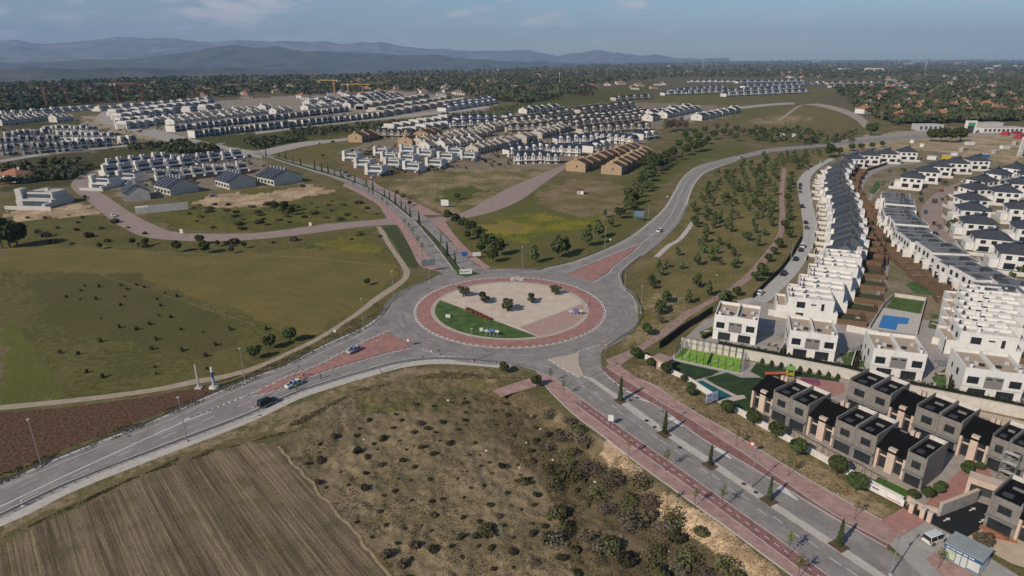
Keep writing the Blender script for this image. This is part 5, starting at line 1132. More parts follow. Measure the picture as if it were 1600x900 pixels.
for i, (x, y) in enumerate([(975,335),(982,312),(988,330),(996,300),(1002,292),(1005,282),(1012,274),(1018,282),(1022,276),(1030,272),(1038,262),(1046,258),(1054,254),(1026,262),(968,342),(990,296)]):
    p = at(x, y); (bushy if i % 3 else brown).place(p, f'{"leafy" if i % 3 else "bare"} tree beside the brown terraces, {ORD[i]} in the belt left of the curving road', rng.uniform(.8, 1.4), group='tree belt left of the curving road')
# avenue cypresses and saplings
for i, (x, y) in enumerate([(641,337),(634,332),(627,327),(618,320),(609,314),(601,308),(583,299),(573,293),(555,286),(533,278),(523,273),(513,270),(503,268),(492,264),(470,258),(458,254),(447,250),(437,247),(416,244),(655,348),(689,380),(699,400),(711,412)]): cypress.place(at(x, y), f'dark narrow cypress, {ORD[i]} in the avenue median behind the roundabout', rng.uniform(.45, .68), group='cypresses in the north-west avenue', zz=1.35)
for i, (x, y) in enumerate([(969,626),(1038,678),(1109,727),(1201,782),(1310,853),(905+1,592)]): 
    if i < 5: cypress.place(at(x, y, .14), f'narrow green cypress in the south-east median, {ORD[i]} from the roundabout', [.66,.6,.5,.54,.57][i], group='cypresses in the south-east median', zz=1.35)
for i, (x, y) in enumerate([(660,400),(653,388),(646,374),(640,366),(633,358),(606,330),(598,322),(583,313),(577,308),(570,300),(553,296),(546,290),(537,286)]): sapling.place(at(x, y), f'pale young sapling on the red pavement of the avenue, {ORD[i]} from the roundabout', 1.25, group='saplings on the north-west avenue')
for i, (x, y) in enumerate([(860,598),(880,618),(982,713),(1042,793-4),(1127,795),(1085,792),(1230,870),(1246,905),(1150,697),(1231,744),(1335,811),(1466,888),(1040,735)]): sapling.place(at(x, y, .08), f'slender sapling beside the south-east avenue, {ORD[i]} of its row', rng.uniform(.8, 1.1), group='saplings on the south-east avenue')
# roundabout olives
for i, (x, y, s) in enumerate([(724,463,1.05),(757,473,1.05),(794,486,1.1),(831,473,.9),(868,460,.9)]): olive.place(at(x, y, .14), ['olive tree at the left of the sandy roundabout centre', 'olive tree second from the left on the roundabout sand', 'middle olive tree on the roundabout, nearest the front', 'olive tree fourth from the left on the roundabout sand', 'olive tree at the right of the sandy roundabout centre'][i], s*1.25, group='olive trees on the roundabout', zz=.74)
# clipped trees before the dark houses
for i, (x, y, s) in enumerate([(993,561,.95),(1017,574,.75),(1040,585,.95),(1068,597,.55),(1078,607,.5),(1078,617+2,.7),(1136,647,.95),(1176,664,1.0),(1211,684,1.05),(1245,712,1.1),(1307,741,1.1),(1336,768,1.1)]): ball.place(at(x, y), f'low rounded tree along the pale garden wall, {ORD[i]} from the left', s, group='rounded trees along the garden wall')
for i, (x, y, s) in enumerate([(1425,781,.6),(1470,765,.5),(1465,772,.6),(1447,779,.7),(1508,741,.7),(1513,735,.6),(1530,735,.5)]): ball.place(at(x, y), f'small garden shrub tree by the pink terrace, {ORD[i]} from the left', s, group='garden shrubs by the terrace')
# left field: bushes and lone trees
for i, (x, y, s) in enumerate([(4,388,2.0),(16,387,2.3),(28,386,1.9)]): bushy.place(at(x, y), f'big dark tree at the left edge, {ORD[i]} from the edge', s, group='dark trees at the left edge')
for i, (x, y, s) in enumerate([(278,394,.9),(313,382,.8),(320,396,1.0),(208,383,.6),(228,384,.6),(157,389,.5),(340,385,.5),(355,386,.5),(382,388,.5),(362,396,.5),(453,534,.8),(422,545,.75),(398,561,.7),(574,446,.5),(430,330,1.0),(445,332,1.1),(455,336,.9),(640,322,.6),(630,312,.6),(620,305,.5),(715,312,.7),(505,250-4,.5)]): bushy.place(at(x, y), f'lone dark bushy tree on the grassland, {ORD[i]} counted across the left', s, group='lone trees on the left grassland')
fieldP = [(100,450),(200,440),(300,470),(420,515),(460,535),(400,570),(300,595),(200,600),(120,600),(70,540)]
for p in scatter(fieldP, 40, 4, 12): p.z = gz1(p.x, p.y); bush(p, rng.choice([0,1,2]), rng.uniform(.28, .62), f'dark shrub on the green field, {zone3(p.y, 160, 195, ["front","middle","rear"])} {zone3(p.x, -100, -65, ["left","centre","right"])}', 'shrubs on the green field', flat=2.0)
for p in scatter([(300,320),(420,320),(560,310),(600,340),(480,352),(380,358),(290,355)], 45, 7, 13): p.z = gz1(p.x, p.y); bush(p, rng.choice([0,1,1,2]), rng.uniform(.8, 2.6), f'shrub in the overgrown plot below the blue gables, {zone3(p.x, -130, -85, ["left","middle","right"])} part', 'shrubs in the overgrown plot', flat=.6)
for p in scatter([(0,340),(150,330),(230,365),(300,380),(390,380),(600,355),(610,375),(300,392),(0,380)], 30, 6, 14): p.z = gz1(p.x, p.y); s_ = rng.uniform(.6, 2.2); bush(p, rng.choice([0,1,1,2]), s_, f'{zone3(s_, 1.1, 1.8, ["small","middling","broad"])} shrub on the rough strip below the reddish street, {zone3(p.x, -170, -130, ["left","middle","right"])} part', 'shrubs below the reddish street')
# scrub field: individual bushes, largest in the picture
n_b = 0
twig = [leaves(260, crown_multi([(0,0,.6,1.2,1.0,.8,.2),(.6,.4,.7,.7,.7,.7,.2)]), .13, 131+i).mesh('twigs', m) for i, m in enumerate((leafmat('twigs_grey', (.095,.078,.06), (.17,.145,.11)), leafmat('twigs_green', (.075,.072,.03), (.15,.14,.065))))]
for i, p in enumerate(scatter([(850,640),(930,690),(1010,750),(1130,860),(1180,930),(900,930),(850,800)], 34, 3.0, 55)):
    p.z = gz1(p.x, p.y)-.05; o = link('twiggy_bush', twig[i % 2]); o.location = p; s_ = rng.uniform(1.1, 2.2); o.scale = (s_, s_, s_*rng.uniform(.7, 1)); o.rotation_euler.z = i; tag(o, f'{"greyish" if i % 2 == 0 else "yellow-green"} twiggy bush beside the sandy bank, {zone3(p.y, 84, 104, ["front","middle","rear"])} part', 'shrub', 'twiggy bushes beside the sandy bank')
def scrub_label(p, s): return f'{zone3(s, .62, .9, ["small","middling","large"])} dark bush in the scrub field, {zone3(p.y, 84, 112, ["front","middle","rear"])} {zone3(p.x, -8, 10, ["left by the stubble","centre","right by the pavement"])}'
for p in scatter([(460,720),(560,650),(660,620),(760,612),(840,640),(900,680),(960,730),(1050,810),(1120,880),(1140,930),(640,930),(560,830),(480,740)], 170, 2.2, 15):
    p.z = gz1(p.x, p.y)-.05; right = p.x > 6; s = (.34+.75*rng.random()**1.7)*(1.4 if right and rng.random() < .45 else 1); bush(p, rng.choice([0,0,1,2]) if right else rng.choice([0,0,0,2]), s*.95, scrub_label(p, s), 'bushes in the scrub field', flat=rng.uniform(.7, 1.1)).name = 'scrub_bush'
for i, (x, y, s, k) in enumerate([(905,672,2.0,1),(890,660,1.8,2),(915,690,1.6,2),(988,770,1.7,1),(1010,800,2.0,2),(1098,828,1.6,1),(1150,900,2.2,1),(760,830,2.0,1),(870,800,2.0,1),(950,850,2.4,1),(980,870,2.0,0),(820,750,1.5,1),(880,740,1.6,0),(1030,890,2.2,1),(860,840,1.8,0),(700,690,1.0,0)]):
    p = at(x, y); p.z = gz1(p.x, p.y); bush(p, k, s*.8, f'large sprawling bush in the scrub field, {ORD[i]} of the big ones', 'large bushes in the scrub field', flat=.85)
for i, (x, y) in enumerate([(788,583),(838,604)]): bushy.place(at(x, y), ['small green tree at the roadside below the roundabout', 'pale sapling tree by the red footpath below the roundabout'][i], .55)
# ================================================================== DISTANT WOODS: reads as one mass
def wood(name, label, n, regions, seed, smin, smax, nf=16):
    r = np.random.default_rng(seed); pts = []
    for (pxs, wgt) in regions:
        P = at_np(pxs); lo, hi = P.min(0), P.max(0); m = int(n*wgt); got = 0
        # sample in bearing / depression so the far woods thin out with distance as the eye sees them
        px = np.array(pxs, float); l2, h2 = px.min(0), px.max(0)
        while got < m:
            q = np.stack([r.uniform(l2[0], h2[0], m*2), l2[1]+(h2[1]-l2[1])*r.random(m*2)**.85], 1); k = inside(q, pxs); q = q[k]
            w_ = at_np(q); den = vnoise(w_[:, 0], w_[:, 1], 90, seed)+.5*vnoise(w_[:, 0], w_[:, 1], 33, seed+3); w_ = w_[den > .52+.15*r.random(len(den))]; pts.append(w_[:m-got]); got += len(pts[-1])
    P = np.concatenate(pts)
    if len(vill):
        V = np.array([(v.x, v.y) for v in vill]); keep = np.ones(len(P), bool)
        for v in V: 
            dlt = P-v; keep &= ~((np.abs(dlt[:, 0]) < 9) & (dlt[:, 1] < 6) & (dlt[:, 1] > -26))
        P = P[keep]
    m = len(P); z = gz(P[:, 0], P[:, 1]); S = r.uniform(smin, smax, m)*(1+np.hypot(P[:, 0], P[:, 1])/9000)
    d = r.normal(size=(m, nf, 3)); d /= np.linalg.norm(d, axis=2, keepdims=True); d[:, :, 2] = np.abs(d[:, :, 2])*.9-.15
    rad_ = S[:, None]*(.55+.45*r.random((m, nf))); c = np.stack([P[:, 0], P[:, 1], z+S*.95], 1)[:, None, :]+d*rad_[:, :, None]*np.array([1, 1, .95])
    q = d+r.normal(size=d.shape)*.4; q /= np.linalg.norm(q, axis=2, keepdims=True); t1 = np.cross(q, r.normal(size=d.shape)); t1 /= np.linalg.norm(t1, axis=2, keepdims=True); t2 = np.cross(q, t1)
    s = (S[:, None]*.52*(.7+.6*r.random((m, nf))))[:, :, None]
    v = np.stack([c+t1*s, c+t2*s, c-t1*s, c-t2*s], 2).reshape(-1, 3); f = np.arange(len(v)).reshape(-1, 4)
    kind = r.choice(3, m, p=[.55, .3, .15]); mi = np.repeat(kind, nf)
    me = np_mesh(name, v, f, [mat('wood_leaf_dark', (.042,.056,.026), .95, 0, .02, col2=(.078,.092,.042), spec=.1), mat('wood_leaf_mid', (.062,.076,.034), .95, 0, .02, col2=(.11,.118,.055), spec=.1), mat('wood_leaf_dry', (.085,.073,.048), .95, 0, .02, col2=(.14,.12,.08), spec=.1)], mi)
    return stuff(link(name, me), label, 'woodland')
wood('distant_wood', 'dark wooded suburb stretching to the horizon behind the housing estates', 11500, [
    ([(-60,126),(300,122),(480,120),(820,106),(830,130),(770,150),(640,142),(480,150),(420,146),(330,153),(150,166),(0,180),(-60,182)], .36),
    ([(780,104),(1040,97),(1240,94),(1700,94),(1700,110),(1300,122),(1040,122),(860,140),(790,135)], .30),
    ([(1260,110),(1700,108),(1700,190),(1560,190),(1400,196),(1350,178),(1300,140),(1480,128),(1280,126)], .24),
    ([(720,150),(880,132),(940,140),(900,152),(820,162),(780,158)], .04), ([(640,104),(820,98),(830,104),(640,112)], .02)], 31, 3.4, 6.2)
wood('meadow_bushes', 'low green bushes filling the meadow strips between the estates', 950, [
    ([(380,222),(470,205),(600,192),(660,190),(600,205),(480,218),(400,234)], .35), ([(200,232),(300,222),(350,238),(250,246),(170,258)], .2), ([(0,262),(120,245),(190,240),(160,258),(120,280),(0,290)], .2), ([(600,192),(820,165),(830,172),(640,198)], .08), ([(1170,208),(1230,200),(1300,212),(1340,205),(1330,225),(1230,228),(1180,226)], .17)], 37, 1.2, 2.8, 14)

wood('estate_garden_trees', 'small garden trees and hedges between the distant estate houses', 900, [
    ([(180,205),(400,178),(600,165),(600,186),(400,208),(300,218)], .25), ([(0,205),(200,200),(215,228),(0,248)], .15), ([(540,240),(700,205),(1000,165),(1020,200),(900,240),(780,262),(600,275)], .4), ([(150,265),(380,240),(470,285),(200,300)], .1), ([(1270,265),(1420,235),(1600,262),(1600,440),(1380,420),(1280,300)], .1)], 41, .8, 1.7, 12)
# ================================================================== WALLS, POOLS, COURTS OF THE NEAR ESTATE
def wall_px(name, pxs, h, th, m, label, cat='wall', z=0.0, cap=None):
    P = [at(x, y) for x, y in pxs]; o0 = P[0].copy(); root = thing(name, label, cat, o0); mb = MB(); cb = MB()
    Q = [p-o0 for p in P]; A = offset(Q, -th/2); B = offset(Q, th/2)
    for i in range(len(Q)-1):
        q = [A[i], A[i+1], B[i+1], B[i]]; mb.prism([(v.x, v.y) for v in q], z-.1, z+h)
        if cap: 
            A2, B2 = offset(Q, -th/2-.06), offset(Q, th/2+.06); q = [A2[i], A2[i+1], B2[i+1], B2[i]]; cb.prism([(v.x, v.y) for v in q], z+h+.003, z+h+.1)
    mb.build('wall_panel', m, root)
    if cap: cb.build('coping', cap, root)
    return root
wall_px('retaining_wall', [(1064,541),(1110,550),(1181,564),(1250,577),(1316,590),(1420,617),(1520,637),(1640,662)], 2.6, .3, mat('pale_wall_render', (.52,.48,.42), .9, .14, .8), 'long pale retaining wall behind the padel court and lawns', cap=palecon)
wall_px('garden_wall', [(1008,560),(1022,566),(1050,584),(1077,597),(1100,612),(1121,626)], 1.1, .35, warmwhite, 'low white garden wall beside the green pool', cap=white)
wall_px('garden_wall', [(1129,632),(1152,645),(1200,672),(1250,700),(1300,728),(1356,758),(1410,786)], 1.2, .35, warmwhite, 'white front wall before the dark grey houses', cap=white)
hedgem = [leafmat('hedge_leaves', (.018,.026,.012), (.05,.055,.025))]
def hedge(pxs, h, wd, label, off=0):
    P = [at(x, y) for x, y in pxs]; P = resample(P, .5); P = offset(P, off); o0 = P[0].copy(); r = random.Random(3); mb = MB()
    for p in P:
        for _ in range(12):
            c = p-o0+Vector((r.uniform(-.3,.3), r.uniform(-wd/2, wd/2), r.uniform(.1, h))); q = Vector((r.uniform(-1,1), r.uniform(-1,1), r.uniform(0,1))).normalized(); t1 = q.orthogonal().normalized(); t2 = q.cross(t1); s = r.uniform(.18, .38)
            mb.add([c+t1*s, c+t2*s, c-t1*s, c-t2*s], [(0,1,2,3)])
    ro = thing('hedge', label, 'hedge', o0); mb.build('hedge_leaves', hedgem[0], ro)
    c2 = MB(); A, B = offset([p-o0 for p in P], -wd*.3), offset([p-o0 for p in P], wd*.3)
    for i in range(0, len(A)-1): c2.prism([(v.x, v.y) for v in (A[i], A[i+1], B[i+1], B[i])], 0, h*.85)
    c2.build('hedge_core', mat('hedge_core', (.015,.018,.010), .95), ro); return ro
hedge([(1120,551),(1181,563),(1250,576),(1316,589),(1420,616),(1520,636),(1610,655)], 3.5, 1.0, 'dark hedge growing along the top of the long retaining wall', .9)
fencem = mat('dark_fence_mesh', (.022,.026,.022), .9, .2, 1)
wall_px('garden_fence', [(1030,545),(1062,520),(1090,503),(1113,488)], 2.2, .2, fencem, 'dark screened fence between the pink path and the first white house', 'fence')
wall_px('street_fence', [(1176,466),(1199,442),(1219,423),(1238,398),(1252,371)], 1.6, .15, fencem, 'dark fence along the left side of the pale street', 'fence')
wall_px('alley_fence', [(1379,425),(1381,394),(1361,362),(1345,332),(1340,306),(1342,286),(1354,268),(1386,257)], 1.8, .25, mat('timber_dark', (.055,.04,.033), .9, .2, 1), 'dark timber fence along the left side of the garden alley', 'fence')
# sunken courtyards etc
pav = mat('estate_paving', (.36,.315,.275), .9, .12, .6)
poly_sheet('estate_ground', [(1046,560),(1062,545),(1180,566),(1316,592),(1420,619),(1640,668),(1640,760),(1545,790),(1452,790),(1412,788),(1356,757),(1250,699),(1152,645),(1121,626),(1077,597),(1040,575)], -.012, pav)
gpave = mat('house_court_paving', (.33,.30,.27), .9, .14, .5)
poly_sheet('house_ground', [(1060,538),(1100,500),(1180,470),(1240,480),(1330,490),(1360,510),(1440,500),(1490,500),(1640,520),(1640,655),(1520,634),(1420,614),(1316,587),(1181,561)], -.016, gpave)
for i, q in enumerate([[(1092,519),(1113,510),(1116,524),(1100,531)], [(1206,553),(1229,546),(1231,551),(1210,558)], [(1312,553),(1341,548),(1336,572),(1326,584),(1320,570)], [(1335,562),(1352,558),(1352,588),(1336,583)], [(1456,590),(1478,575),(1478,613),(1465,611)], [(1484,588),(1496,584),(1496,618),(1486,615)]]):
    poly_sheet('garden_lawn', q, .004+.001*i, lawnm)
for a, b2, lb in (((1330,574),(1340,543),'first'),((1478,612),(1484,575),'second'),((1216,556),(1236,527),'third')): wall_px('party_wall', [a, b2], 1.7, .2, warmwhite, f'white garden dividing wall between the semi-detached houses, {lb}')
for q, lb in (([(1200,492),(1250,502)],'left'),([(1322,517),(1370,527)],'middle'),([(1455,536),(1516,552)],'right')): wall_px('garden_wall', q, 2.0, .25, warmwhite, f'white garden wall behind the semi-detached houses, {lb} stretch')
for a, (pl, pr) in enumerate(((( 1212,532),(1219,543)),((1324,558),(1332,572)),((1460,578),(1468,594)))):
    p = at(*pl); r = thing('pergola', f'grey metal pergola frame beside the semi-detached house, {ORD[a]} from the left', 'pergola', p, R(-22), 'pergolas'); mb = MB()
    for x in (0, 3): 
        for y in (0, 3.6): mb.box(x-.06, y-.06, 0, x+.06, y+.06, 2.4)
    mb.build('posts', steel, r); mb = MB()
    for k in range(7): mb.box(-.1, k*.6-.04, 2.4, 3.1, k*.6+.04, 2.52)
    mb.build('slats', steel, r)
for q_, lb in (([(1238,530),(1219,556)],'left'),([(1343,546),(1332,574)],'middle'),([(1487,580),(1480,612)],'right')): hedge(q_, 1.6, .8, f'dark garden hedge along the dividing wall between white semi-detached houses, {lb} one', .5)
hedge([(1098,529),(1112,523),(1119,527)], 1.0, .7, 'low dark hedge in the garden of the first white house')
tbl = None
for i, (x, y) in enumerate([(1104,521),(1208,541),(1222,547),(1316,575),(1338,566),(1346,580),(1458,604),(1490,602),(1350,552),(1470,588),(1225,480),(1340,500),(1460,510)]):
    p = at(x, y); lb_ = f'pale garden table with bench by the white houses, {ORD[i]} from the left group'
    if tbl is None:
        tbl = thing('garden_table', lb_, 'table', p, .4, 'garden tables by the white houses'); MB().box(-.9, -.5, .7, .9, .5, .78).build('table_top', mat('pale_garden_wood', (.42,.38,.33), .8, .15, 2), tbl); mb = MB(); [mb.box(sx_*.75-.05, sy*.4-.05, 0, sx_*.75+.05, sy*.4+.05, .7) for sx_ in (-1, 1) for sy in (-1, 1)]; mb.build('legs', steel, tbl); MB().box(-.9, .85, .0, .9, 1.25, .45).build('bench', mat('dark_garden_wood', (.09,.075,.065), .8, .2, 2), tbl)
    else: dup(tbl, p, i*.7, lb_)
# padel court
pc = [at(*q) for q in ((1068,544),(1159,561),(1156,582.5),(1055,560.5))]
poly_sheet('court_base', [(1064,541.5),(1164,560.5),(1160,586),(1050,562)], .004, palecon)
r = thing('padel_court', 'bright green padel court enclosed by dark posts and glass', 'padel court', pc[0]); o0 = pc[0]; cc = [p-o0 for p in pc]
MB().prism([(p.x, p.y) for p in cc][::-1], .006, .05).build('turf', padel, r)
def lerp2(u, v): return (cc[0]*(1-u)+cc[1]*u)*(1-v)+(cc[3]*(1-u)+cc[2]*u)*v
lm = MB()
def cline(u0, v0, u1, v1, w=.08):
    a, b2 = lerp2(u0, v0), lerp2(u1, v1); d = (b2-a).normalized(); n = Vector((-d.y, d.x, 0))*w; lm.add([(q.x, q.y, .056) for q in (a-n, b2-n, b2+n, a+n)], [(0,1,2,3)])
for u in (.12, .88): cline(u, 0, u, 1)
cline(.12, .5, .88, .5); lm.build('court_lines', paint, r)
post = MB().box(-.06, -.06, 0, .06, .06, 3.4).mesh('post', mat('green_post', (.02,.035,.025), .6, .1))
for k in range(10):
    for v in (0, 1): o = link('post', post, r); o.location = lerp2(k/9, v)
for k in range(1, 5):
    for u in (0, 1): o = link('post', post, r); o.location = lerp2(u, k/5)
rl = MB()
for z in (1.9, 3.35):
    for a, b2 in (((0,0),(1,0)),((1,0),(1,1)),((1,1),(0,1)),((0,1),(0,0))): rl.tube(lerp2(*a)+Vector((0,0,z)), lerp2(*b2)+Vector((0,0,z)), .035, n=4)
rl.build('top_rails', mat('green_post', (0,0,0)), r)
a, b2 = lerp2(.5, 0), lerp2(.5, 1); nb_ = MB(); nb_.tube(a+Vector((0,0,.9)), b2+Vector((0,0,.9)), .03, n=4); nb_.prism([(a.x-.02, a.y), (a.x+.02, a.y), (b2.x+.02, b2.y), (b2.x-.02, b2.y)], .1, .85); nb_.build('net', mat('net_mesh', (.03,.04,.035), .9), r)
gls = bpy.data.materials.new('court_glass'); gls.use_nodes = True; t = gls.node_tree; b = t.nodes['Principled BSDF']; b.inputs['Base Color'].default_value = (.5,.6,.58,1); b.inputs['Roughness'].default_value = .08; b.inputs['Alpha'].default_value = .22
for u0, v0, u1, v1 in ((0,.02,0,.98),(1,.02,1,.98)):
    a, b2 = lerp2(u0, v0), lerp2(u1, v1); MB().prism([(a.x-.03, a.y), (a.x+.03, a.y), (b2.x+.03, b2.y), (b2.x-.03, b2.y)], .05, 3.0).build('glass_panel', gls, r)
# lawns, green pool, paths
poly_sheet('lawn', [(1047,569),(1058,565),(1080,570),(1125,580),(1110,588),(1078,595),(1052,581)], .006, darklawn)
poly_sheet('lawn', [(1102,591),(1136,582),(1158,590),(1190,590),(1200,600),(1180,640),(1152,644),(1126,633),(1142,617)], .006, darklawn)
poly_sheet('lawn', [(1172,580),(1182,567),(1310,592),(1312,597),(1230,586),(1205,598)], .006, darklawn)
pooldeck = mat('pool_deck', (.50,.42,.37), .85, .08, .6)
poly_sheet('pool_deck', [(1074,597),(1098,592),(1152,618),(1162,617),(1166,622),(1126,632)], .02, pooldeck)
def water(name, col): 
    m = bpy.data.materials.new(name); m.use_nodes = True; t = m.node_tree; b = t.nodes['Principled BSDF']; pos = N(t, 'ShaderNodeNewGeometry').outputs['Position']
    L(t, mixc(t, noise_n(t, pos, .5, 2), tuple(c*.85 for c in col), tuple(c*1.15 for c in col)), b.inputs['Base Color']); b.inputs['Roughness'].default_value = .12
    bn = N(t, 'ShaderNodeBump'); bn.inputs['Strength'].default_value = .12; L(t, noise_n(t, pos, 2.2, 3), bn.inputs['Height']); L(t, bn.outputs[0], b.inputs['Normal']); return m
structure(poly_sheet('green_pool_water', [(1081,598),(1097,594.5),(1145,619.5),(1124,626)], .03, water('green_pool_water', (.012,.10,.078))))
# blue pool
poly_sheet('pool_deck', [(1358,513),(1380,481),(1441,491),(1432,523)], .012, palecon)
structure(poly_sheet('blue_pool_water', [(1372,511.5),(1380,492),(1421,497),(1418,507),(1403,506),(1400,516)], .02, water('blue_pool_water', (.03,.17,.42))))
poly_sheet('lawn', [(1386,480),(1397,465),(1444,471),(1436,490)], .014, lawnm)
wall_px('pool_wall', [(1358,514),(1380,478),(1397,463),(1446,470),(1432,524)], 1.2, .2, mat('pale_wall_render', (0,0,0)), 'pale low wall round the blue pool and its lawn')
poly_sheet('garden_lawn', [(1415,445),(1430,437),(1470,452),(1466,462),(1430,458)], -.006, lawnm); poly_sheet('garden_lawn', [(1358,300),(1370,283),(1378,288),(1366,304)], -.006, lawnm)
for i, q in enumerate([[(1453,500),(1488,507),(1487,520),(1450,512)], [(1456,490),(1490,496),(1489,502),(1455,496)]]): poly_sheet('garden_lawn', q, .004+.001*i, lawnm)
# sandy plot, plaza, terraces
poly_sheet('sand_plot', [(1418,618),(1520,640),(1640,668),(1640,700),(1590,696),(1540,674),(1480,650)], .004, mat('pale_sand_plot', (.50,.40,.29), .95, .1, .5))
poly_sheet('plaza', [(1224,596),(1250,588),(1300,596),(1318,598),(1322,612),(1285,625),(1250,610)], .004, mat('rose_block_paving', (0,0,0)))
poly_sheet('plaza', [(1446,786),(1500,735),(1540,720),(1550,745),(1530,770),(1466,803),(1455,800)], .004, mat('rose_block_paving', (0,0,0)))
poly_sheet('front_terrace', [(1185,646),(1440,774),(1432,786),(1410,783),(1250,697),(1160,646)], .004, mat('beige_terrace_tiles', (.42,.335,.25), .9, .1, .8))
poly_sheet('front_lawn', [(1374,745),(1422,768),(1414,779),(1364,752)], .012, mat('bright_lawn', (.06,.13,.02), .95, .2, .8))
for i, (x, y) in enumerate([(1200,660),(1232,678),(1258,693),(1285,708),(1318,724),(1350,742)]):
    p = at(x, y); r = thing('railing', f'thin dark garden railing before the dark houses, {ORD[i]} from the left', 'railing', p, ANG_F, 'garden railings'); mb = MB()
    for k in range(4): mb.box(k*1.2-.03, -.03, 0, k*1.2+.03, .03, 1.5)
    mb.build('posts', darksteel, r); MB().box(-.1, -.04, 1.5, 3.8, .04, 1.58).build('top_rail', darksteel, r)
# ramp with retaining wall
poly_sheet('asphalt_ramp', [(1411,791),(1440,800),(1455,806),(1467,806.5),(1524,783),(1546,790),(1540,822),(1508,840),(1496,839),(1452,816),(1430,803)], .03, newasphalt)
wall_px('retaining_wall', [(1466,806),(1495,795),(1524,783.5)], 2.6, .5, concrete, 'grey retaining wall with peach coping above the black ramp', cap=peach)
wall_px('garden_wall', [(1418,783),(1440,797),(1452,799),(1466,804)], 1.0, .4, peach, 'curved low peach wall at the head of the ramp', cap=peach)
r = thing('garage_portal', 'peach garage entrance at the end of the black ramp', 'garage', at(1537,781), R(-40)); MB().box(-3, 0, 2.4, 3, 2.5, 3.6).box(-3, 0, 0, -2.4, 2.5, 2.4).box(2.4, 0, 0, 3, 2.5, 2.4).build('portal', peach, r); MB().box(-2.4, 1.2, 0, 2.4, 1.4, 2.4).build('garage_door', darksteel, r)
for i, (x, y) in enumerate([(1423,801),(1440,809),(1451,815)]):
    r = thing('gate_post', f'peach gate post by the driveway, {ORD[i]} from the left', 'gate post', at(x, y), ANG_F, 'peach gate posts'); MB().box(-.35, -.35, 0, .35, .35, 1.9).build('post', peach, r); MB().box(-.42, -.42, 1.9, .42, .42, 2.05).build('cap', palecon, r)
mb = MB()
for x, y in ((1479,812),(1519,796),(1535,814)):
    a = at(x, y); d = (at(x+8, y-4)-a).normalized(); n_ = Vector((-d.y, d.x, 0)); mb.add([(q.x, q.y, .036) for q in (a-d*.9-n_*.12, a+d*.2-n_*.12, a+d*.2-n_*.4, a+d, a+d*.2+n_*.4, a+d*.2+n_*.12, a-d*.9+n_*.12)], [(0,1,2,3,4,5,6)])
structure(mb.build('ramp_arrows', paint))
# hut with white sign
p = at(1034,574); r = thing('garden_hut', 'small brick hut with flat roof beside the padel lawn', 'hut', p, R(-48)); MB().box(-2, -1.6, 0, 2, 1.6, 2.6).build('wall', mat('hut_brick', (.42,.27,.20), .9, .12, 2), r); MB().box(-2.15, -1.75, 2.6, 2.15, 1.75, 2.85).build('roof', mat('hut_roof', (.33,.24,.20), .9, .1, 1), r); MB().box(-1.5, -1.66, 0, -.6, -1.55, 2.0).build('door', darksteel, r)
p = at(1036,580.5); r = thing('sign_board', 'white board fixed below the small brick hut', 'sign', p, R(-40)); MB().box(-1.5, -.05, .9, 1.5, .05, 2.1).build('panel', white, r); MB().box(-1.3, -.1, 0, -1.2, -.051, 1.9).box(1.2, -.1, 0, 1.3, -.051, 1.9).build('posts', steel, r)
# banner
p = at(1111,632); lil = mat('banner_lilac', (.46,.45,.62), .7, .25, 1.0, col2=(.62,.70,.80)); r = thing('billboard', 'lilac and pale blue billboard on posts by the green pool', 'billboard', p, R(30)); MB().box(-1.8, -.05, .8, 1.8, .05, 3.1).build('panel', lil, r)
MB().box(-1.6, -.07, 2.3, -.4, -.052, 2.8).box(-1.6, -.07, 1.1, .2, -.052, 1.3).box(-1.6, -.07, 1.6, -.2, -.052, 1.8).build('print', mat('banner_violet', (.28,.22,.55), .7, .1), r); MB().box(.3, -.07, 1.6, 1.3, -.052, 2.6).build('print', mat('banner_teal', (.16,.40,.44), .7, .1), r)
MB().box(-1.5, .051, 0, -1.35, .15, 2.8).box(1.35, .051, 0, 1.5, .15, 2.8).build('posts', darksteel, r)
a, b2 = at(1355,764), at(1411,793); d = b2-a; r = thing('banner', 'white printed banner hung on the front wall below the green lawn', 'banner', (a+b2)/2+Vector((-.35,-.45,0)), math.atan2(d.y, d.x)); h_ = d.length/2
MB().box(-h_, -.03, .5, h_, .0, 1.9).build('sheet', white, r); MB().box(.3, -.045, .75, h_-.4, -.032, .92).build('print', mat('banner_red', (.5,.08,.06), .7), r); MB().box(-h_+.8, -.045, 1.15, -1.2, -.032, 1.55).build('print', mat('banner_grey', (.16,.2,.2), .7), r)
# playground
p = at(1228,592); r = thing('playground_tower', 'small colourful playground tower with red slide and ramp', 'play structure', p, R(-20)); yel = mat('play_yellow', (.45,.36,.05), .6, .1); redp = mat('play_red', (.42,.10,.05), .6, .1)
mb = MB(); [mb.box(x-.08, y-.08, 0, x+.08, y+.08, 2.6) for x in (0, 1.6) for y in (0, 1.6)]; mb.build('posts', yel, r); MB().box(-.1, -.1, 1.2, 1.7, 1.7, 1.3).build('platform', yel, r); MB().gable(-.2, -.2, 2.6, 1.8, 1.8, 3.4, 0, 'x').build('roof', mat('play_green', (.12,.25,.06), .6), r)
MB().add([(-.1,.3,1.2),(-.1,1.3,1.2),(-5,1.3,.2),(-5,.3,.2),(-.1,.3,1.45),(-.1,1.3,1.45),(-5,1.3,.45),(-5,.3,.45)], [(0,3,2,1),(4,5,6,7),(0,1,5,4),(2,3,7,6),(1,2,6,5),(3,0,4,7)]).build('slide', redp, r)
MB().box(3.5, -1, 0, 7.5, 1.2, .5).build('sand_box', mat('play_purple', (.20,.06,.10), .7), r)
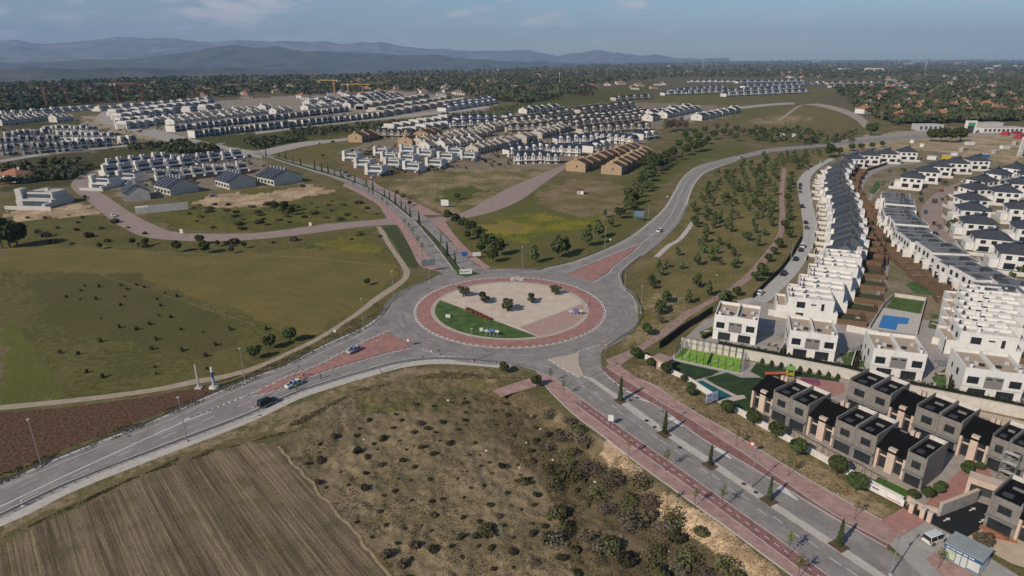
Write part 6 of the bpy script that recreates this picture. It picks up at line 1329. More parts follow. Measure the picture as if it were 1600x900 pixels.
# stakes of young plants against the wall
for i in range(9):
    u = i/8; x, y = 1190+u*118, 568+u*24; p = at(x, y); o = link('young_cypress', cypress.crowns[0]); o.location = p; o.scale = (.55, .55, .22); tag(o, 'little dark upright plant at the foot of the long retaining wall', 'plant', 'plants along the retaining wall')
# kiosk
fl, fr, rb, bl = at(1478,848.5,2.9), at(1536,878,2.9), at(1558.7,862.7,2.9), at(1500,837,2.9)
d = fr-fl; kw = d.length; kd = ((rb-fr).length+(bl-fl).length)/2; ang = math.atan2(d.y, d.x); n_ = Vector((-d.y, d.x, 0)).normalized(); m_ = (fl+fr)/2+n_*kd/2; m_.z = 0
r = thing('sales_kiosk', 'blue and white glazed sales kiosk at the lower right corner', 'kiosk', m_, ang); kh = 2.9; blue = mat('kiosk_blue', (.03,.09,.22), .5, .1); pane_w = mat('kiosk_poster', (.50,.52,.50), .6, .08)
MB().box(-kw/2, -kd/2, 0, kw/2, kd/2, kh-.02).build('wall', mat('kiosk_frame', (.16,.19,.21), .6, .1), r)
MB().box(-kw/2-.12, -kd/2-.12, kh-.02, kw/2+.12, kd/2+.12, kh+.16).build('roof', mat('kiosk_roof', (.27,.30,.30), .6, .1, 1), r)
fs = MB().box(-kw/2-.1, -kd/2-.11, kh-.62, kw/2+.1, -kd/2-.02, kh-.025).box(kw/2+.02, -kd/2, kh-.5, kw/2+.1, kd/2, kh-.025).build('fascia', blue, r)
mb = MB(); x = -kw/2+.25
for wd in (.7, .3, .55, .3, .9, .9, .35, .6): mb.box(x, -kd/2-.13, kh-.42, x+wd*.8*kw/6.2, -kd/2-.112, kh-.24); x += wd*kw/6.0
mb.build('fascia_print', white, fs)
x = -kw/2+.15
for i, wd in enumerate((.30, .15, .17, .34)): MB().box(x+.04, -kd/2-.05, .55 if i in (0, 3) else .25, x+wd*kw-.1, -kd/2-.002, kh-.75).build('poster', pane_w if i else mat('kiosk_poster_green', (.42,.46,.32), .6, .3, .8), r); x += wd*kw
for y in (-1, .6): MB().box(kw/2+.002, y-.5, .3, kw/2+.05, y+.9, kh-.7).build('side_panel', pane_w, r)
# scaffold and site clutter
p = at(1556,748); r = thing('scaffold', 'grey metal scaffold standing against the dark grey block', 'scaffold', p, ANG_F); mb = MB()
for x in (0, 2.4):
    for y in (0, 1.0): mb.tube((x, y, 0), (x, y, 6.6), .05, n=5)
for z in (2, 4, 6): mb.tube((0,0,z-1.9), (2.4,0,z), .035, n=4); mb.tube((2.4,0,z-1.9), (0,0,z), .035, n=4)
mb.build('frame', steel, r)
for z in (2, 4, 6): MB().box(0, 0, z, 2.4, 1.0, z+.08).build('platform', palecon, r)
p = at(1596,838); r = thing('water_tank', 'white round site tank on a blue frame at the right edge', 'tank', p); MB().tube((0,0,1.2), (0,0,3.6), 1.3, n=20).tube((0,0,3.6), (0,0,4.1), 1.3, .3, 20).build('tank', white, r); mb = MB(); [mb.tube((1.1*math.cos(q), 1.1*math.sin(q), 0), (1.1*math.cos(q), 1.1*math.sin(q), 1.3), .09, n=6) for q in (0, 1.57, 3.14, 4.71)]; mb.build('frame', blue, r)
for i, (x, y) in enumerate([(1550,832),(1556,836),(1561,830),(1568,842)]):
    p = at(x, y); r = thing('plank_stack', f'reddish stack of planks on the sandy site, {ORD[i]} from the left', 'planks', p, R(-50+i*8), 'plank stacks'); 
    for k in range(3): MB().box(-1.8, -.5+k*.36, 0, 1.8, -.5+k*.36+.3, .18+.05*k).build('plank', mat('red_plank', (.34,.15,.09), .9, .2), r)
bush(at(1536,848), 2, 1.5, 'bare reddish bush growing behind the sales kiosk', 'bushes by the kiosk')
poly_sheet('site_ground', [(1508,841),(1541,823),(1640,830),(1640,900),(1580,880)], .0, mat('pale_sand_plot', (0,0,0)))
# ================================================================== VEHICLES
def car_meshes(L_=4.3, Wd=1.78, H=1.48, kind='hatch'):
    b = MB(); n = 9
    if kind == 'van': prof = [(-.5,.42),(-.5,.98),(-.47,1.02),(.22,1.02),(.26,.98),(.40,.92),(.49,.80),(.5,.45)]
    elif kind == 'suv': prof = [(-.5,.45),(-.5,1.0),(-.46,1.06),(.20,1.06),(.24,1.04),(.45,.96),(.5,.82),(.5,.45)]
    else: prof = [(-.5,.35),(-.5,.82),(-.46,.90),(.16,.90),(.20,.88),(.44,.76),(.5,.62),(.5,.33)]
    zlo = .22 if kind == 'hatch' else .3
    pts = [(x*L_, z) for x, z in prof]; low = [(-.48*L_, zlo), (.48*L_, zlo)]
    poly = [low[0]]+pts+[low[1]]; m = len(poly)
    vs = []
    for s, in ((-1,), (1,)):
        for x, z in poly: vs.append((x, s*(Wd/2-(.10 if z > .85 else .02)-(.12*max(0, abs(x)/L_-.42)/.08)), z))
    fs = [tuple(range(m)), tuple(range(2*m-1, m-1, -1))]+[(i, m+i, m+(i+1) % m, (i+1) % m) for i in range(m)]
    b.add(vs, fs)
    if kind == 'van': x0, x1, xt0, xt1, zb = -.49, .30, -.475, .14, 1.02
    elif kind == 'suv': x0, x1, xt0, xt1, zb = -.475, .24, -.44, .08, 1.06
    else: x0, x1, xt0, xt1, zb = -.46, .22, -.36, .04, .90
    w0, w1 = Wd/2-.11, Wd/2-.26; zt = H-.06
    g = MB().add([(x0*L_,-w0,zb),(x1*L_,-w0,zb),(x1*L_,w0,zb),(x0*L_,w0,zb),(xt0*L_,-w1,zt),(xt1*L_,-w1,zt),(xt1*L_,w1,zt),(xt0*L_,w1,zt)], [(0,1,5,4),(1,2,6,5),(2,3,7,6),(3,0,4,7),(4,5,6,7)])
    rf = MB().add([(xt0*L_-.05,-w1-.04,zt-.02),(xt1*L_+.05,-w1-.04,zt-.02),(xt1*L_+.05,w1+.04,zt-.02),(xt0*L_-.05,w1+.04,zt-.02),(xt0*L_+.1,-w1+.1,H),(xt1*L_-.1,-w1+.1,H),(xt1*L_-.1,w1-.1,H),(xt0*L_+.1,w1-.1,H)], [(3,2,1,0),(0,1,5,4),(1,2,6,5),(2,3,7,6),(3,0,4,7),(4,5,6,7)])
    for s in (-1, 1):
        for k in ((x0+.01, xt0+.01), (.5*(x0+x1)-.02, .5*(xt0+xt1)-.02), (x1-.01, xt1-.005)): rf.tube((k[0]*L_, s*w0, zb), (k[1]*L_, s*w1, zt), .05, n=4)
    wh = MB().tube((0,-.1,0), (0,.1,0), .33, n=16); rim = MB().tube((0,-.11,0), (0,.11,0), .19, n=12)
    hl = MB().box(L_*.475, -.2, -.07, L_*.497, .2, .08); tl = MB().box(-L_*.503, -.12, -.12, -L_*.48, .12, .12); mir = MB().box(-.08, -.09, -.07, .08, .09, .07)
    return dict(b=b, g=g, r=rf, w=wh, rim=rim, hl=hl, tl=tl, mir=mir, L=L_, W=Wd, kind=kind)
CM = {k: {q: (v.mesh(q, mat('car_part', (.5,.5,.5))) if isinstance(v, MB) else v) for q, v in car_meshes(*a, kind=k).items()} for k, a in (('hatch', (4.2, 1.8, 1.48)), ('suv', (4.7, 1.95, 1.85)), ('van', (4.5, 1.85, 1.85)))}
tyre = mat('tyre_rubber', (.018,.018,.018), .9); rimm = mat('wheel_rim', (.35,.35,.36), .4, metal=.6); hlm = mat('headlight_lens', (.55,.56,.56), .2); tlm = mat('tail_light_lens', (.30,.02,.015), .3)
def cmesh(k, q, m):
    key = (k, q, m.name)
    if key not in CMC: me = CM[k][q].copy(); me.materials.clear(); me.materials.append(m); CMC[key] = me
    return CMC[key]
CMC = {}
def carpaint(name, c): return mat('car_paint_'+name, c, .3, .03, spec=.6)
CARP = {'white': carpaint('white', (.62,.62,.61)), 'black': carpaint('black', (.012,.012,.014)), 'silver': carpaint('silver', (.38,.39,.40)), 'grey': carpaint('grey', (.10,.105,.11)), 'red': carpaint('red', (.30,.03,.02)), 'blue': carpaint('blue', (.05,.08,.16)), 'pale_blue': carpaint('pale_blue', (.28,.36,.45))}
def car(px, to, col, kind, label, z=0.02, police=None, group=None, cat='car'):
    p = at(*px, z); q = at(*to, z); rz = math.atan2((q-p).y, (q-p).x); c = CM[kind]; m = CARP[col]; Lc = c['L']
    r = thing('van' if kind == 'van' else 'car', label, cat, p, rz, group)
    link('body', cmesh(kind, 'b', m), r); link('windows', cmesh(kind, 'g', glass), r); link('roof', cmesh(kind, 'r', m), r)
    for sx_ in (-.31, .30):
        for sy in (-1, 1):
            w = link('wheel', cmesh(kind, 'w', tyre), r); w.location = (sx_*Lc, sy*(c['W']/2-.1), .33); link('rim', cmesh(kind, 'rim', rimm), w)
    zh = .62 if kind == 'hatch' else .82
    for sy in (-1, 1):
        o = link('headlight', cmesh(kind, 'hl', hlm), r); o.location = (0, sy*.62, zh-.02); o = link('tail_light', cmesh(kind, 'tl', tlm), r); o.location = (0, sy*.72, zh+.1); o = link('mirror', cmesh(kind, 'mir', m), r); o.location = (.17*Lc, sy*(c['W']/2+.02), 1.0 if kind == 'hatch' else 1.2)
    if police:
        MB().box(-.25, -.6, 1.48, .1, .6, 1.62).build('light_bar', mat('police_blue', (.02,.06,.35), .3), r); MB().box(-1.7, -.905, .55, 1.5, -.885, .72).box(-1.7, .885, .55, 1.5, .905, .72).build('side_stripe', mat('police_'+police, (.03,.10,.25) if police == 'blue' else (.05,.30,.10), .4), r)
        MB().box(1.0, -.55, .87, 1.7, .55, .875).build('bonnet_panel', mat('police_dark', (.03,.05,.10), .4), r)
    return r
car((553,549.5),(538,556), 'silver', 'hatch', 'silver police car parked on the red traffic island', .16, 'blue', cat='police car')
car((459,603),(444,609), 'white', 'hatch', 'white police car stopped beside the tapering red island', .02, 'green', cat='police car')
car((419,632),(433,626), 'black', 'suv', 'black off-road car stopped in the lane behind the police car')
car((1460,845),(1484,836), 'white', 'van', 'white van parked on the driveway beside the sales kiosk', .03, cat='van')
car((1030,362),(1022,367), 'white', 'hatch', 'white car driving down the north-east road towards the roundabout')
car((1156,247),(1148,249), 'white', 'van', 'white van far up the north-east road', cat='van')
PK = [((1188,459),'white'),((1224,429),'black'),((1243,406),'black'),((1251,392),'black'),((1254,386),'white'),((1260,357),'grey'),((1258.5,349),'black'),((1253,324),'black'),((1250,301),'grey'),((1249.5,295),'black'),((1250,290),'black'),((1262,265),'grey'),((1267,261),'black'),((1283,254),'silver')]
for i, (p, c) in enumerate(PK): 
    q = PK[min(i+1, len(PK)-1)][0] if i < len(PK)-1 else (1290,251); car(p, q, c, 'suv' if i % 3 == 1 else 'hatch', f'{c} car parked on the pale street, {ORD[i]} from the near end', -.02, group='cars parked along the pale street')
car((1446,333),(1447,342), 'blue', 'hatch', 'blue car on the reddish crescent street', -.02); car((1471,299),(1478,295), 'red', 'hatch', 'red car on the upper bend of the crescent street', -.02); car((1461,369),(1466,374), 'black', 'suv', 'black car parked at the lower crescent street', -.02); car((1504,284),(1510,281), 'white', 'hatch', 'white car parked at the top of the crescent street', -.02)
car((177,338),(184,341), 'white', 'hatch', 'white car at the bend of the reddish street on the left', 0); car((333,307),(340,306), 'pale_blue', 'hatch', 'pale blue car parked by the blue gabled houses', 0); car((473,292),(480,290), 'black', 'hatch', 'black car parked right of the blue gabled houses', 0); car((133,309),(136,313), 'black', 'hatch', 'black car by the wall of the lone pale villa', 0)
for i, (x, y) in enumerate([(599,275),(611,273),(622,271),(648,267),(660,265),(695,259),(583,278)]): car((x, y), (x+6, y-1.4), ['black','grey','black','black','silver','grey','white'][i], 'hatch', f'{["black","grey","black","black","silver","grey","white"][i]} car parked below the modern villas, {ORD[i]} of that kerb', 0, group='cars parked below the modern villas')
for i, (x, y) in enumerate([(498,225),(520,222),(500,224),(538,270),(545,276)]):
    if i != 2: car((x, y), (x+5, y-1), ['white','black','','silver','silver'][i], 'hatch', f'{["white","black","","silver","silver"][i]} car on the avenue beyond the junction, {ORD[i]} counted from the far end', 0, group='cars on the far avenue')
# ================================================================== PEOPLE
def person(px, face, shirt, vest, label, z=.02, stance=0.0):
    p = at(*px, z); q = at(*face, z); rz = math.atan2((q-p).y, (q-p).x)-math.pi/2
    V = [(0,0,.95),(0,.01,1.15),(0,.0,1.36),(0,.0,1.47),(0,.02,1.54),(0,.03,1.66),(0,.02,1.76), (.10,0,.90),(.11,.03+stance,.50),(.12,.0+stance*.6,.09),(.12,.14+stance*.6,.04), (-.10,0,.90),(-.11,.03-stance,.50),(-.12,0-stance*.6,.09),(-.12,.14-stance*.6,.04),
         (.20,0,1.40),(.27,-.02,1.13),(.27,.14,.92),(.27,.2,.85), (-.20,0,1.40),(-.27,-.02,1.13),(-.25,.10,.90),(-.25,.15,.83)]
    E = [(0,1),(1,2),(2,3),(3,4),(4,5),(5,6),(0,7),(7,8),(8,9),(9,10),(0,11),(11,12),(12,13),(13,14),(2,15),(15,16),(16,17),(17,18),(2,19),(19,20),(20,21),(21,22)]
    Rr = [.15,.14,.16,.06,.065,.10,.07, .09,.065,.05,.045, .09,.065,.05,.045, .065,.05,.04,.04, .065,.05,.04,.04]
    me = bpy.data.meshes.new('body'); me.from_pydata(V, E, []); o = link('body', me); sk = o.modifiers.new('skin', 'SKIN'); 
    for i, v in enumerate(me.skin_vertices[0].data): v.radius = (Rr[i]*1.15 if i in (0,1,2) else Rr[i], Rr[i]*.8 if i in (0,1,2) else Rr[i]); v.use_root = (i == 0)
    ss = o.modifiers.new('sub', 'SUBSURF'); ss.levels = 1
    dg_ = bpy.context.evaluated_depsgraph_get(); m2 = bpy.data.meshes.new_from_object(o.evaluated_get(dg_)); bpy.data.objects.remove(o)
    for m in (mat('skin', (.45,.28,.20), .7), shirt, mat('trousers_dark', (.018,.022,.035), .9), mat('shoe_black', (.012,.012,.012), .6)): m2.materials.append(m)
    for f in m2.polygons: 
        c = f.center; f.material_index = 3 if c.z < .10 else 2 if (c.z < 1.0 and abs(c.x) < .2) else 1 if (c.z < 1.46 and not (abs(c.x) > .2 and c.z < .93)) else 0
        f.use_smooth = True
    r = thing('person', label, 'person', p, rz); link('body', m2, r)
    hb = leaves(60, crown_ellip(0,.01,1.72,.10,.11,.09,.9), .05, 5).build('hair', mat('hair_dark', (.03,.02,.015), .8), r)
    if vest: mb = MB(); 
    if vest:
        n = 12; ring = []
        for z_, rx, ry in ((1.0,.20,.15),(1.2,.20,.145),(1.38,.225,.145),(1.46,.14,.10)): ring += [(rx*math.cos(2*math.pi*i/n), ry*math.sin(2*math.pi*i/n), z_) for i in range(n)]
        mb.add(ring, [(k*n+i, k*n+(i+1) % n, (k+1)*n+(i+1) % n, (k+1)*n+i) for k in range(3) for i in range(n)]); mb.build('vest', vest, r)
    return r
hiy = mat('vest_yellow', (.62,.55,.05), .7); hig = mat('vest_lime', (.40,.55,.08), .7); navyc = mat('shirt_navy', (.02,.03,.07), .9); olivec = mat('shirt_olive', (.09,.10,.04), .9)
person((475,588),(465,592), navyc, hig, 'person in dark clothes and lime top standing on the red island', .16, .05)
person((467,595),(460,598), navyc, hiy, 'person in a yellow vest standing behind the white police car', .16, .0)
person((501.5,591.5),(490,596), olivec, None, 'person in olive top and dark trousers standing alone in the traffic lane', .02, .06)
person((463.5,610),(455,606), navyc, hig, 'person in a lime vest beside the door of the white police car', .02, .08)
person((410,638),(415,634), mat('shirt_black', (.015,.015,.016), .9), None, 'person in black beside the rear of the black off-road car', .02, .04)
# ================================================================== STREET FURNITURE
lampm = mat('lamp_pole_grey', (.30,.31,.31), .5, metal=.3); lhead = mat('lamp_head', (.36,.37,.36), .5)
def lamp(px, h, label, arm=None, double=False, group='tall street lamps'):
    p = at(*px); r = thing('street_lamp', label, 'street lamp', p, 0, group); MB().tube((0,0,0), (0,0,h), .11, .06, 8).build('pole', lampm, r); MB().box(-.2, -.2, 0, .2, .2, .35).build('base', palecon, r)
    ds = []
    if arm is not None: ds = [arm]+([arm+math.pi] if double else [])
    for a in ds:
        v = Vector((math.cos(a), math.sin(a), 0)); ab = MB().tube(Vector((0,0,h-.1)), v*1.3+Vector((0,0,h+.25)), .04, n=6).build('arm', lampm, r)
        q = MB(); c = v*1.65+Vector((0,0,h+.27)); q.tube(c-v*.4, c+v*.4, .13, .09, 8); q.build('lamp_head', lhead, r)
    if not ds: MB().tube((0,0,h), (0,0,h+.12), .35, .30, 12).build('lamp_head', lhead, r)
    return r
tall = [((65,728),10.5,'at the left edge above the ploughed field'),((292,690),10.5,'on the dry side of the south-west road'),((383,599),9.5,'beside the dirt track left of the black car'),((568,514),9.5,'beside the dirt track above the silver police car'),((615,466),9.5,'left of the roundabout'),((671,441),8.5,'at the upper left of the roundabout'),((594,582),9.0,'on the verge opposite the red island'),((738,565),9.5,'at the front of the roundabout'),((816,421),9.0,'behind the roundabout on the meadow edge'),((945,387),9.0,'left of the north-east road by the red island'),((1012,351),9.5,'left of the north-east road at the direction sign'),((976,455),9.0,'upper right of the roundabout'),((1001,489),9.0,'right of the roundabout below the other lamp'),((918,591),8.0,'on the tip of the pale splitter island')]
for px, h, w in tall: lamp(px, h, 'tall grey street lamp '+w)
lamp((1031,671), 7.5, 'double armed street lamp on the south-east median, nearest the roundabout', R(38), True); lamp((1173,763), 7.5, 'double armed street lamp on the south-east median, middle one', R(38), True); lamp((1391,899), 7.5, 'double armed street lamp on the south-east median, at the bottom edge', R(38), True)
for i, (x, y) in enumerate([(660,352),(690,398),(655,383),(627,330),(586,299),(1235,409),(1262,384),(1281,344),(1273,304),(1120,205),(400,252)]): lamp((x, y), 8, ['on the avenue median near the junction','on the avenue pavement','on the left pavement of the avenue','further up the avenue','far up the avenue','on the pale street, nearest','on the pale street, second','on the pale street, third','on the pale street, fourth','by the upper bend of the north-east road','by the overgrown far avenue'][i].join(['thin street lamp ', '']), R(30), group='thin street lamps')
# guard rails
def guard(pxs, label, off=0, h=.75):
    P = resample(curve_px(pxs, 5), 2.0); P = offset(P, off); o0 = P[0].copy(); Q = [p-o0 for p in P]; r = thing('guard_rail', label, 'guard rail', o0)
    ribbon_mb(Q, -.04, .04, h-.31, h=.31).build('rail', mat('guard_rail_steel', (.22,.225,.235), .5, .15, 1, metal=.4), r); mb = MB(); [mb.box(q.x-.06, q.y-.06, 0, q.x+.06, q.y+.06, h) for q in Q]; stuff(mb.build('posts', steel, r)); return r
guard(sw_s[1:13], 'long steel guard rail along the dry field side of the south-west road', -.35)
guard(sw_n[1:17], 'long steel guard rail along the green field side of the south-west road', .35)
guard([(1000,489),(991,465),(976,452),(969,440),(971,425),(999,401),(1036,371),(1059,346),(1070,322)], 'steel guard rail curving round the right of the roundabout', -.5)
guard([(946,543),(962,532),(987,515),(1001,492)], 'steel guard rail at the lower right of the roundabout', -.5); guard([(812,423.5),(850,420),(900,408),(950,388),(987,369)], 'steel guard rail along the meadow beside the north-east road', .4)
P = resample(curve_px([(770,566),(800,570),(838,581)], 6), 1.6); o0 = P[0].copy(); r = thing('railing', 'pale grey railing at the roadside below the roundabout', 'railing', o0); mb = MB(); [mb.tube(p-o0, p-o0+Vector((0,0,1.1)), .04, n=5) for p in P]; stuff(mb.build('posts', lampm, r)); mb = MB(); [mb.tube(a-o0+Vector((0,0,z)), b3-o0+Vector((0,0,z)), .03, n=5) for a, b3 in zip(P, P[1:]) for z in (.5, 1.08)]; mb.build('rails', lampm, r)
# signs
signw = mat('sign_white', (.62,.62,.60), .5, .04); signb = mat('sign_back_grey', (.20,.21,.22), .5, .08); signblue = mat('sign_blue', (.03,.10,.30), .5); signred = mat('sign_red', (.45,.03,.03), .5)
def board(px, w, h, z0, m, label, rz=0.0, posts=2, pm=None, cat='sign', name='sign_board', prn=None):
    p = at(*px); r = thing(name, label, cat, p, rz); MB().box(-w/2, -.05, z0, w/2, .05, z0+h).build('panel', m, r); mb = MB(); [mb.box(x-.06, .051, 0, x+.06, .15, z0+h*.9) for x in ((-w*.32, w*.32) if posts == 2 else (0,))]; mb.build('posts', pm or steel, r)
    if prn: q = MB(); [q.box(a*w/2, -.062, z0+b_*h, c*w/2, -.052, z0+d_*h) for a, b_, c, d_ in prn[1]]; q.build('print', prn[0], r)
    return r
board((670,425), 5.2, 2.6, 2.4, signb, 'large grey back of a direction sign beside the avenue', R(20))
board((998,346), 5.0, 3.2, 2.2, mat('direction_sign_blue', (.10,.16,.22), .5, .08), 'large blue grey direction sign left of the north-east road', R(-8), prn=(mat('sign_grey_print', (.3,.36,.4), .5), [(-.8,.2,.8,.26),(-.8,.5,.8,.56),(-.9,.74,.9,.8)]))
board((695,324), 4.2, 3.2, 1.0, signw, 'white notice board on the bare plot right of the avenue', R(-10)); board((745,403), 3.4, 1.6, .8, signw, 'low white board by the clump of trees at the roundabout', R(10)); board((726,409-5), 2.4, 1.8, 1.0, signblue, 'small blue sign beside the red pavement of the avenue', R(5))
board((954,664), 1.2, 1.5, 1.0, signw, 'white back of a sign at the edge of the left pavement', R(-20)); board((728,430), 4.6, 1.9, .5, signw, 'pale green and white place sign on the small green island', R(8), prn=(mat('sign_green_print', (.16,.24,.10), .5), [(-.85,.3,-.55,.75),(-.35,.35,.1,.6),(.2,.45,.6,.65)]))
board((752,520), 1.0, 1.1, .5, signw, 'small square white board on the roundabout lawn', 0, 1); board((700,497), 1.5, 1.0, .2, signw, 'small white plaque at the left of the roundabout lawn', R(-10), 1); board((284,366), 1.4, 2.0, .4, signw, 'small white post sign beside the reddish street', 0, 1); board((485,354), 1.2, 1.6, .4, signw, 'white marker at the roadside of the crossing street', 0, 1)
p = at(907,303); r = thing('site_hut', 'little white and red site hut on the bare plot', 'hut', p, R(-8)); MB().box(-1.8, -1.5, 0, 1.8, 1.5, 2.2).build('wall', white, r); MB().box(-2, -1.7, 2.2, 2, 1.7, 2.9).build('roof', mat('hut_red', (.16,.05,.05), .7), r); MB().box(-1.2, -1.55, .3, -.3, -1.49, 1.9).build('door', signb, r)
def round_sign(px, label, rz, h=2.4, m=signred, rad_=.42, tri=False):
    p = at(*px); r = thing('traffic_sign', label, 'traffic sign', p, rz); MB().tube((0,.03,0), (0,.03,h+.3), .04, n=6).build('post', steel, r); n = 3 if tri else 20; a0 = -math.pi/2 if tri else 0
    for k, (rr2, mm, y0, y1) in enumerate(((rad_, m, -.03, .0), (rad_*.66, signw, -.045, -.031))):
        pts = [(rr2*math.cos(a0+2*math.pi*i/n), rr2*math.sin(a0+2*math.pi*i/n)+h) for i in range(n)]; mb = MB(); v = [(x, y0, z) for x, z in pts]+[(x, y1, z) for x, z in pts]; mb.add(v, [tuple(range(n)), tuple(range(2*n-1, n-1, -1))]+[(i, n+i, n+(i+1) % n, (i+1) % n) for i in range(n)]); mb.build('face' if k == 0 else 'face_centre', mm, r)
round_sign((946,552), 'red and white yield sign at the right of the pale splitter island', R(10), 2.6, tri=True, rad_=.6); round_sign((638,541), 'red edged traffic sign at the tip of the long red island', R(-20), 1.8, rad_=.6); round_sign((674,560), 'yield sign at the roadside in front of the roundabout', R(-15), 2.2, tri=True, rad_=.55); round_sign((1173,712), 'red edged round sign beside the right-hand cycle lane', R(-30), 2.8, rad_=.55); round_sign((524,527), 'small white edged sign on the verge above the silver police car', R(-30), 2.0, signw); round_sign((953,382), 'white round sign left of the north-east road', R(0), 2.2, signw); round_sign((1042,313), 'white round sign beside the bend of the north-east road', R(0), 2.2, signw)
p = at(36,790); r = thing('traffic_cone', 'white slim traffic marker standing on the lane at the lower left', 'marker', p); MB().tube((0,0,.05), (0,0,1.2), .16, .1, 10).build('body', signw, r); MB().box(-.3, -.3, 0, .3, .3, .05).build('base', signw, r)
p = at(407,640-9); r = thing('traffic_cone', 'small pale cone behind the black off-road car', 'marker', at(396,636)); MB().tube((0,0,.05), (0,0,.8), .18, .04, 10).build('body', mat('cone_orange', (.5,.2,.1), .6), r); MB().box(-.25, -.25, 0, .25, .25, .05).build('base', signw, r)
# monument column and stone post beside the dirt track
p = at(335,605); r = thing('column_monument', 'blue and white slender column standing on a round stone base', 'monument', p); MB().tube((0,0,0), (0,0,.5), 1.3, 1.0, 16).build('base', palecon, r); MB().tube((0,0,.5), (0,0,2.6), .42, .32, 12).build('lower_shaft', mat('monument_grey', (.33,.36,.40), .7), r); MB().tube((0,0,2.6), (0,0,4.2), .32, .27, 12).build('middle_shaft', signblue, r); MB().tube((0,0,4.2), (0,0,5.1), .27, .22, 12).tube((0,0,5.1), (0,0,5.5), .3, .15, 12).build('upper_shaft', white, r)
p = at(311,606); r = thing('stone_post', 'tall plain concrete post left of the blue column', 'post', p); MB().box(-.2, -.2, .25, .2, .2, 6.4).build('shaft', concrete, r); MB().box(-.8, -.8, 0, .8, .8, .25).build('base', palecon, r)
# roundabout ornaments
hedr = mat('red_flower_letters', (.16,.045,.03), .9, .3, 2); a, b2 = at(729,483,.14), at(767,501,.14); d = b2-a; r = thing('letter_hedge', 'row of dark red planted letters along the roundabout lawn', 'letters', (a+b2)/2, math.atan2(d.y, d.x)); hl_ = d.length/2; n = 10
for k in range(n): 
    x0 = -hl_+k*2*hl_/n; mb = MB().box(x0+.08, -.55, 0, x0+.35, .75, .62); 
    if k % 2: mb.box(x0+.36, .45, 0, x0+2*hl_/n-.12, .75, .6); mb.box(x0+.36, -.1, 0, x0+2*hl_/n-.3, .2, .6)
    else: mb.box(x0+.36, -.55, 0, x0+2*hl_/n-.15, -.25, .6); mb.box(x0+.36, .3, 0, x0+2*hl_/n-.2, .6, .6)
    mb.build('letter', hedr, r)
def plane_sculpt(px, rz, label):
    p = at(*px, .14); r = thing('metal_sculpture', label, 'sculpture', p, rz, 'pale blue sculptures on the roundabout'); mb = MB(); [mb.tube((x, 0, 0), (x, 0, 1.1), .06, n=6) for x in (-1.6, -.5, .6, 1.7)]; mb.build('legs', signw, r)
    MB().box(-2.2, -.15, 1.1, 2.2, .15, 1.3).build('beam', signw, r); mb = MB(); mb.tube((-.6,0,1.6), (1.0,0,1.6), .5, .35, 10); mb.box(-.2, -1.0, 1.5, .6, 1.0, 1.62); mb.build('blue_figure', mat('sculpture_blue', (.10,.16,.42), .5), r); MB().tube((1.2,0,1.6), (2.3,0,1.5), .3, .18, 8).build('tail', signw, r); MB().tube((-2.2,0,1.35), (-.9,0,1.6), .16, .34, 8).build('nose', mat('monument_grey', (0,0,0)), r)
plane_sculpt((768,524), R(-12), 'blue and white metal sculpture on legs on the roundabout lawn'); plane_sculpt((899,492), R(-3), 'blue and white metal sculpture on legs on the pink roundabout paving')
for i, (x, y) in enumerate([(801,438),(808,437),(815,438.5)]): r = thing('white_rock', f'small pale ornament at the back of the roundabout, {ORD[i]} from the left', 'ornament', at(x, y, .13), .4, 'pale ornaments'); MB().box(-.7, -.3, 0, .7, .3, .8).build('block', signw, r); MB().tube((0,0,.8), (.9,0,1.1), .12, n=6).build('spike', signw, r)
P = [at(x, y, .13) for x, y in ((914,484),(917,477),(918,470))]; r = thing('low_rail', 'thin pale rail at the right rim of the roundabout', 'railing', P[0]); mb = MB(); [mb.tube(a-P[0]+Vector((0,0,.8)), c_-P[0]+Vector((0,0,.8)), .05, n=5) for a, c_ in zip(P, P[1:])]; [mb.tube(a-P[0], a-P[0]+Vector((0,0,.85)), .05, n=5) for a in P]; mb.build('rail', signw, r)
# planting squares, manholes, litter
for x, y in ((969,627),(1038,679),(1109,728),(1201,783),(1310,854)):
    P = at(x, y); c = []; d = (B_[6]-B_[2]).normalized(); n_ = Vector((-d.y, d.x, 0)); q = [P-d*1.3-n_*1.15, P+d*1.3-n_*1.15, P+d*1.3+n_*1.15, P-d*1.3+n_*1.15]; poly_sheet('planting_square', [(v.x, v.y) for v in q], .15, soil, px=False)
mb = MB(); 
for x, y in ((1011,658),(1023,668),(1162,757),(1181,770),(1010,657+1),(985,626),(1062,700)): p = at(x, y); mb.tube((p.x, p.y, .14), (p.x, p.y, .15), .45, n=12)
for x, y in ((963,600),(978,609),(996,621),(1018,629),(1036,642),(906,572),(656,536),(686,548)): p = at(x, y); mb.tube((p.x, p.y, .012), (p.x, p.y, .022), .42, n=12)
structure(mb.build('manhole_covers', darksteel))
for i in range(16):
    x, y = [(822,683),(856,686),(864,712),(923,751),(830,640),(1101,885),(930,742),(812,724),(568,684),(700,560+60),(985,800),(1046,850),(760,700),(845,660),(1060,470),(1120,430)][i]; p = at(x, y); p.z = gz1(p.x, p.y); o = MB().hip(-.26, -.18, 0, .24, .2, .2, 0, .3).build('pale_rubbish', signw); o.location = p; o.rotation_euler.z = i; tag(o, 'scrap of pale rubbish lying in the scrub', 'rubbish', 'scraps of rubbish in the scrub')
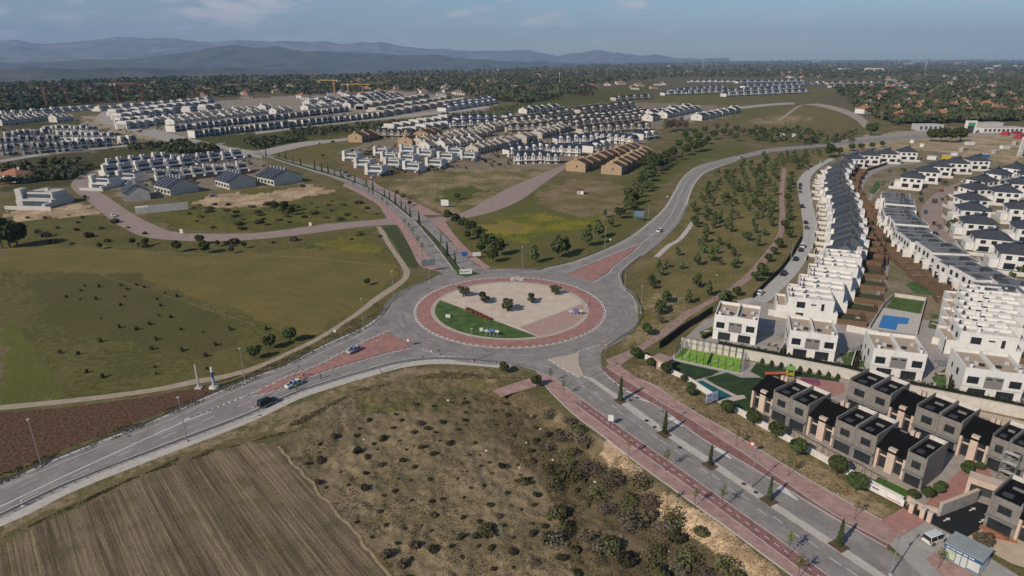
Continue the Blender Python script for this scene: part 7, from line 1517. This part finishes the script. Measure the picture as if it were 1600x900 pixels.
# ================================================================== CRANES, MASTS, RIGHT-HAND COMMERCIAL STRIP
def crane(px, h, jib, rz, m, label):
    p = at(*px); r = thing('tower_crane', label, 'crane', (p.x, p.y, 0), rz, 'tower cranes'); s = 1.1; mb = MB()
    for x in (-s, s):
        for y in (-s, s): mb.box(x-.25, y-.25, 0, x+.25, y+.25, h)
    z = 0; 
    while z < h-3: mb.tube((-s,-s,z), (s,-s,z+3), .16, n=4); mb.tube((s,s,z), (s,-s,z+3), .16, n=4); mb.tube((-s,s,z), (-s,-s,z+3), .16, n=4); z += 3
    mb.build('mast', m, r); MB().box(-jib*.3, -.6, h, jib, .6, h+1.6).build('jib', m, r); MB().box(-jib*.3, -1.2, h-2.5, -jib*.3+3, 1.2, h).build('counterweight', concrete, r); MB().tube((0,0,h+1.6), (0,0,h+7), .5, .2, 6).build('apex', m, r); MB().box(-1.2, -2.2, h-2.6, 1.2, -1.2, h-.1).build('cab', white, r); return r
yc = mat('crane_yellow', (.40,.26,.08), .6); rc = mat('crane_red', (.20,.075,.055), .6); gc = mat('crane_green', (.05,.10,.075), .6)
crane((523,149), 30, 36, R(160), yc, 'taller yellow tower crane behind the white estate'); crane((545,149), 22, 50, R(-4), yc, 'lower yellow tower crane right of the taller one')
for i, (x, y, h, m) in enumerate([(186,163,34,rc),(146,166,30,rc),(75,172,34,rc),(108,170,26,rc),(174,164,34,gc),(224,160,30,rc),(37,176,30,gc),(310,158,24,rc)]): crane((x, y), h, 32, R(40*i), m, f'{"red" if m is rc else "green"} tower crane by the far left building strip, {ORD[i]} listed there')
def mast(px, h, label, lattice=False):
    p = at(*px); r = thing('mast', label, 'mast', (p.x, p.y, gz1(p.x, p.y)), 0, 'masts above the wood')
    if lattice:
        mb = MB(); [mb.tube((sx_*h*.06, sy*h*.06, 0), (sx_*.5, sy*.5, h), .35, n=4) for sx_ in (-1, 1) for sy in (-1, 1)]; [mb.box(-h*.06*(1-k/8)-.3, -.3, h*k/8, h*.06*(1-k/8)+.3, .3, h*k/8+.5) for k in range(1, 8)]; mb.build('lattice', signw, r); MB().box(-2, -.3, h*.8, 2, .3, h*.82).build('arm', signw, r)
    else: MB().tube((0,0,0), (0,0,h), .6, .35, 8).build('pole', signw, r); MB().tube((0,0,h-4), (0,0,h), 1.3, 1.3, 8).build('antenna', signw, r)
mast((874,137), 38, 'white antenna mast in front of the middle wood'); mast((1098,108), 60, 'white lattice pylon rising from the far wood', True); mast((1445,113), 60, 'white lattice pylon in the right-hand wood', True); mast((1359,142), 22, 'slim white mast above the dark terraces'); mast((1133,93.5), 150, 'thin distant pylon on the horizon, left one', True); mast((1335,94), 120, 'thin distant pylon on the horizon, right one', True); mast((1592,245), 16, 'grey lattice power pole on the sandy ground at the right edge', True)
def blk(px, w, d, h, rz, m, label, name='building', cat='building', roof=None, win=True):
    p = at(*px); r = thing(name, label, cat, (p.x, p.y, -.05), R(rz)); MB().box(-w/2, -d/2, 0, w/2, d/2, h).build('wall', m, r); MB().box(-w/2-.2, -d/2-.2, h+.003, w/2+.2, d/2+.2, h+.4).build('roof', roof or palecon, r)
    if win:
        for k in range(max(2, int(w/5))): MB().box(-w/2+1+k*5, -d/2-.08, 1.0, -w/2+4+k*5, -d/2+.01, h-1.2).build('window', blueglass, r)
    return r
blk((1560,206), 46, 14, 5, 3, white, 'long low white showroom left of the red tarpaulin', roof=palecon); blk((1448,203), 26, 16, 6, -4, offgrey, 'low grey commercial building behind the broad pines'); blk((1540,197), 34, 10, 4, 2, offgrey, 'grey hall behind the green portal', win=False)
p = at(1514,208); r = thing('entrance_portal', 'tall white entrance portal with green panel and dark opening', 'portal', p, R(3)); MB().box(-5.5, -1.5, 0, -4, 1.5, 13).box(4, -1.5, 0, 5.5, 1.5, 13).box(-4, -1.5, 11, 4, 1.5, 13).build('frame', white, r); MB().box(-4, -1.2, 7.5, 4, 1.2, 11).build('green_panel', mat('portal_green', (.06,.30,.14), .6), r); MB().box(-4, -.5, 0, 4, .8, 7.5).build('dark_opening', darksteel, r)
redt = mat('red_tarpaulin', (.26,.03,.03), .8, .2, .3)
for i, (x, y, w) in enumerate([(1588,209,10),(1604,206,18),(1596,216,16),(1570,211,6)]): p = at(x, y); r = thing('red_tarpaulin', f'dark red covered stack at the right edge, {ORD[i]} listed', 'stack', p, .2*i, 'red covered stacks'); MB().hip(-w/2, -4, 0, w/2, 4, 2.6+i*.5, 0, .5).build('cover', redt, r)
for i, (x, y, m, w) in enumerate([(1455,249,signw,6),(1478,248,mat('site_yellow', (.50,.36,.03), .6),6),(1490,243,signw,4),(1540,246,signblue,5),(1515,226,signw,8),(1570,232,signw,9),(1556,240,concrete,8),(1505,236,concrete,9),(1585,226,concrete,7),(1425,223,signw,4),(1440,229,signw,5),(1240,214,signw,14),(1222,213,offgrey,10)]): blk((x, y), w, 3, 2.6, i*9-30, m, f'small site container or shed on the sandy ground, {ORD[i]} listed from the left group', 'site_container', 'container', win=False)
# ================================================================== GROUND COVER (grass tufts, weeds)
def tufts(name, regions, n, seed, mats_, smin, smax, label):
    r = np.random.default_rng(seed); Vv = []; Mi = []; per = n//len(regions)
    for pxs in regions:
        px = np.array(pxs, float); l2, h2 = px.min(0), px.max(0); got = 0
        while got < per:
            q = np.stack([r.uniform(l2[0], h2[0], per*2), r.uniform(l2[1], h2[1], per*2)], 1); q = q[inside(q, pxs)]; w_ = at_np(q); den = vnoise(w_[:, 0], w_[:, 1], 5, seed)*.6+vnoise(w_[:, 0], w_[:, 1], 1.8, seed+1)*.6; w_ = w_[den > .40+.35*r.random(len(den))][:per-got]; Vv.append(w_); got += len(w_)
    P = np.concatenate(Vv); m = len(P); z = gz(P[:, 0], P[:, 1]); s = r.uniform(smin, smax, m)*(.6+np.hypot(P[:, 0], P[:, 1])/260); nb = 3
    a = r.uniform(0, 6.28, (m, nb)); dx, dy = np.cos(a), np.sin(a); c = np.stack([P[:, 0], P[:, 1], z], 1)[:, None, :]
    side = np.stack([dx, dy, 0*a], 2)*(s*.5)[:, None, None]; up = np.stack([-dy*.5*r.uniform(-1, 1, a.shape), dx*.5*r.uniform(-1, 1, a.shape), np.ones_like(a)], 2)*(s*r.uniform(.5, 1.1, m))[:, None, None]
    v = np.stack([c-side, c+side, c+side*.8+up, c-side*.7+up*.9], 2).reshape(-1, 3); f = np.arange(len(v)).reshape(-1, 4)
    me = np_mesh(name, v, f, mats_, np.repeat(r.choice(len(mats_), m), nb)); return stuff(link(name, me), label, 'grass')
g1 = mat('tuft_straw', (.20,.155,.095), .95, 0, .8, col2=(.29,.23,.145), spec=.1); g2 = mat('tuft_green', (.10,.10,.040), .95, 0, .8, col2=(.16,.15,.07), spec=.1); g3 = mat('tuft_brown', (.14,.105,.068), .95, 0, .8, col2=(.21,.165,.11), spec=.1)
tufts('scrub_grass', [SCRUB, [(700,600),(760,590),(840,625),(930,690),(1060,800),(1150,880),(1190,940),(900,940),(880,800),(800,700),(740,640)]], 34000, 3, [g1, g3, g2], .08, .20, 'dry grass and weeds covering the scrub field')
tufts('verge_grass', [[(0,842),(200,748),(400,688),(560,608),(690,580),(840,592),(765,592),(640,590),(540,622),(440,680),(280,714),(100,800)], [(0,757),(194,680),(400,594),(500,548),(575,514),(617,470),(592,470),(500,530),(345,605),(130,690),(0,740)], [(1020,560),(1150,650),(1300,735),(1400,795),(1292,766),(1100,655),(972,572)], [(985,425),(1060,345),(1090,285),(1250,240),(1240,300),(1220,425),(1170,470),(1090,510),(1010,540),(945,555),(985,515)]], 12000, 4, [g2, g1, g3], .10, .24, 'weeds and grass on the road verges')
# ================================================================== HAZE
HZ = MB().box(-26000, -2500, -172, 22000, 28000, 1150).mesh('haze', [])
hz = link('haze', HZ); hm = bpy.data.materials.new('haze'); hm.use_nodes = True; t = hm.node_tree; t.nodes.clear(); pv = N(t, 'ShaderNodeVolumePrincipled'); pv.inputs['Color'].default_value = (.46,.66,1.0,1); pv.inputs['Density'].default_value = 5.4e-5; mo = N(t, 'ShaderNodeOutputMaterial'); L(t, pv.outputs[0], mo.inputs['Volume']); hz.data.materials.append(hm); hz['kind'] = 'stuff'
